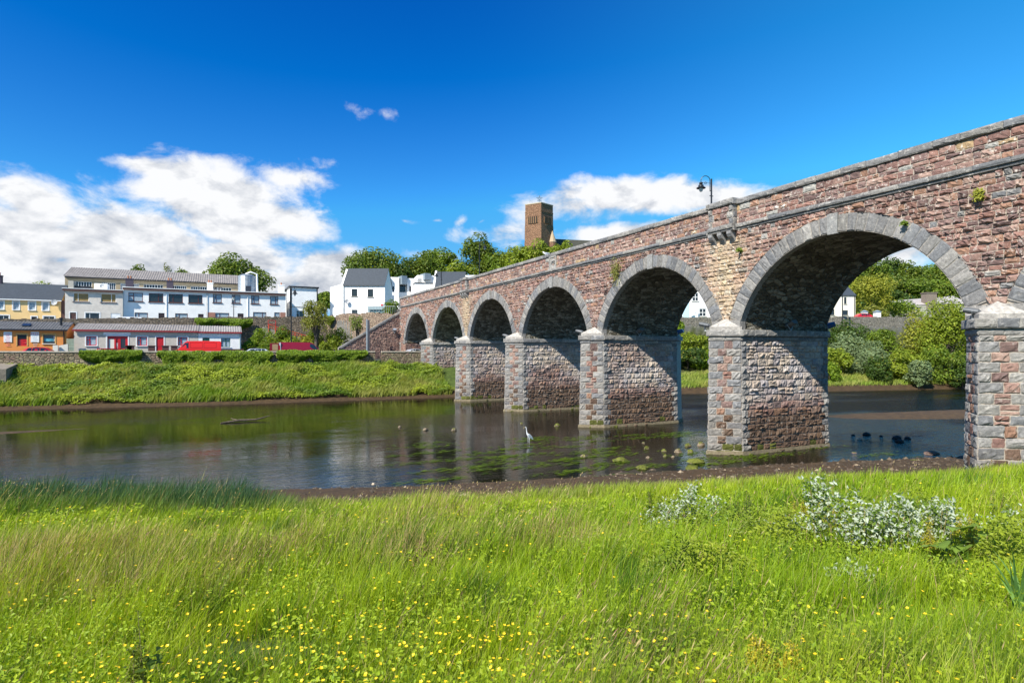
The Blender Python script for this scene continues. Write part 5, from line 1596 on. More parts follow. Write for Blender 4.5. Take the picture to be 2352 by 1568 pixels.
def long_cottage():
    b = BL; x0, x1 = ab(X1(706), b), ab(X1(1889), b); ze = zb_(300, Y1(800), b); zr = at_b(300, Y1(738), b + 3.2)[2]; z0 = -1.1
    t = thing('long_red_trim_cottage', 'long low grey cottage with corrugated roof, red doors and red window frames', 'house', ((x0 + x1) / 2, b, z0))
    W = [pxrect(q, b) for q in ((822, 922, 855, 942), (1308, 1405, 860, 946), (1697, 1790, 865, 950))]
    za, zd = np.mean([w[2] for w in W]), np.mean([w[3] for w in W])
    for w in W: w[2], w[3] = za, zd
    P = pxrect((1024, 1220, 854, 1010), b); D = pxrect((1490, 1562, 862, 1010), b); P[2] = D[2] = -.9
    B = MB(); facade(B, x0, x1, z0, ze, b, W + [P, D]); body_rest(B, x0, x1, b, b + 6.4, z0, ze, (b + 3.2, zr)); B.build('wall', BEIGE, t)
    for w in W: window(t, *w, b, REDP, CURT, 'lsmall', WPAINT, WPAINT, .09)
    door(t, *D, b, REDP, WPAINT)
    a, c, z, zt = P; wd = c - a
    B = MB(); B.box(a, c, b + .08, b + .12, zt - .35, zt); B.box(a, a + .12, b + .05, b + .12, z, zt - .35); B.box(a + wd * .33, a + wd * .42, b + .05, b + .12, z, zt - .35); B.box(a + wd * .52, a + wd * .64, b + .05, b + .12, z, zt - .35); B.box(a + wd * .88, c, b + .05, b + .12, z, zt - .35); B.box(a + .12, a + wd * .33, b + .06, b + .12, z, z + 1.0); B.box(a + wd * .64, a + wd * .88, b + .06, b + .12, z, z + .6)
    e = B.build('shopfront', REDP, t)
    G = MB(); G.box(a + .12, a + wd * .33, b + .1, b + .13, z + 1.0, zt - .35); G.build('display_pane', CREAM, e)
    G = MB(); G.box(a + wd * .42, a + wd * .52, b + .1, b + .13, z, zt - .35); sp = G.build('sign_panel', DKRED, e)
    rot = (Matrix(((1, 0, 0), (0, 0, -1), (0, 1, 0))) @ Matrix.Rotation(math.pi / 2, 3, 'Z')).to_quaternion()
    text_mesh('FIVE STAR', .5, WPAINT, sp, Vector((a + wd * .47, b + .09, z + 1.15)), rot, xs=.72)
    G = MB(); G.box(a + wd * .64, a + wd * .88, b + .1, b + .13, z + .6, zt - .35); G.build('door_pane', GLASS, e)
    S = MB(); w = .14; S.box(a - w, a, b - .03, b + .01, z, zt + w); S.box(c, c + w, b - .03, b + .01, z, zt + w); S.box(a, c, b - .03, b + .01, zt, zt + w); S.build('surround', WPAINT, e)
    B = MB(); B.box(a - .4, c + .3, b - .035, b + .01, zt + w, ze - .25); B.build('pale_panel', WHITE, t)
    r = gable_roof(t, CORR, x0, x1, b, ze + .08, b + 3.2, zr, .15, .3)
    B = MB(); B.box(x0 - .15, x1, b - .3, b - .2, ze - .16, ze + .03); B.build('fascia', DKRED, r)
long_cottage()

def white_cottage():
    b = BL; x0, x1 = ab(X1(1892), b), ab(X2(490), b); ze = zb_(500, Y1(815), b); zr = at_b(500, Y1(757), b + 3.2)[2]; z0 = -1.1
    t = thing('white_cottage', 'small white cottage with green framed window at the right end of the low row', 'house', ((x0 + x1) / 2, b, z0))
    w = pxrect((300, 388, 872, 958), b, conv=2); d = pxrect((123, 190, 868, 1005), b, conv=2); d[2] = -.9
    B = MB(); facade(B, x0, x1, z0, ze, b, [w, d]); body_rest(B, x0, x1, b, b + 6.4, z0, ze, (b + 3.2, zr)); B.build('wall', WHITE, t)
    window(t, *w, b, GRNP, CURT, 'tee', WPAINT, None, .08); door(t, *d, b, GRNP, None)
    r = gable_roof(t, mat('light_sheet', (.26, .24, .225), .85, .3, 1.8), x0, x1, b, ze + .08, b + 3.2, zr, .1, .3)
    B = MB(); B.box(x0, x1 + .1, b - .3, b - .2, ze - .16, ze + .03); B.build('fascia', DKRED, r)
    B = MB(); B.tube([(x1 - .12, b - .06, ze), (x1 - .12, b - .06, z0)], .045, 6); B.build('downpipe', mat('green_grey_pipe', (.25, .33, .32), .6), t)
white_cottage()

# ---- walls
def wallrun(name, label, pts, m, thick=.45, cap=None, cat='wall', zb0=-4, rough_top=.0, seed=1):
    """wall along a polyline of (x, y, ztop[, zbase])"""
    r = np.random.default_rng(seed)
    t = thing(name, label, cat, (pts[0][0], pts[0][1], pts[0][3] if len(pts[0]) > 3 else zb0))
    B = MB(); Cb = MB()
    for p, q in zip(pts, pts[1:]):
        d = np.array([q[0] - p[0], q[1] - p[1]]); L = np.hypot(*d); n = np.array([-d[1], d[0]]) / L * thick
        k = max(1, int(L / (.45 if rough_top else 3)))
        for i in range(k):
            f0, f1 = i / k, (i + 1) / k
            a = np.array(p[:2]) + d * f0; c = np.array(p[:2]) + d * f1
            z0 = p[2] + (q[2] - p[2]) * f0; z1 = p[2] + (q[2] - p[2]) * f1
            j = r.normal(0, rough_top) if rough_top else 0
            zb = p[3] if len(p) > 3 else zb0
            V = [(*a, zb), (*c, zb), (*(c + n), zb), (*(a + n), zb), (*a, z0 + j), (*c, z1 + j), (*(c + n), z1 + j), (*(a + n), z0 + j)]
            B.add(V, [(0, 1, 5, 4), (3, 2, 6, 7), (4, 5, 6, 7), (0, 4, 7, 3), (1, 2, 6, 5)])
            if cap:
                o = -n / thick * .06
                V = [(*(a + o), z0 + .0), (*(c + o), z1), (*(c + n - o), z1), (*(a + n - o), z0), (*(a + o), z0 + .14), (*(c + o), z1 + .14), (*(c + n - o), z1 + .14), (*(a + n - o), z0 + .14)]
                Cb.add(V, [(0, 1, 5, 4), (3, 2, 6, 7), (4, 5, 6, 7), (0, 4, 7, 3), (1, 2, 6, 5), (0, 3, 2, 1)])
    B.build('stonework', m, t)
    if cap: Cb.build('coping', cap, t)
    return t
CAPC = mat('wall_coping', (.40, .36, .29), .9, .2, 3, .5, 10)
xg0, xg1 = at_b(862, 806, wall_q(18.5))[0], at_b(877, 806, wall_q(19))[0]
Q = [(x, float(wall_q(x)), -.14) for x in (-70, -20, -5, 10)] + [(xg0, float(wall_q(xg0)), -.14)]
wallrun('quay_wall', 'long rubble stone quay wall with pale coping above the grassy bank', Q, QUAY, .5, CAPC, seed=2)
wallrun('quay_wall', 'short rubble wall between the river gate and the last pier', [(xg1, float(wall_q(xg1)), -.14), (AF - .6, float(wall_q(24)), -.14)], QUAY, .5, CAPC, seed=3)
def river_gate():
    y = float(wall_q(xg0)) + .2
    t = thing('river_gate', 'black barred gate in the gap of the quay wall near the viaduct', 'gate', ((xg0 + xg1) / 2, y, -1.2))
    B = MB()
    for x in np.linspace(xg0 + .05, xg1 - .05, 7): B.tube([(x, y, -1.9), (x, y, -.1)], .02, 6)
    B.tube([(xg0, y, -.2), (xg1, y, -.2)], .025, 6); B.tube([(xg0, y, -1.5), (xg1, y, -1.5)], .03, 6)
    B.build('bars', BLACK, t)
    B = MB(); B.box(xg0 + .02, xg1 - .02, y + .5, y + .6, -4, -1.9); B.build('door_panel', BLACK, t)
river_gate()
def slip_block():
    x0 = at_b(-40, 860, 74.5)[0]; x1 = at_b(16, 860, 74.5)[0]
    t = thing('stone_ramp_wall', 'grey weathered stone block jutting from the quay wall at the left edge', 'wall', (x0, 76, -3))
    B = MB(); B.slab([(74.2, -5), (79, -5), (79, -1.2), (77.5, -1.35), (74.2, -1.75)], 'x', x0 - 3, x1); B.build('stonework', mat('weathered_block', (.2, .17, .13), .95, .35, 1.5, .8, 6), t)
slip_block()
UW = [(x, float(wall_u(x)), float(uwall_top(x)), -1.6) for x in (-60, -27, -10, 5, 15.6)]
wallrun('retaining_wall', 'long rubble retaining wall under the upper street behind the low row', UW, make_rubble('retaining_rubble', (.16, .13, .10), (.30, .24, .18), (.22, .18, .15), (.09, .08, .06), 2.6), .5, None, rough_top=.05, seed=5)
CW = [(15.6, 99.0, 5.45, -1.6), (17.3, 98.2, 5.75, -1.6), (18.6, 96.6, 5.85, -1.6), (20.3, 94, 5.85, -1.6), (22.4, 91.4, 5.8, -1.6), (24.3, 89.2, 5.7, -1.6)]
wallrun('curved_retaining_wall', 'tall curved pinkish rubble wall with ragged top beside the viaduct wing wall', CW, make_rubble('curved_rubble', (.24, .17, .13), (.36, .28, .21), (.29, .21, .17), (.14, .11, .09), 2.6), .5, None, rough_top=.09, seed=6)
def garden_wall(): 
    B = MB(); t = thing('garden_wall', 'dark brown low garden wall with gate piers before the low cottages', 'wall', (ab(230, 86.5), 86.5, -1.1))
    y = 86.5; H = zb_(260, Y1(975), y)
    for a, c in ((232, 300), (402, 418), (300 + 118, 472), (500, 560)): B.box(ab(a, y), ab(c, y), y, y + .25, -1.2, H)
    B.build('wall_run', BROWN, t)
    for p in (300, 292 + 3, 400, 350 - 2, 380):
        P = MB(); x = ab(p, y); P.box(x - .35, x + .35, y - .1, y + .5, -1.2, H + .32); P.box(x - .42, x + .42, y - .17, y + .57, H + .32, H + .42); P.build('gate_pier', BROWN, t)
    B = MB(); x0, x1 = ab(225, y), ab(272, y)
    t2 = thing('red_gate', 'low red timber gate in the garden wall before the red shopfront', 'gate', (x0, y, -1.1))
    a, c = ab(224, y), ab(291, y)
    for z in (H - .65, H - .05): B.box(a, c, y, y + .06, z, z + .1)
    for x in np.linspace(a, c, 5): B.box(x - .05, x + .05, y - .03, y + .03, -1.0, H + .05)
    B.tube([(a, y, H - .6), (c, y, H)], .04, 6); B.build('gate_bars', REDP, t2)
garden_wall()
def shop_wall():
    y = 86.5; t = thing('shop_yard_wall', 'pale ramped end wall between the orange shop and the grey cottage', 'wall', (ab(128, y), y, -1.1))
    B = MB(); x0, x1, x2 = ab(X1(503), y), ab(X1(552), y), ab(X1(640), y); h = zb_(130, Y1(940), y)
    B.box(x0, x1, y, y + .3, -1.2, h); B.slab([(x1, -1.2), (x2, -1.2), (x2, h + .15), (x1, h - .05)], 'y', y + .4, y + .7); B.build('wall_run', CREAM, t)
    t = thing('yard_gate', 'pale green barred yard gate beside the orange shop', 'gate', (ab(160, 88.5), 88.5, -1.1)); B = MB()
    for x in np.linspace(ab(X1(640), 88.5), ab(X1(702), 88.5), 7): B.tube([(x, 88.5, -1.1), (x, 88.5, zb_(160, Y1(878), 88.5))], .035, 6)
    for zz in (-.6, .5): B.tube([(ab(X1(640), 88.5), 88.5, zz), (ab(X1(702), 88.5), 88.5, zz)], .03, 6)
    B.build('bars', mat('pale_green_paint', (.45, .55, .42), .5), t)
shop_wall()

# ---- modern white house and flats beyond the end of the bridge
def local_house(name, label, cat, px, Y, rz, z0):
    x, y, _ = at_Y(px, 700, Y)
    return thing(name, label, cat, (x, y, z0), rz)
def modern_house():
    Y = 106.0; z0 = 5.6; x, y, _ = at_Y(788, 700, Y)
    rz = -YAW
    t = thing('modern_white_house', 'modern white house with steep dark slate roof beyond the end of the viaduct', 'house', (x, y, z0), rz)
    s = Y / F; W = 96 * s; ze = (HZ - 655) * s - z0; zr = (HZ - 618) * (Y + 3.2) / F - z0
    def R(a, b, c, d): return [(X2(a) - 788) * s, (X2(b) - 788) * s, (HZ - Y1(d)) * s - z0, (HZ - Y1(c)) * s - z0]
    w1, w2, w3, sh = R(1547, 1600, 405, 475), R(1700, 1752, 407, 480), R(1547, 1600, 603, 665), R(1703, 1862, 572, 668)
    sh[1] = min(sh[1], W - .1)
    for q in (w3, sh): q[2] = max(q[2], .2)
    B = MB(); facade(B, 0, W, 0, ze, 0, [w1, w2, w3, sh], .2); body_rest(B, 0, W, 0, 6.4, 0, ze, (3.2, zr - .1)); B.build('wall', WHITE, t, False)
    def win(q, lay): 
        f = MB(); a, b, c, d = q
        f.box(a, b, .1, .16, c, c + .06); f.box(a, b, .1, .16, d - .06, d); f.box(a, a + .06, .1, .16, c, d); f.box(b - .06, b, .1, .16, c, d)
        o = f.build('window', BLACK, t, False); g = MB(); g.box(a, b, .15, .18, c, d); g.build('pane', GLASS, o, False)
        g = MB(); g.box(a - .12, b + .12, -.12, .1, c - .1, c); g.build('sill', CONC, o, False)
    for q in (w1, w2, w3): win(q, 0)
    a, b, c, d = sh
    f = MB(); f.box(a, b, -.15, .1, d - .55, d); f.box(a, a + .3, -.1, .1, c, d - .55); f.box(b - .12, b, -.1, .1, c, d - .55); f.box((a + b * 2) / 3 - .05, (a + b * 2) / 3 + .05, .05, .12, c, d - .55)
    o = f.build('shopfront', mat('grey_blue_frame', (.28, .36, .38), .5), t, False); g = MB(); g.box(a, b, .13, .16, c, d - .5); g.build('pane', mat('pale_glass', (.2, .3, .3), .1, .3, 2), o, False)
    q = R(1824, 1846, 551, 564); f = MB(); f.box(q[0], q[1], -.06, 0, q[2], q[3]); f.build('red_sign', REDP, t, False)
    B = MB(); zr2 = zr
    B.slab([(-.25, ze - .1), (3.2, zr), (6.65, ze - .1), (6.65, ze), (3.2, zr + .12), (-.25, ze)], 'x', .0, W + .05); B.build('roof', SLATE, t, False)
    B = MB(); L = (788 - X2(1325)) * s
    ys = 1.0
    B.slab([(-L, 0), (0, 0), (0, (HZ - Y1(330)) * s - z0 - .3), (-L, (HZ - Y1(382)) * s - z0)], 'y', ys, 6.4); B.build('side_wing', WHITE, t, False)
    B = MB(); h0 = zr - .25
    B.slab([(.0, 0), (3.2 + .0, 0), (3.2, zr), (0, ze)], 'x', -.35, -.02); B.slab([(3.2, 0), (6.4, 0), (6.4, ze), (3.2, zr)], 'x', -.35, -.02); B.build('gable_parapet', WHITE, t, False)
    B = MB(); B.tube([(.15, -.08, ze), (.15, -.08, 0)], .06, 6); B.build('downpipe', STEEL, t, False)
    q = R(1497, 1498, 526, 527); dx, dy = q[0], q[2]
    wx, wy = x + math.cos(rz) * dx, y + math.sin(rz) * dx
    dish(t, wx, wy, z0 + dy, 'dark satellite dish low on the modern white house', .38)
modern_house()

def flats():
    Y = 122.0; s = Y / F; z0 = 6.5; rz = -YAW + math.radians(16)
    px0 = 882; x, y, _ = at_Y(px0, 700, Y)
    t = thing('white_flats', 'stepped white apartment block with zinc clad bays behind the bridge parapet', 'apartment block', (x, y, z0), rz)
    c3 = lambda v: (1000 + .4464 * v) / 1.3776; r3 = lambda v: (600 + .4464 * v) / 1.3776
    def RX(p): return (c3(p) - px0) * s * 1.03
    def RZ(p): return (HZ - r3(p)) * s - z0
    blocks = [(525, 585, 617), (640, 740, 622), (712, 826, 596)]
    B = MB()
    for a, b_, top in blocks: B.box(RX(a), RX(b_), 0, 9, 0, RZ(top))
    B.box(RX(480), RX(525), 1.6, 9, 0, RZ(650)); B.box(RX(585), RX(640), 1.6, 9, 0, RZ(640)); B.box(RX(740), RX(800), 1.6, 9, 0, RZ(620))
    B.build('wall', WHITE, t, False)
    for a, b_, tp, bt in ((483, 530, 630, 672), (582, 638, 608, 668), (737, 802, 585, 632)):
        B = MB(); B.prism([(RX(a), 1.6), (RX((a * 2 + b_) / 3), -.9), (RX(b_), -.5), (RX(b_), 1.6)], RZ(bt), RZ(tp)); B.build('zinc_bay', ZINC, t, False)
        B = MB(); q0, q1 = RX(a) + .25, RX(b_) - .2
        B.box(q0, q1, 1.5, 1.58, RZ(bt + 95), RZ(bt)); B.build('balcony_window', GLASS, t, False)
        B = MB(); B.box(RX(a), RX(b_), -.4, 1.5, RZ(755) - .15, RZ(755)); B.box(RX(a), RX(b_), -.4, -.36, RZ(755), RZ(725)); B.build('balcony', STEEL, t, False)
    for a, b_, tp, bt in ((540, 550, 683, 722), (655, 666, 678, 720)):
        B = MB(); B.box(RX(a), RX(b_), -.03, .02, RZ(bt), RZ(tp)); w = B.build('window', BLACK, t, False)
    B = MB(); B.box(RX(683), RX(826), -3, 0, 0, RZ(668)); B.build('low_wing', WHITE, t, False)
    B = MB(); B.box(RX(680), RX(830), -3.1, 0, RZ(668), RZ(668) + .15); B.build('wing_edge', BLACK, t, False)
flats()
def slate_house():
    Y = 118.0; s = Y / F; z0 = 6; px0 = c = (1000 + .4464 * 826) / 1.3776; x, y, _ = at_Y(px0, 700, Y); rz = -YAW
    t = thing('slate_roofed_house', 'white gabled house with broad dark slate roof showing above the parapet near the flats', 'house', (x, y, z0), rz)
    c3 = lambda v: ((1000 + .4464 * v) / 1.3776 - px0) * s; r3 = lambda v: (HZ - (600 + .4464 * v) / 1.3776) * s - z0
    W = c3(1050); zr = r3(565); ze = r3(700)
    B = MB(); B.slab([(-.1, ze), (4.2, zr + .1), (8.5, ze), (8.5, ze - .12), (4.2, zr - .05), (-.1, ze - .12)], 'x', .4, W); B.build('roof', SLATE, t, False)
    B = MB(); B.box(0, W - .1, 0, 8.4, 0, ze - .1); B.slab([(0, 0), (8.4, 0), (8.4, ze), (4.2, zr + .3), (0, ze + .15)], 'x', 0, .38)
    B.build('wall', WHITE, t, False)
    B = MB(); B.box(W, c3(1150), 3, 10, 0, r3(592)); B.build('side_wing', WHITE, t, False)
slate_house()

def rails():
    t = thing('metal_railing', 'thin grey steel railing on top of the curved retaining wall', 'railing', (17.3, 98.4, 5.7)); B = MB()
    P = [(17.0, 98.9, 5.7), (18.9, 97, 5.8), (20.6, 94.4, 5.8), (22.7, 91.8, 5.75), (24.2, 90, 5.7)]
    for a, b in zip(P, P[1:]):
        for f in np.linspace(0, 1, 7): q = [a[i] + (b[i] - a[i]) * f for i in range(3)]; B.tube([q, (q[0], q[1], q[2] + 1.1)], .018, 4)
        B.tube([(a[0], a[1], a[2] + 1.1), (b[0], b[1], b[2] + 1.1)], .03, 6)
    B.build('bars', STEEL, t)
rails()

def ramp():
    y = 95.5; x0, x1 = ab(X2(705), y), ab(X2(1190), y); za, zb2 = zb_(X2(720), Y1(765), y), zb_(X2(1180), Y1(905), y)
    t = thing('ramp_wall', 'sloping grey rendered ramp wall climbing through the garden to the upper street', 'wall', (x0, y, -1.1))
    B = MB(); B.slab([(x0, -1.2), (x1, -1.2), (x1, zb2), (x0, za)], 'y', y, y + 2.0); B.build('wall_face', mat('ramp_render', (.30, .27, .21), .9, .2, 1.5, .4, 12), t)
    t = thing('red_handrail', 'orange red handrail running down the garden ramp', 'handrail', (x0, y, za)); B = MB()
    ORR = mat('orange_red_paint', (.55, .09, .03), .5)
    xs = ab(X2(755), y)
    n = 7
    for i in range(n + 1):
        f = i / n; x = xs + (x1 - xs) * f; z = za - .25 + (zb2 - za) * ((x - x0) / (x1 - x0)); B.tube([(x, y - .05, z - .3), (x, y - .05, z + .75)], .05, 6)
    f0 = (xs - x0) / (x1 - x0); zz = lambda f: za + (zb2 - za) * f
    B.tube([(xs, y - .05, zz(f0) + .5), (x1, y - .05, zz(1) + .5)], .06, 6); B.tube([(xs, y - .05, zz(f0) + .15), (x1, y - .05, zz(1) + .15)], .05, 6)
    B.build('rails', ORR, t)
    t = thing('red_barrier', 'red tubular barrier at the top of the garden ramp', 'barrier', (xs, y + 1, za)); B = MB()
    xb = ab(X2(828), y); B.tube([(xs, y + 1, za - .5), (xs, y + 1, za + 1.0), (xb, y + 1, za + 1.0), (xb, y + 1, za - .8)], .05, 6); B.tube([(xs, y + 1, za + .4), (xb, y + 1, za + .4)], .04, 6); B.build('tube_frame', REDP, t)
ramp()

# ---- church
def church():
    Y = 172.0; s = Y / F; x, y, _ = at_Y(1243, 560, Y); z0 = float(land(np.array([x]), np.array([y]))[0]) - 1
    rz = 0.0
    CB = make_rubble('church_stone', (.20, .11, .07), (.30, .175, .11), (.25, .14, .09), (.15, .10, .07), 1.6, 2.0, .05)
    t = thing('church_tower', 'tall square brown stone church tower with arcaded belfry windows above the trees', 'church', (x, y, z0), 0)
    # corner nearest the viewer at the empty; sides run back along two directions seen in the photo
    wl, wr = (1243 - 1207) * s, (1272 - 1243) * s
    rt = np.array([CR, -SR]); fw = np.array([SR, CR])
    dl = -rt * wl + fw * wl * .62; dr = rt * wr + fw * wr * 1.05
    zt = (HZ - 466) * s
    def plan(k):
        c = (dl + dr) / 2; P = [np.zeros(2), dr, dl + dr, dl]
        return [tuple(np.array([x, y]) + c + (p - c) * k) for p in P]
    zb = [z0, (HZ - 553) * s, (HZ - 514) * s, (HZ - 484) * s, zt]
    B = MB(); ks = [1.07, 1.045, 1.02, 1.0, 1.0]
    for i in range(4): B.prism(plan(ks[i]), zb[i], zb[i + 1], top=plan(ks[i] - .01 if i < 3 else 1.0))
    B.prism(plan(1.03), zb[3] - .15, zb[3] + .15)
    B.build('tower', CB, t)
    B = MB(); B.prism(plan(1.03), zt, zt + .25); B.build('parapet_coping', mat('pale_cap', (.42, .36, .26), .9), t)
    dark = mat('belfry_dark', (.02, .015, .012), .9); pale = mat('sandstone_trim', (.42, .25, .13), .9)
    for d, e, nn in ((dr, dl, 5), (dl, dr, 5)):
        L = np.hypot(*d); u = d / L; out = -e / np.hypot(*e)
        n2 = np.array([u[1], -u[0]]); n2 = n2 if n2 @ out > 0 else -n2
        for k in range(nn):
            f = .26 + .48 * k / (nn - 1); c = np.array([x, y]) + d * f + n2 * .16
            w = L * .036; z1, z2 = (HZ - 511) * s, (HZ - 500) * s + .45
            V = []; m = 7
            pr = [(-w, z1), (w, z1), (w, z2)] + [(w * math.cos(a), z2 + w * math.sin(a)) for a in np.linspace(.3, math.pi - .3, m)] + [(-w, z2)]
            B = MB(); N_ = len(pr)
            for o in (0, .12): V += [(c[0] + u[0] * p[0] + n2[0] * o, c[1] + u[1] * p[0] + n2[1] * o, p[1]) for p in pr]
            B.add(V, [tuple(range(N_)), tuple(range(2 * N_ - 1, N_ - 1, -1))] + [(i, (i + 1) % N_, N_ + (i + 1) % N_, N_ + i) for i in range(N_)])
            o = B.build('belfry_opening', dark, t)
            Bp = MB()
            for sg in (-1, 1):
                q = c + u * sg * w * 1.5 + n2 * .06
                Bp.tube([(q[0], q[1], z1), (q[0], q[1], z2)], w * .3, 6)
            Bp.build('colonnette', pale, o)
    for k in range(3):
        f = .35 + .15 * k; c = np.array([x, y]) + dl * f - dr / wr * .22; B = MB(); z1 = (HZ - 577) * s; z2 = (HZ - 564) * s
        B.tube([(c[0], c[1], z1), (c[0], c[1], z2)], .28, 8); B.build('lower_opening', dark, t)
    # stair turret with stone cap
    c = np.array([x, y]) + dr * .88 - dl / wl * .25; R = 1.15
    B = MB(); B.lathe([(R, z0), (R, (HZ - 552) * s)], (c[0], c[1], 0), 10); B.build('stair_turret', CB, t)
    B = MB(); B.lathe([(R * 1.06, (HZ - 552) * s), (.05, (HZ - 525) * s)], (c[0], c[1], 0), 10); B.build('turret_cap', mat('pale_stone_cap', (.40, .31, .2), .9), t)
    # star and aerial
    C = np.array([x, y]) + (dl + dr) * .42; zc = zt + 1.9; B = MB(); R = .95; up = [(C[0] + rt[0] * R * math.sin(a), C[1] + rt[1] * R * math.sin(a), zc + R * math.cos(a)) for a in np.linspace(0, 2 * math.pi, 6)[:5]]
    for i in range(5): B.tube([up[i], up[(i + 2) % 5]], .07, 5)
    B.tube([(C[0], C[1], zt), (C[0], C[1], zc + .6)], .06, 5); B.tube([(C[0] - .5, C[1], zt), (C[0], C[1], zc)], .05, 5); B.tube([(C[0] + .5, C[1], zt), (C[0], C[1], zc)], .05, 5)
    tag(B.build('star_frame', mat('blue_steel', (.12, .2, .28), .5)), 'open metal star on struts on top of the church tower', 'star')
    C = np.array([x, y]) + dl * .8 + dr * .3; B = MB(); B.tube([(C[0], C[1], zt), (C[0], C[1], zt + 1.6)], .04, 5); q = C - rt * .65
    B.tube([(q[0], q[1], zt + .9), (q[0], q[1], zt + 2.0)], .05, 5); B.tube([(C[0], C[1], zt + 1.2), (q[0], q[1], zt + 1.4)], .04, 5)
    tag(B.build('aerial', STEEL), 'thin H shaped aerial at the left corner of the church tower top', 'aerial')
    # nave behind the parapet
    a = np.array([x, y]) + dr * 1.0 + dl * .1; t2 = thing('church_nave', 'dark slate nave roof of the church running right from the tower', 'church', (a[0], a[1], z0))
    L = 16.0; zr, ze = (HZ - 545) * s + 1.2, (HZ - 592) * s + 1; u = rt * .97 + fw * .25; v = fw * .93 - rt * .3
    e0 = a; e1 = a + u * L; h0 = a + v * 4.5; h1 = e1 + v * 4.5; k0 = a + v * 9; k1 = e1 + v * 9
    B = MB(); B.add([(*e0, ze), (*e1, ze), (*h1, zr), (*h0, zr), (*k1, ze), (*k0, ze)], [(0, 1, 2, 3), (3, 2, 4, 5)]); B.build('roof', mat('mossy_slate', (.05, .05, .035), .8, .35, 2), t2)
    B = MB(); B.add([(*e0, z0), (*e1, z0), (*e1, ze), (*e0, ze), (*h1, zr), (*k1, ze), (*k1, z0), (*h0, zr), (*k0, ze), (*k0, z0)], [(0, 1, 2, 3), (1, 6, 5, 4, 2), (0, 3, 7, 8, 9)]); B.build('wall', CB, t2)
church()

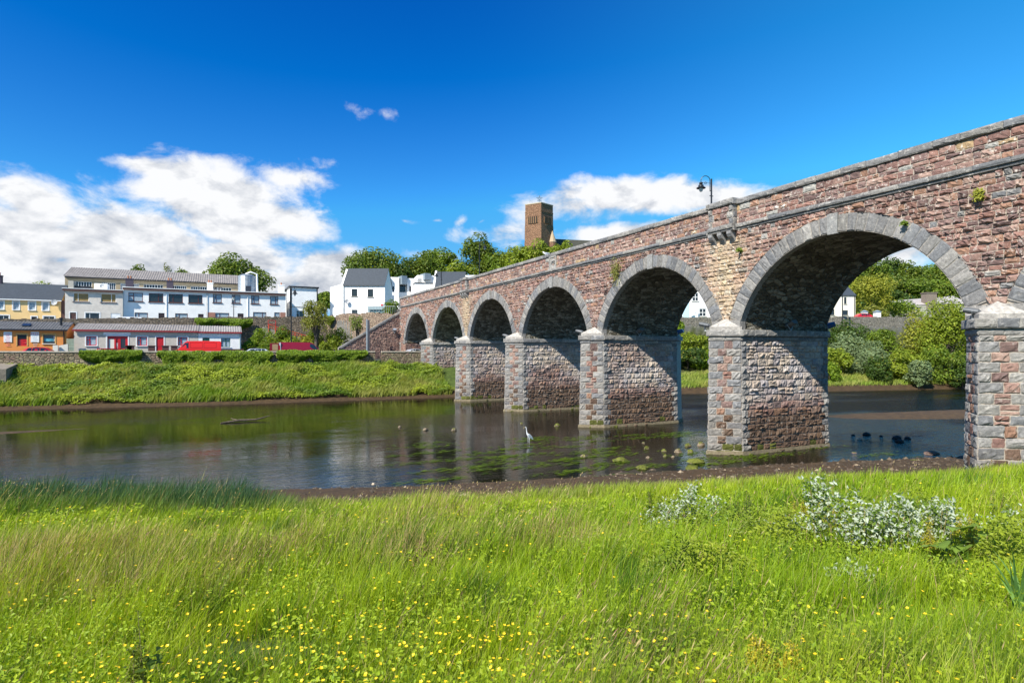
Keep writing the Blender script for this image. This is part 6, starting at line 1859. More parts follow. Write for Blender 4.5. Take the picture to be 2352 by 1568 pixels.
# ---- right bank beyond the bridge
def rightbank():
    # quay wall upstream
    pts = []
    for px, py in ((1520, 729), (1640, 729), (1800, 728), (1960, 727), (2060, 728), (2230, 730)):
        x = ray(px); 
        for Y in np.linspace(70, 160, 900):
            xx, yy = x[0] * Y, x[1] * Y
            if yy - shore_f(xx) > 30.2: break
        pts.append((xx, yy, (HZ - py) * Y / F, -1))
    wallrun('upstream_quay_wall', 'grey rubble roadside wall seen through the two nearest arches', pts, make_rubble('upstream_rubble', (.2, .18, .15), (.34, .31, .26), (.27, .24, .2), (.12, .11, .09), 2.4), .5, None, seed=8, rough_top=.04)
    RB = -math.radians(24)
    def base(px, Y): x, y, _ = at_Y(px, 700, Y); return x, y, float(land(np.array([x]), np.array([y]))[0])
    def tall(name, label, pl, pr, Y, ptop, wm, wins, drs, rz, fm=WPAINT, layout='cross', sill=CONC):
        s = Y / F; x, y, zb = base(pl, Y); t = thing(name, label, 'house', (x, y, zb), rz)
        k = 1.0; W = (pr - pl) * s * k; H = (HZ - ptop) * s - zb
        q = lambda r: [(r[0] - pl) * s, (r[1] - pl) * s, (HZ - r[3]) * s - zb, (HZ - r[2]) * s - zb]
        Hs = [q(w) for w in wins]; Ds = [q(d) for d in drs]
        B = MB(); facade(B, 0, W, 0, H, 0, Hs + Ds); body_rest(B, 0, W, 0, 7, 0, H, (3.5, H + 2.4)); B.build('wall', wm, t, False)
        for h in Hs:
            a, b, c, d = h; f = MB(); 
            f.box(a, b, .06, .12, c, c + .1); f.box(a, b, .06, .12, d - .1, d); f.box(a, a + .1, .06, .12, c, d); f.box(b - .1, b, .06, .12, c, d)
            if layout == 'cross': f.box((a + b) / 2 - .05, (a + b) / 2 + .05, .06, .12, c, d)
            f.box(a, b, .06, .12, (c + d) / 2 - .05, (c + d) / 2 + .05)
            o = f.build('window', fm, t, False); g = MB(); g.box(a, b, .11, .14, c, d); g.build('pane', GLASS, o, False); g = MB(); g.box(a - .12, b + .12, -.1, .1, c - .12, c); g.build('sill', sill, o, False)
        for h in Ds: g = MB(); g.box(h[0], h[1], .05, .12, h[2], h[3]); d = g.build('door', WPAINT, t, False); g = MB(); g.box(h[0] + .3, h[1] - .3, .03, .06, h[2] + 1, h[3] - .4); g.build('pane', GLASS, d, False)
        B = MB(); B.slab([(-.2, H - .05), (3.5, H + 2.4), (7.2, H - .05), (7.2, H + .1), (3.5, H + 2.55), (-.2, H + .1)], 'x', -.1, W + .1); r = B.build('roof', SLATE, t, False)
        return t, W, H, r
    cx5 = lambda v: (2120 + v * .15306) / 1.3776; cy5 = lambda v: (880 + v * .15306) / 1.3776
    tall('pale_blue_house', 'pale blue terraced house partly seen through the second arch', 1540, cx5(395), 118, cy5(235), PBLUE, [(cx5(150), cx5(265), cy5(635), cy5(800)), (cx5(140), cx5(255), cy5(320), cy5(470))], [], -YAW)
    tall('white_terrace_house', 'white terraced house with four pane windows seen through the second arch', cx5(395) + .5, cx5(860), 118, cy5(235), WHITE, [(cx5(462), cx5(590), cy5(305), cy5(475)), (cx5(605), cx5(750), cy5(628), cy5(790))], [(cx5(428), cx5(500), cy5(655), cy5(800))], -YAW)
    cx4 = lambda v: (2600 + v * .19558) / 1.3776; cy4 = lambda v: (850 + v * .19558) / 1.3776
    t, W, H, r = tall('cream_house', 'cream two storey house with hipped slate roof seen through the nearest arch', 1895, cx4(545), 127, cy4(435), CREAM, [(cx4(362), cx4(402), cy4(462), cy4(570)), (cx4(150), cx4(205), cy4(655), cy4(752)), (cx4(335), cx4(425), cy4(672), cy4(752)), (cx4(160), cx4(200), cy4(462), cy4(570))], [], -YAW, BLACK, 'sash')
    B = MB(); B.box(W - 2.6, W - 1.8, 3, 4, H + 1, H + 3.2); B.build('chimney', WHITE, r, False)
    B = MB(); B.tube([(W - .25, -.1, H), (W - .25, -.1, 0)], .07, 6); B.build('downpipe', BLACK, t, False)
    for i, (a, b, l) in enumerate(((645, 735, 'white gate pillar with blue grey cap, left of two by the cream house'), (845, 945, 'white gate pillar with blue grey cap, right of two by the lawn'))):
        Y = 125; s = Y / F; x, y, zb = base(cx4((a + b) / 2), Y); w = (b - a) * .142 * s * .8; z1 = (HZ - cy4(700)) * s; z2 = (HZ - cy4(672)) * s
        t = thing('gate_pillar', l, 'gate pillar', (x, y, zb), -YAW, 'white gate pillars')
        B = MB(); B.box(-w / 2, w / 2, -w / 2, w / 2, 0, z1 - zb); B.build('shaft', WHITE, t, False)
        B = MB(); k = w * .65; B.prism([(-k, -k), (k, -k), (k, k), (-k, k)], z1 - zb, z2 - zb, top=[(-.1, -.1), (.1, -.1), (.1, .1), (-.1, .1)]); B.build('cap', ZINC, t, False)
    Y = 150; s = Y / F; x, y, zb = base(cx4(1330), Y); t = thing('barn', 'long pale grey corrugated shed roof with square stone chimney beyond the lawn', 'barn', (x, y, zb), -YAW)
    W = (2230 - cx4(1330)) * s; za, zb2 = (HZ - cy4(490)) * s - zb, (HZ - cy4(405)) * s - zb; zl = (HZ - cy4(590)) * s - zb
    B = MB(); B.add([(0, 0, zl), (W, 0, zl + .3), (W, 6, zb2), (0, 6, za)], [(0, 1, 2, 3)]); B.build('roof', mat('pale_sheet', (.36, .33, .31), .8, .15, 1.2), t, False)
    B = MB(); B.box(0, W, .1, 6, 0, zl - .1); B.build('wall', CONC, t, False)
    c = (cx4(1780) - cx4(1330)) * s; B = MB(); B.box(c - 1.3, c + 1.3, 0, 2, zl - 1, (HZ - cy4(395)) * s - zb); B.box(c - 1.45, c + 1.45, -.15, 2.15, (HZ - cy4(395)) * s - zb, (HZ - cy4(382)) * s - zb); B.build('chimney', mat('brown_block', (.2, .16, .13), .9, .2), t, False)
rightbank()
# ------------------------------------------------------------------ far bank vegetation
def bank_veg():
    r = np.random.default_rng(81)
    B = MB()
    n = 60000
    x = np.concatenate([r.uniform(-34, 25, n), r.uniform(31.5, 110, n // 2)])
    left = x < 28
    sf, w = shore_f(x), wall_q(x)
    f = r.random(len(x))
    y = np.where(left, sf + .9 + (w - .3 - sf - .9) * f, sf + 1.3 + 9 * f)
    dn = vnoise(x, y * 1.5, 3.0, 82)
    patch = vnoise(x, y * 2, 5.0, 83)
    k = np.ones(len(x), bool)
    x, y, dn, patch, left = x[k], y[k], dn[k], patch[k], left[k]
    z = land(x, y); n = len(x)
    # grasses
    g = (patch > .47) | ~left
    xg, yg, zg = x[g], y[g], z[g]; m = len(xg)
    t = np.clip(vnoise(xg, yg * 2, 2.2, 84) * 2 - .5, 0, 1)[:, None]
    c = np.array((.17, .27, .02)) * (1 - t) + np.array((.33, .34, .08)) * t
    c *= r.uniform(.7, 1.3, (m, 1))
    h = r.uniform(.35, 1.0, m) * (.5 + .9 * dn[g]) * np.where(left[g], 1, .8)
    lean = np.stack([h * r.uniform(.0, .8, m), r.normal(0, .12, m) - .05], 1)
    blades(B, xg, yg, zg, h, r.uniform(.05, .10, m), lean, c, r)
    # nettles and broad weeds in clumps
    q = left & (patch < .56); xq, yq, zq = x[q], y[q], z[q]
    rep = 2
    xq = np.repeat(xq, rep) + r.normal(0, .12, len(xq) * rep); yq = np.repeat(yq, rep); zq = np.repeat(zq, rep); m = len(xq)
    cl = vnoise(xq, yq * 2, 1.5, 85)
    top = .2 + 1.5 * np.clip(cl - .25, 0, 1)
    P = np.stack([xq, yq, zq + top * r.uniform(.25, 1, m) ** .6], 1)
    t = np.clip(vnoise(xq, yq * 2, 2.6, 86) * 2.4 - .7, 0, 1)[:, None]
    c = np.array((.11, .19, .012)) * (1 - t) + np.array((.31, .37, .025)) * t
    c *= r.uniform(.7, 1.3, (m, 1))
    leaves(B, P, np.stack([r.normal(-.3, .5, m), r.normal(-.5, .5, m), np.full(m, .8)], 1), np.full(m, .17), c, r, .7)
    kind(B.build('bank_vegetation', VEG), 'stuff')
bank_veg()

def ivy(label, xa, xb, topz, drop, seed, n=7000, y=None, dep=.5, pal='lime', zlow=None):
    """ivy hung over a wall: leaf clumps along the top and down the face"""
    r = np.random.default_rng(seed)
    xm = (xa + xb) / 2; yy = (lambda x: wall_q(x)) if y is None else (lambda x: y + 0 * x)
    t = thing('ivy', label, 'ivy', (xm, float(yy(xm)), topz - drop), 0, 'ivy and creepers on the walls')
    x = r.uniform(xa, xb, n)
    d = drop * np.clip(.55 + .9 * (vnoise(x, x * 0, 1.6, seed % 40) - .5) * 1.6, .15, 1.3) * np.minimum(1, np.minimum(x - xa, xb - x) / .8 + .3)
    q = r.random(n) ** .8
    bulge = .2 + dep * (vnoise(x, q * 3, .8, seed % 37))
    zt = topz - .08 + .25 * (vnoise(x, x * 0, .9, seed % 29) - .45)
    z = zt - q * (d + .3)
    yv = yy(x) - bulge * np.sin(np.pi * np.clip(q + .12, 0, 1)) ** .5
    m = r.random(n) < .25; yv = np.where(m, yy(x) + r.uniform(-.2, .7, n), yv); z = np.where(m, zt + r.uniform(-.1, .1, n), z)
    Nn = np.stack([r.normal(-.2, .5, n), -1 + r.normal(0, .4, n), .6 + r.normal(0, .4, n)], 1)
    B = MB(); leaves(B, np.stack([x, yv, z], 1), Nn, np.full(n, .2), leafcol(r, n, *PAL[pal]), r, .85); B.build('foliage', VEG, t)
    B = MB()
    for k in range(1, 2):
        xx = xa + (xb - xa) * (k + .5) / 4; B.tube([(xx, float(yy(xx)) - .06, topz - drop * .9), (xx + .3, float(yy(xx)) - .08, topz)], .04, 5)
    B.build('stem', BARK, t)
def qx(px): return at_b(px, 806, float(wall_q(at_b(px, 806, 76)[0])))[0]
PAL['ivy'] = ((.09, .17, .010), (.25, .34, .02))
ivy('shorter leftmost ivy hedge hanging over the quay wall', qx(X1(765)), qx(X1(1355)), 0.0, 2.0, 201, 9500, pal='ivy')
ivy('long middle ivy hedge covering the quay wall below the red van', qx(X1(1505)), qx(X2(790)), -.05, 3.0, 202, 18000, pal='ivy')
ivy('right hand ivy hedge on the quay wall below the dark red van', qx(X2(830)), qx(X2(1690)), .02, 2.0, 203, 13000, pal='ivy')
ivy('low weeds growing from the face of the quay wall at the far left', qx(20), qx(180), -1.6, .8, 204, 2600, dep=.4, pal='mid')
ivy('ivy on the retaining wall above the white cottage roof', ab(X1(1860), 97.6), ab(X2(600), 97.6), 4.7, 1.6, 205, 7000, y=97.7, dep=.6, pal='ivy')
ivy('yellow green creeper strip where the two retaining walls meet', 15.6, 16.6, 5.4, 3.2, 206, 1400, y=98.6, dep=.3, pal='lime')

def wall_tuft(label, px, py, w, h, seed, pal, xf=AF):
    """small plant rooted in the bridge face"""
    r = np.random.default_rng(seed); rx, ry = ray(px); Y = (xf - .08) / rx; y = ry * Y; z = (HZ - py) * Y / F; s = Y / F
    t = thing('wall_plant', label, 'plant', (xf - .08, y, z), 0, 'plants rooted in the viaduct')
    n = int(500 * min(1, w / 30)); B = MB()
    P = np.stack([xf - .05 - r.uniform(0, .3, n), y + r.normal(0, w * s * .26, n), z + r.normal(0, h * s * .26, n)], 1)
    leaves(B, P, np.stack([-np.ones(n), r.normal(-.3, .5, n), r.normal(.4, .5, n)], 1), np.full(n, .09), leafcol(r, n, *PAL[pal]), r, .6); B.build('foliage', VEG, t)
    B = MB(); B.tube([(xf - .02, y, z - h * s * .4), (xf - .15, y, z)], .015, 5); B.build('stem', BARK, t)
wall_tuft('bushy plant rooted in the viaduct beside the left shoulder of an arch ring', 1417, 622, 36, 50, 301, 'olive')
wall_tuft('small yellow fern high on the viaduct near the right edge', 2252, 448, 16, 26, 302, 'gold')
wall_tuft('tiny green fern on the big arch ring', 2082, 513, 10, 8, 303, 'mid')
wall_tuft('small fern under the refuge corbels', 1702, 575, 8, 10, 304, 'mid')

# ------------------------------------------------------------------ trees
G1 = 'trees on the skyline'
tree('tree', 'big round leafy tree behind the right end of the factory', 545, 592, 128, 132, 'syc', 6, G1, 6500, .62, lumps=44)
tree('tree', 'small rounded treetop over the factory roof ridge', 318, 610, 140, 44, 'syc', 6, G1, 1500, .5)
tree('tree', 'thin wispy treetop over the factory ridge', 383, 605, 135, 18, 'olive', 6, G1, 260, .4)
tree('tree', 'low treetop over the factory ridge next to the big round tree', 420, 617, 140, 36, 'mid', 6, G1, 1100, .5)
tree('tree', 'sparse treetop over the yellow house roof', 92, 645, 125, 44, 'lime', 5, G1, 700, .4)
tree('tree', 'second sparse treetop at the roof end of the yellow house', 112, 650, 128, 24, 'olive', 5, G1, 380, .4)
tree('tree', 'dark tree in the gap between the box house and the modern house', 746, 672, 128, 52, 'mid', 6, G1, 3000, .5)
tree('tree', 'broad tree behind the modern white house roof', 862, 577, 138, 128, 'syc', 8, G1, 7500, .62, lumps=46)
tree('tree', 'dark lower tree between the modern house and the flats', 915, 605, 136, 60, 'dark', 8, G1, 3000, .6)
tree('tree', 'rounded tree behind the zinc bays of the flats', 962, 590, 142, 100, 'syc', 9, G1, 5500, .62, lumps=40)
tree('tree', 'tree with high domed crown between the flats and the slate roof', 1008, 572, 146, 96, 'mid', 10, G1, 5500, .62, lumps=40)
tree('tree', 'tallest tree left of the church, crown rising above its row', 1095, 547, 146, 92, 'syc', 10, G1, 5500, .62, lumps=40)
tree('tree', 'lower leafy tree in front of the tallest one', 1060, 603, 138, 80, 'lime', 9, G1, 4000, .6)
tree('tree', 'leafy tree right of the tallest one', 1145, 582, 142, 80, 'mid', 10, G1, 4200, .6)
tree('tree', 'bright tree at the left foot of the church tower', 1190, 562, 140, 90, 'lime', 10, G1, 5200, .58, lumps=40)
tree('tree', 'bright tree right in front of the church tower foot', 1245, 562, 138, 80, 'lime', 10, G1, 4800, .58)
tree('tree', 'bright rounded tree in front of the church nave', 1290, 557, 136, 66, 'lime', 10, G1, 4200, .58)
tree('tree', 'low bright tree just above the viaduct coping left of the church', 1150, 612, 128, 80, 'mid', 9, G1, 3600, .55)

# hill beyond the nearest arch
G2 = 'trees on the hill beyond the nearest arch'
hill = [(1950, 618, 180, 90, 'syc', 'dark leafy tree at the left edge of the hill wood'), (1995, 602, 195, 90, 'syc', 'high tree on the hill wood behind the yellow one'), (2040, 594, 205, 80, 'dark', 'dark crested tree near the top of the hill wood'),
        (2085, 606, 200, 90, 'syc', 'rounded tree on the hill wood skyline'), (2130, 609, 210, 90, 'mid', 'bright tree on the hill wood skyline at the right'), (2170, 614, 205, 90, 'syc', 'hill wood tree behind the arch ring'), (2215, 618, 200, 90, 'mid', 'rightmost tree on the hill wood skyline'),
        (2070, 640, 178, 110, 'syc', 'broad middle tree on the face of the hill wood'), (2130, 645, 182, 110, 'mid', 'broad bright tree on the face of the hill wood'), (2185, 650, 180, 110, 'syc', 'broad dark tree on the face of the hill wood'), (2040, 665, 165, 80, 'dark', 'dark leaved low tree at the foot of the hill wood'),
        (1935, 650, 170, 70, 'mid', 'leafy tree behind the cream house roof')]
for px, pt, Y, w, p, l in hill: tree('tree', l, px, pt, Y, w, p, None, G2, 4200, .85, lumps=36, hfrac=.9)
tree('tree', 'yellow green conical tree beside the cream house', 2000, 632, 138, 100, 'gold', None, G2, 6500, .5, lumps=44, hfrac=.95)
tree('tree', 'dark reddish shrub tree below the yellow green one', 2010, 700, 128, 50, 'olive', None, G2, 1500, .45, hfrac=.95)
tree('bush', 'low green bush in front of the shed', 2075, 690, 142, 70, 'mid', None, G2, 2400, .5, cat='bush')

# shrubs on the right bank
G3 = 'shrubs on the upstream bank'
S = [(2180, 690, 92, 130, 820, 'lime', 'tall yellow green tree at the water by the nearest pier', 9000), (2120, 712, 96, 100, 800, 'gold', 'tall golden green tree left of the one by the pier', 7000), (2235, 700, 90, 90, 840, 'mid', 'dark leafy tree partly hidden by the nearest pier', 5000),
     (1940, 740, 104, 90, 800, 'dark', 'dark olive bush under the upstream quay wall', 3800), (1960, 770, 96, 110, 840, 'grey', 'large silvery green willow bush in the middle of the bank', 6000), (2030, 755, 98, 100, 830, 'mid', 'tall green bush between the willow and the golden tree', 5000), (2000, 800, 90, 80, 850, 'grey', 'second silvery bush in front of the big willow', 4000),
     (1920, 800, 90, 70, 856, 'lime', 'bright bush at the left below the dark olive bush', 3600), (2075, 805, 88, 90, 862, 'lime', 'broad yellowish bush near the water in the middle', 4600), (2020, 822, 86, 60, 864, 'dark', 'low dark bush at the edge of the grass', 2400), (2110, 826, 85, 54, 866, 'grey', 'small grey green bush at the edge of the grass', 2400), (1905, 835, 85, 46, 868, 'ivy', 'low vivid green bush beside the second nearest pier', 1800),
     (2160, 800, 88, 100, 862, 'mid', 'dense green bush below the tall yellow green tree', 5000), (2210, 820, 86, 60, 866, 'dark', 'dark bush beside the nearest pier by the water', 2600),
     (1590, 765, 96, 90, 830, 'lime', 'bright bush seen through the second arch, topmost', 4000), (1580, 800, 90, 90, 880, 'dark', 'dense dark green bush seen through the second arch, lower left', 4600), (1625, 808, 90, 70, 880, 'ivy', 'dense green bush seen through the second arch, lower right', 3600), (1560, 735, 104, 26, 790, 'ivy', 'ivy bush against the wall seen through the second arch', 900), (1650, 780, 92, 70, 860, 'mid', 'green bush hidden behind the second nearest pier', 3000)]
for px, pt, Y, w, pb, p, l, n in S: tree('bush', l, px, pt, Y, w, p, None, G3, n, .36, cat='bush', lumps=30)

# garden below the retaining wall
G4 = 'garden shrubs on the town side'
GS = [(600, 752, 93.5, 62, 'ivy', 'dark leafy shrub against the white cottage end'), (640, 770, 92.5, 74, 'lime', 'bright yellow green shrub behind the dark red van roof'), (578, 780, 91, 60, 'ivy', 'broad dark shrub with pale flowers behind the white car'), (616, 786, 90.5, 52, 'mid', 'low shrub beside the lawn behind the white car'), (672, 776, 91.5, 54, 'lime', 'round bright shrub at the foot of the black lamp post'),
      (650, 752, 94.6, 40, 'mid', 'upper shrub beside the garden ramp'), (775, 750, 94, 70, 'ivy', 'large green bush at the foot of the curved wall'), (765, 765, 92.5, 46, 'lime', 'bright lime bush in front of the green one at the curved wall'), (745, 786, 91, 36, 'lime', 'small lime bush behind the dark red van bonnet'), (720, 760, 95.1, 50, 'mid', 'sloping flower bed shrub above the ramp wall'), (700, 772, 94.2, 40, 'gold', 'orange flowered low bed along the ramp rail'),
      (817, 782, 90.5, 46, 'ivy', 'bush at the foot of the sapling by the road sign'), (900, 692, 93, 40, 'mid', 'bush against the end of the viaduct parapet'), (800, 790, 89.5, 40, 'dark', 'low dark shrub near the curved wall foot')]
for px, pt, b, w, p, l in GS: q = at_b(px, pt, b); tree('shrub', l, px, pt, depth(q[0], b), w, p, (5.0 if pt < 700 else None), G4, 2300, .26, cat='shrub', lumps=22, at=q)
tree('tree', 'young pale leaved street tree with two stakes before the retaining wall', 726, 692, 87, 66, 'olive', None, 'young garden trees', 2600, .3, hfrac=.68, lumps=40, at=at_b(726, 692, 93))
tree('tree', 'slender sapling with sparse crown against the curved wall', 820, 722, 91, 30, 'mid', None, 'young garden trees', 700, .24, hfrac=.6, lumps=16, at=at_b(820, 722, 90))
x, y, _ = at_b(703, 790, 92.6)
for i, d in enumerate((0, .5)):
    B = MB(); B.tube([(x + d, y, -1.2), (x + d, y, 1.0)], .06, 6); tag(B.build('tree_stake', mat('pale_timber', (.45, .38, .28), .8)), ('left' if i == 0 else 'right') + ' pale timber stake of the pair below the young street tree', 'stake', 'tree stakes')
def lawn_patch():
    B = MB(); B.add([(ab(612, 92), 91, -1.05), (ab(660, 92), 91, -1.05), (ab(690, 95), 95.4, 0.2), (ab(620, 95), 95.4, .6)], [(0, 1, 2, 3)], (.14, .2, .02)); kind(B.build('lawn', GROUND), 'structure')
lawn_patch()
# ------------------------------------------------------------------ vehicles
CARG = mat('car_glass', (.015, .02, .022), .05, .2, 1, spec=.9)
TYRE = mat('tyre_rubber', (.015, .015, .015), .9)
RIM = mat('wheel_rim', (.4, .4, .42), .35, metal=.7)
LAMPR = mat('red_lamp', (.45, .01, .015), .2); LAMPW = mat('clear_lamp', (.7, .72, .72), .15)
def car(name, label, x, y, z, L, H, W, paint, prof, glass, flip=False, rz=0., extra=None, wheels=(.18, .8), group=None, cat='car'):
    """prof: list of (f along length, z bottom, z belt, z top, half width factor at top); lofted shell, front at f=0"""
    t = thing(name, label, cat, (x, y, z), rz + (math.pi if flip else 0), group)
    B = MB(); V = []; m = 10
    for f, zb0, zm, zt, k in prof:
        X = (f - .5) * L; w = W / 2; wt = w * k; hb = zb0 * H; hm = zm * H; ht = max(zt, zm) * H
        V += [(X, -w * .94, hb), (X, -w, (hb + hm) / 2), (X, -w * .97, hm), (X, -(w * .97 + wt) / 2 - .01, (hm + ht) / 2), (X, -wt, ht - .02 * (ht > hm)), (X, wt, ht - .02 * (ht > hm)), (X, (w * .97 + wt) / 2 + .01, (hm + ht) / 2), (X, w * .97, hm), (X, w, (hb + hm) / 2), (X, w * .94, hb)]
    n = len(prof); F_ = [(i * m + j, i * m + (j + 1) % m, (i + 1) * m + (j + 1) % m, (i + 1) * m + j) for i in range(n - 1) for j in range(m)]
    B.add(V, np.array(F_)); B.add(V[:m], [tuple(range(m))]); B.add(V[-m:], [tuple(range(m))])
    B.build('body', paint, t, False)
    def side(f, s, z, out=.012):
        # point on the upper side at length f and height z (in H)
        fs = [p[0] for p in prof]; g = lambda i: float(np.interp(f, fs, [p[i] for p in prof]))
        zm, zt, k = g(2), max(g(3), g(2) + .02), g(4); q = min(max((z - zm) / (zt - zm), 0), 1); w = W / 2 * (.97 + (k - .97) * q)
        return ((f - .5) * L, s * (w + out + .012 * math.sin(q * 3.1)), z * H)
    for poly in glass:
        for s in (-1, 1):
            G = MB(); P = [side(f, s, zz) for f, zz in poly]; G.add(P, [tuple(range(len(P)))]); G.build('side_window', CARG, t, False)
    for f in wheels:
        for s in (-1, 1):
            R = .32; X = (f - .5) * L; Yw = s * (W / 2 - .1); c = MB(); n_ = 18
            ring = lambda rr, o: [(X + rr * math.cos(2 * math.pi * i / n_), Yw + o, R + rr * math.sin(2 * math.pi * i / n_)) for i in range(n_)]
            c.add(ring(R, -.1) + ring(R, .1) + ring(R * .6, .1) + ring(R * .6, -.1), np.array([(a * n_ + i, a * n_ + (i + 1) % n_, ((a + 1) % 4) * n_ + (i + 1) % n_, ((a + 1) % 4) * n_ + i) for a in range(4) for i in range(n_)]))
            wv = c.build('wheel', TYRE, t, False); c = MB(); c.add(ring(R * .6, s * .085), [tuple(range(n_))]); c.build('rim', RIM, wv, False)
    return t
def lamp_box(t, name, x0, x1, y0, y1, z0, z1, m):
    B = MB(); B.box(x0, x1, y0, y1, z0, z1); B.build(name, m, t, False)
HATCH = [(0, .22, .42, .42, .8), (.04, .14, .50, .50, .8), (.26, .12, .58, .60, .78), (.44, .12, .60, .97, .72), (.62, .12, .62, 1.0, .72), (.84, .12, .64, .95, .70), (.96, .14, .66, .72, .78), (1, .25, .55, .58, .8)]
SALOON = [(0, .22, .44, .44, .8), (.05, .14, .54, .54, .8), (.28, .12, .62, .63, .78), (.42, .12, .63, .95, .70), (.56, .12, .64, 1.0, .70), (.72, .12, .65, .92, .68), (.84, .13, .66, .68, .74), (.97, .16, .64, .64, .8), (1, .25, .55, .55, .8)]
VAN = [(0, .18, .34, .34, .8), (.04, .10, .42, .42, .86), (.13, .08, .5, .52, .82), (.27, .08, .55, .93, .80), (.34, .08, .56, .985, .80), (.6, .08, .56, 1.0, .80), (.97, .08, .56, .99, .80), (1, .1, .54, .95, .80)]
HW = [[(.335, .64), (.455, .92), (.56, .95), (.56, .65)], [(.575, .65), (.575, .95), (.72, .95), (.74, .67)], [(.755, .68), (.735, .94), (.81, .93), (.87, .72)]]
SW = [[(.33, .66), (.44, .90), (.55, .95), (.55, .67)], [(.565, .67), (.565, .95), (.67, .91), (.735, .69)]]
VW = [[(.175, .58), (.265, .86), (.34, .90), (.34, .58)]]
def put(px, b): return ab(px, b), b
RED = REDP
x, y = put(103, 82.5)
t = car('parked_car', 'red hatchback car parked behind the quay wall in front of the orange shop', x, y, -1.12, 4.2, 1.56, 1.75, mat('car_red', (.5, .012, .025), .22, .05), HATCH, HW, flip=True, group=None)
x, y = put(452, 81.0)
t = car('parked_van', 'bright red panel van parked in front of the cottages behind the ivy', x, y, -0.9, 5.2, 2.12, 1.9, mat('van_red', (.72, .02, .012), .3, .04), VAN, VW, cat='van')
for f0, f1 in ((.37, .62), (.65, .9)):
    for s in (-1, 1):
        B = MB(); P = lambda f, zz: ((f - .5) * 5.2, s * (.955 * (.97 + (.80 - .97) * max(0, (zz - .56) / .44)) + .004), zz * 2.12)
        q = [P(f0, .62), P(f1, .62), P(f1, .9), P(f0, .9)]
        for a, c in zip(q, q[1:] + q[:1]): B.tube([a, c], .018, 4)
        B.build('side_panel_rib', mat('van_red_dark', (.4, .012, .01), .4), t, False)
lamp_box(t, 'tail_lamp', 2.56, 2.63, -.9, -.75, .75, 1.2, LAMPR)
x, y = put(579, 81.5)
t = car('parked_car', 'silver white hatchback with red tail lamp between the two red vans', x, y, -1.12, 4.4, 1.46, 1.8, mat('car_silver', (.62, .66, .72), .2, .03, metal=.2), HATCH, HW)
lamp_box(t, 'tail_lamp', 1.95, 2.18, -.9, -.6, .72, 1.0, LAMPR); lamp_box(t, 'tail_lamp', 1.95, 2.18, .6, .9, .72, 1.0, LAMPR)
x, y = put(693, 81.5)
t = car('parked_van', 'dark red van with its rear door open at the right of the quay', x, y, -0.9, 5.6, 2.05, 1.95, mat('van_maroon', (.24, .008, .022), .25, .05), VAN, [[(.165, .56), (.255, .84), (.33, .9), (.345, .72), (.30, .6), (.24, .55)]], flip=True, cat='van')
B = MB(); B.box(2.82, 3.75, -.99, -.93, .3, 1.9); dd = B.build('rear_door', mat('van_maroon_in', (.2, .01, .02), .4), t, False); B = MB(); B.box(2.95, 3.6, -1.0, -.985, 1.0, 1.75); B.build('pane', mat('tan_pane', (.38, .26, .13), .5), dd, False); B = MB(); B.box(2.85, 3.7, -1.0, -.985, .35, .9); B.build('inner_panel', GREYR, dd, False)
B = MB(); B.box(2.82, 3.75, .93, .99, .3, 1.9); dd = B.build('rear_door', mat('van_maroon_in', (.2, .01, .02), .4), t, False); B = MB(); B.box(2.95, 3.6, .985, 1.0, 1.0, 1.75); B.build('pane', mat('tan_pane', (.38, .26, .13), .5), dd, False); B = MB(); B.box(2.85, 3.7, .985, 1.0, .35, .9); B.build('inner_panel', GREYR, dd, False)
lamp_box(t, 'tail_lamp', 2.7, 2.83, .8, .99, .7, 1.6, LAMPR); lamp_box(t, 'rear_post', 2.6, 2.8, .75, .97, .3, 1.95, mat('pale_grey_plastic', (.55, .55, .58), .5)); lamp_box(t, 'headlight', -2.72, -2.5, .5, .85, .75, .95, LAMPW)
x, y = put(955, 79.5)
t = car('parked_car', 'silver saloon car half hidden under the last arch', x, y, -1.12, 4.5, 1.45, 1.78, mat('car_grey', (.48, .50, .55), .22, .03, metal=.2), SALOON, SW, flip=True)
lamp_box(t, 'tail_lamp', 2.12, 2.27, .55, .88, .82, 1.02, LAMPR)
x, y = put(136, 102)
t = car('parked_car', 'white estate car on the upper street before the yellow house, only its roof showing', x, y, 3.02, 4.4, 1.5, 1.75, mat('car_white', (.8, .8, .8), .25, .03), HATCH, HW)
x, y = put(288, 102)
t = car('parked_van', 'white van on the upper street before the white terrace, only its roof showing', x, y, 3.15, 4.8, 1.75, 1.85, mat('car_white', (.8, .8, .8), .25, .03), VAN, VW, cat='van')
x, y = put(661, 103)
car('parked_car', 'black car roof showing above the retaining wall by the box house', x, y, 3.85, 4.2, 1.5, 1.75, mat('car_black', (.01, .01, .012), .2, .03), HATCH, HW)
Y = 121.5; x, y, _ = at_Y(1976, 720, Y); zz = float(land(np.array([x]), np.array([y]))[0])
car('parked_car', 'red car roof above the upstream quay wall near the cream house', x, y, (HZ - 719.5) * Y / F - 1.5, 4.2, 1.5, 1.75, mat('car_red', (.5, .012, .025), .22, .05), HATCH, HW, rz=-YAW)
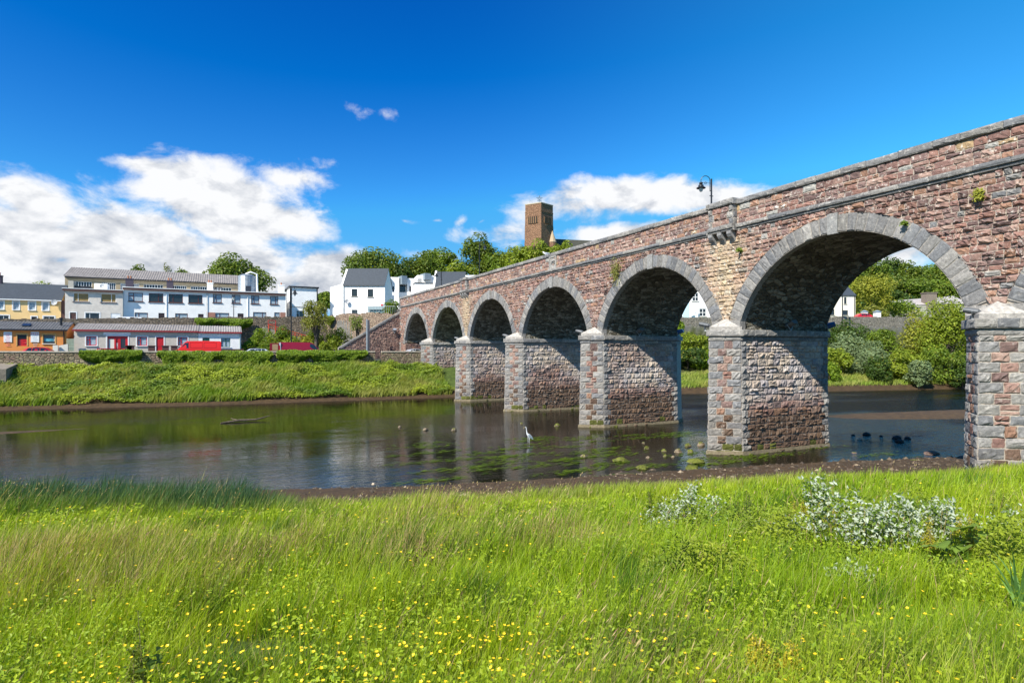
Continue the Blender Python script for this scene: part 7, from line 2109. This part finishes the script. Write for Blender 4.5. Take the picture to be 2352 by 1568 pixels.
def quad():
    x, y = put(769, 84.0); t = thing('garden_tractor', 'small red machine with black seat parked at the foot of the curved wall', 'garden machine', (x, y, -1.1))
    B = MB(); B.slab([(-.9, .4), (.8, .4), (.9, .7), (.2, .8), (-.1, 1.05), (-.8, 1.05), (-.95, .8)], 'y', -.4, .4); B.build('bonnet', REDP, t, False)
    B = MB(); B.slab([(.15, .8), (.65, .8), (.72, 1.5), (.6, 1.5), (.5, .95), (.15, .95)], 'y', -.25, .25); B.build('seat', BLACK, t, False)
    for X, R in ((-.6, .28), (.5, .42)):
        for s in (-1, 1): B = MB(); B.tube([(X, s * .38, R), (X, s * .6, R)], R, 14); B.build('wheel', TYRE, t, False)
    B = MB(); B.tube([(-.15, 0, .9), (.05, 0, 1.3)], .03, 6); B.tube([(.05, -.2, 1.3), (.05, .2, 1.3)], .025, 6); B.build('steering_bar', BLACK, t, False)
quad()

# ------------------------------------------------------------------ lamps, sign, floodlights
def bracket_lamp(name, label, x, y, z0, H, side, group, scale=1.0, col_r=.05, m=BLACK):
    """column with hooped swan neck carrying a bell lantern; side = horizontal unit vector towards the lantern"""
    t = thing(name, label, 'street lamp', (x, y, z0), 0, group)
    s = np.array(side); h = z0 + H; k = scale
    B = MB(); B.tube([(x, y, z0), (x, y, z0 + H * .45), (x, y, h)], [col_r * 1.25, col_r * 1.1, col_r], 8)
    B.tube([(x - .16 * k, y, h - 1.15 * k), (x + .16 * k, y, h - 1.15 * k)], .025 * k, 6); B.build('column', m, t)
    Rr = .30 * k; a = [(x + s[0] * .10 * k, y + s[1] * .10 * k, h - .85 * k), (x + s[0] * .10 * k, y + s[1] * .10 * k, h - .1 * k)]
    c = (x + s[0] * (.10 * k + Rr), y + s[1] * (.10 * k + Rr), h - .1 * k)
    for q in np.linspace(math.pi, 0, 12): a.append((c[0] + s[0] * -math.cos(math.pi - q) * -Rr * -1 if False else c[0] - s[0] * Rr * math.cos(math.pi - q) , c[1] - s[1] * Rr * math.cos(math.pi - q), c[2] + Rr * math.sin(q)))
    e = (c[0] + s[0] * Rr, c[1] + s[1] * Rr, c[2] - .12 * k); a.append(e)
    B = MB(); B.tube(a, .024 * k, 6)
    B.tube([(x, y, h - .3 * k), (e[0], e[1], h - .3 * k + .05)], .012 * k, 5); B.tube([(x, y, h - .8 * k), (a[0][0], a[0][1], h - .8 * k)], .02 * k, 5)
    ring = [(c[0] + s[0] * .07 * k * math.cos(q), c[1] + s[1] * .07 * k * math.cos(q), h - .28 * k + .07 * k * math.sin(q)) for q in np.linspace(0, 6.28, 12)]; B.tube(ring, .014 * k, 5)
    B.build('swan_neck', m, t)
    B = MB(); B.lathe([(.30 * k, -.42 * k), (.31 * k, -.39 * k), (.18 * k, -.30 * k), (.17 * k, -.2 * k), (.09 * k, -.16 * k), (.12 * k, -.1 * k), (.12 * k, -.04 * k), (.03 * k, .02 * k)], e, 16); ls = B.build('lamp_shade', m, t)
    B = MB(); B.lathe([(.02 * k, -.66 * k), (.09 * k, -.63 * k), (.13 * k, -.53 * k), (.14 * k, -.42 * k)], e, 12); B.build('lamp_bowl', mat('lamp_glass', (.45, .5, .5), .1, .05, 2), ls)
    return t
GL = 'swan neck street lamps'
# on the bridge: at the refuge, farther along, and on the far parapet
def on_line(px, xl): rx, ry = ray(px); Y = xl / rx; return ry * Y, Y
yb, Yb = on_line(1634, AF + .9); H = (HZ - 411) * Yb / F - 6.4
lf = np.array([-CR, SR])
bracket_lamp('street_lamp', 'black swan neck lamp standing by the refuge on the viaduct', AF + .9, yb, 6.4, H, lf, GL, .85, .045)
yb, Yb = on_line(1014, AF + .9); bracket_lamp('street_lamp', 'black swan neck lamp against the dark slate roof at the far end of the viaduct', AF + .9, yb, 6.4, (HZ - 624) * Yb / F - 6.4, lf, GL, .9, .05)
yb, Yb = on_line(1101, AB - .9); bracket_lamp('street_lamp', 'black swan neck lamp before the tallest tree, facing right on the far parapet', AB - .9, yb, 6.4, (HZ - 558) * Yb / F - 6.4, -lf, GL, 1.0, .06)
x, y = put(669, 84.5); bracket_lamp('street_lamp', 'tall black lamp post rising behind the dark red van', x, y, -1.1, (HZ - 662) * depth(x, y) / F + 1.1, -lf * .6, GL, 1.15, .07)
Y = 106; 
for px, pt, Y, l in ((1566 + 0, 670, 112, 'dark lamp post before the pale blue house under the second arch'), (1935 - 0, 690, 112, 'dark lamp post in front of the cream house')):
    x, y, zt = at_Y(px, pt, Y); z0 = (HZ - 770) * Y / F; bracket_lamp('street_lamp', l, x, y, z0, zt - z0 + 4, lf, GL, 1.4, .08)
def lantern():
    x, y = put(X2(421), 100.5); z0 = 3.1; zt = zb_(X2(421), Y1(468), y); t = thing('lantern_post', 'old style black lantern post with ladder bar before the white terrace', 'street lamp', (x, y, z0))
    h = zt - .75; B = MB(); B.tube([(x, y, z0), (x, y, z0 + 1.2), (x, y, h)], [.09, .06, .045], 8); B.tube([(x - .4, y, h - .9), (x + .4, y, h - .9)], .03, 6); B.build('column', BLACK, t)
    B = MB(); B.lathe([(.10, h), (.24, h + .5), (.02, h + .5)], (x, y, 0), 6); g = B.build('lamp_glass', mat('lamp_glass', (.45, .5, .5), .1, .05, 2), t)
    B = MB(); B.lathe([(.28, h + .5), (.12, h + .68), (.03, h + .8)], (x, y, 0), 6); B.lathe([(.12, h - .04), (.12, h + .02)], (x, y, 0), 6); B.build('lamp_cap', BLACK, t)
lantern()
def road_sign():
    px = 842; y = 84.0; x = ab(px, y); zt = zb_(px, 733, y); t = thing('road_sign', 'tall grey metal road sign seen edge on from behind beside the wing wall', 'road sign', (x, y, -1.1))
    d = np.array([.34, 1.0]); d /= np.hypot(*d)
    B = MB()
    for k in (0, 1): q = np.array([x, y]) + d * k * 2.2; B.tube([(q[0], q[1], -1.1), (q[0], q[1], zt)], .07, 8)
    B.build('post', STEEL, t)
    B = MB(); a = np.array([x + .1, y]) - d * .4; c = a + d * 3.0; n = np.array([d[1], -d[0]]) * .05
    B.add([(*(a), -.2), (*(c), -.2), (*(c), zt - .05), (*(a), zt - .05), (*(a + n), -.2), (*(c + n), -.2), (*(c + n), zt - .05), (*(a + n), zt - .05)], [(0, 1, 2, 3), (7, 6, 5, 4), (0, 4, 5, 1), (3, 2, 6, 7), (0, 3, 7, 4), (1, 5, 6, 2)])
    pl = B.build('sign_plate', mat('sign_back', (.30, .36, .40), .5, .12, 2), t)
    B = MB()
    for zz in np.linspace(0.0, zt - .3, 8): B.tube([(a[0] - .06, a[1], zz), (c[0] - .06, c[1], zz)], .035, 5)
    B.build('rail', STEEL, pl)
road_sign()
FLD = mat('floodlight_grey', (.09, .10, .11), .5, .15); FLB = mat('floodlight_blue', (.02, .10, .28), .4, .1)
def floodlight(label, x, y, z, s, d, m=FLD):
    """trough floodlight on a stirrup, pointing along d"""
    t = thing('floodlight', label, 'floodlight', (x, y, z), 0, 'floodlights on the piers')
    d = np.array(d, float); d /= np.linalg.norm(d); u = np.array([0, 0, 1.0]); u = u - d * (u @ d); u /= np.linalg.norm(u); v = np.cross(d, u)
    c = np.array([x, y, z]) + np.array([0, 0, .14]) * s; B = MB(); V = []
    for f, a, b in ((-.24, .05, .09), (-.16, .10, .17), (.1, .11, .2), (.26, .09, .18)):
        for q in range(10): th = 2 * math.pi * q / 10; V.append(c + d * f * s + u * a * s * math.sin(th) + v * b * s * math.cos(th))
    B.add(V, np.array([(i * 10 + j, i * 10 + (j + 1) % 10, (i + 1) * 10 + (j + 1) % 10, (i + 1) * 10 + j) for i in range(3) for j in range(10)])); B.add(V[-10:], [tuple(range(10))]); B.add(V[:10], [tuple(range(10))])
    B.build('housing', m, t)
    B = MB(); p = np.array([x, y, z]); B.tube([p - d * .35 * s - u * .1 * s, p - u * .12 * s, c + v * .19 * s], .02 * s, 5); B.tube([p - d * .35 * s - u * .1 * s, p - u * .12 * s, c - v * .19 * s], .02 * s, 5); B.build('stirrup', STEEL, t)
nm = ['nearest', 'second nearest', 'third', 'fourth', 'fifth']
for i in range(5):
    yy = PIERS[i] + (.55 if i else .2)
    floodlight('grey trough floodlight on the cap of the %s pier' % nm[i], AF - .8, yy + .2, 1.25, 1.15 if i else 1.0, (-.6, .9, .25) if i else (-.35, .9, .2))
for i in (1, 2): floodlight('floodlight tucked under the vault on the %s pier side' % nm[i], AF + (3.0 if i == 2 else 3.4), PIERS[i] - 1.2, 1.25, 1.3, (0, -1, .5))
for i in (1, 2): floodlight('blue capped floodlight at the far end of the %s pier' % nm[i], AB + .25, PIERS[i] - .8, 1.2, 1.6, (.6, -.75, .3), FLB)
def wall_lamp():
    x = at_b(905, 762, 87.9)[0]; floodlight('small steel floodlight fixed on the wing wall', x, 87.6, (HZ - 762) * depth(x, 87.9) / F, 1.6, (-.2, -1, .4), STEEL)
wall_lamp()

# ------------------------------------------------------------------ birds
def skin_body(name, pts, edges, radii, material, parent=None):
    me = bpy.data.meshes.new(name); me.from_pydata(pts, edges, []); o = bpy.data.objects.new(name, me); col.objects.link(o)
    sk = o.modifiers.new('skin', 'SKIN'); sb = o.modifiers.new('sub', 'SUBSURF'); sb.levels = sb.render_levels = 1
    for v, r in zip(me.skin_vertices[0].data, radii): v.radius = r if isinstance(r, tuple) else (r, r)
    me.skin_vertices[0].data[0].use_root = True
    bpy.context.view_layer.update()
    dg = bpy.context.evaluated_depsgraph_get(); m2 = bpy.data.meshes.new_from_object(o.evaluated_get(dg)); bpy.data.objects.remove(o)
    m2.materials.clear(); m2.materials.append(material); m2.polygons.foreach_set('use_smooth', np.ones(len(m2.polygons), bool))
    q = bpy.data.objects.new(name, m2); col.objects.link(q); q.parent = parent
    return q
def heron():
    x, y, _ = at_z(1213, 1016, WATER); k = 1.05 * 34 * depth(x, y) / F / .86
    t = thing('heron', 'grey heron with long white neck standing in the shallow water', 'heron', (x, y, WATER), -YAW)
    P = [(0.02, 0, .42), (.10, 0, .38), (.2, 0, .28), (.26, 0, .19), (-.06, 0, .5), (-.075, 0, .6), (-.09, 0, .7), (-.10, 0, .80), (-.12, 0, .86), (-.165, 0, .845), (0, .03, .30), (-.005, .035, .14), (.0, .035, -.05), (.07, -.03, .29), (.065, -.035, .14), (.07, -.035, -.05), (.04, .0, .36)]
    E = [(0, 1), (1, 2), (2, 3), (0, 4), (4, 5), (5, 6), (6, 7), (7, 8), (8, 9), (0, 16), (16, 10), (10, 11), (11, 12), (16, 13), (13, 14), (14, 15)]
    R = [(.085, .10), (.085, .09), (.05, .055), .015, .045, .028, .022, .02, .026, .017, .025, .009, .008, .025, .009, .008, .06]
    P = [(a * k, b * k, c * k) for a, b, c in P]; R = [tuple(q * k for q in r) if isinstance(r, tuple) else r * k for r in R]
    skin_body('body', P, E, R, mat('heron_plumage', (.55, .58, .60), .7, .3, 16), t)
    B = MB(); B.tube([(-.17 * k, 0, .848 * k), (-.29 * k, 0, .80 * k)], [.013 * k, .003 * k], 6); B.build('beak', mat('heron_beak', (.45, .35, .12), .5), t, False)
    for s in (-1, 1):
        B = MB(); B.lathe([(.002 * k, -.006 * k), (.006 * k, 0), (.002 * k, .006 * k)], (-.15 * k, s * .02 * k, .865 * k), 6); B.build('eye', BLACK, t, False)
        W = [(.0, .46), (.10, .45), (.2, .35), (.29, .2), (.27, .17), (.12, .26), (.02, .34)]; V = [(a * k, s * (.085 - .03 * (i in (3, 4))) * k, c * k) for i, (a, c) in enumerate(W)]
        B = MB(); B.add(V + [(a, b + s * .012 * k, c) for a, b, c in V], [tuple(range(7)), tuple(range(13, 6, -1))] + [(i, (i + 1) % 7, 7 + (i + 1) % 7, 7 + i) for i in range(7)]); B.build('wing', mat('heron_wing', (.16, .21, .25), .7, .3, 14), t, False)
    B = MB(); B.tube([(-.11 * k, 0, .885 * k), (-.05 * k, 0, .87 * k), (-.0 * k, 0, .83 * k)], [.008 * k, .008 * k, .002 * k], 5); B.build('crest', BLACK, t, False)
heron()
def gull():
    yy, Yg = on_line(1253, AF + .1); z = Z_TOP; k = 1.25
    t = thing('seagull', 'white seagull with grey wings sitting on the viaduct coping left of the date stone', 'seagull', (AF + .1, yy, z), -YAW)
    P = [(0, 0, .13), (.12, 0, .13), (.24, 0, .14), (-.1, 0, .17), (-.15, 0, .24), (-.2, 0, .25), (.02, .04, .06), (.02, .04, -.01), (.02, -.04, .06), (.02, -.04, -.01)]
    E = [(0, 1), (1, 2), (0, 3), (3, 4), (4, 5), (0, 6), (6, 7), (0, 8), (8, 9)]
    R = [.075, .06, .015, .06, .045, .03, .02, .008, .02, .008]
    skin_body('body', [tuple(q * k for q in p) for p in P], E, [q * k for q in R], mat('gull_white', (.8, .8, .8), .7, .03), t)
    B = MB(); B.tube([(-.21 * k, 0, .25 * k), (-.27 * k, 0, .235 * k)], [.012, .003], 6); B.build('beak', mat('gull_beak', (.6, .4, .05), .5), t, False)
    for s in (-1, 1):
        V = [(a * k, s * b * k, c * k) for a, b, c in ((-.06, .07, .19), (.08, .08, .2), (.3, .02, .17), (.1, .085, .12), (-.04, .08, .12))]
        B = MB(); B.add(V + [(a, b + s * .01, c) for a, b, c in V], [tuple(range(5)), tuple(range(9, 4, -1))] + [(i, (i + 1) % 5, 5 + (i + 1) % 5, 5 + i) for i in range(5)]); B.build('wing', mat('gull_grey', (.42, .45, .5), .7), t, False)
        B = MB(); B.lathe([(.002, -.008), (.008, 0), (.002, .008)], (-.19 * k, s * .035 * k, .265 * k), 6); B.build('eye', BLACK, t, False)
gull()
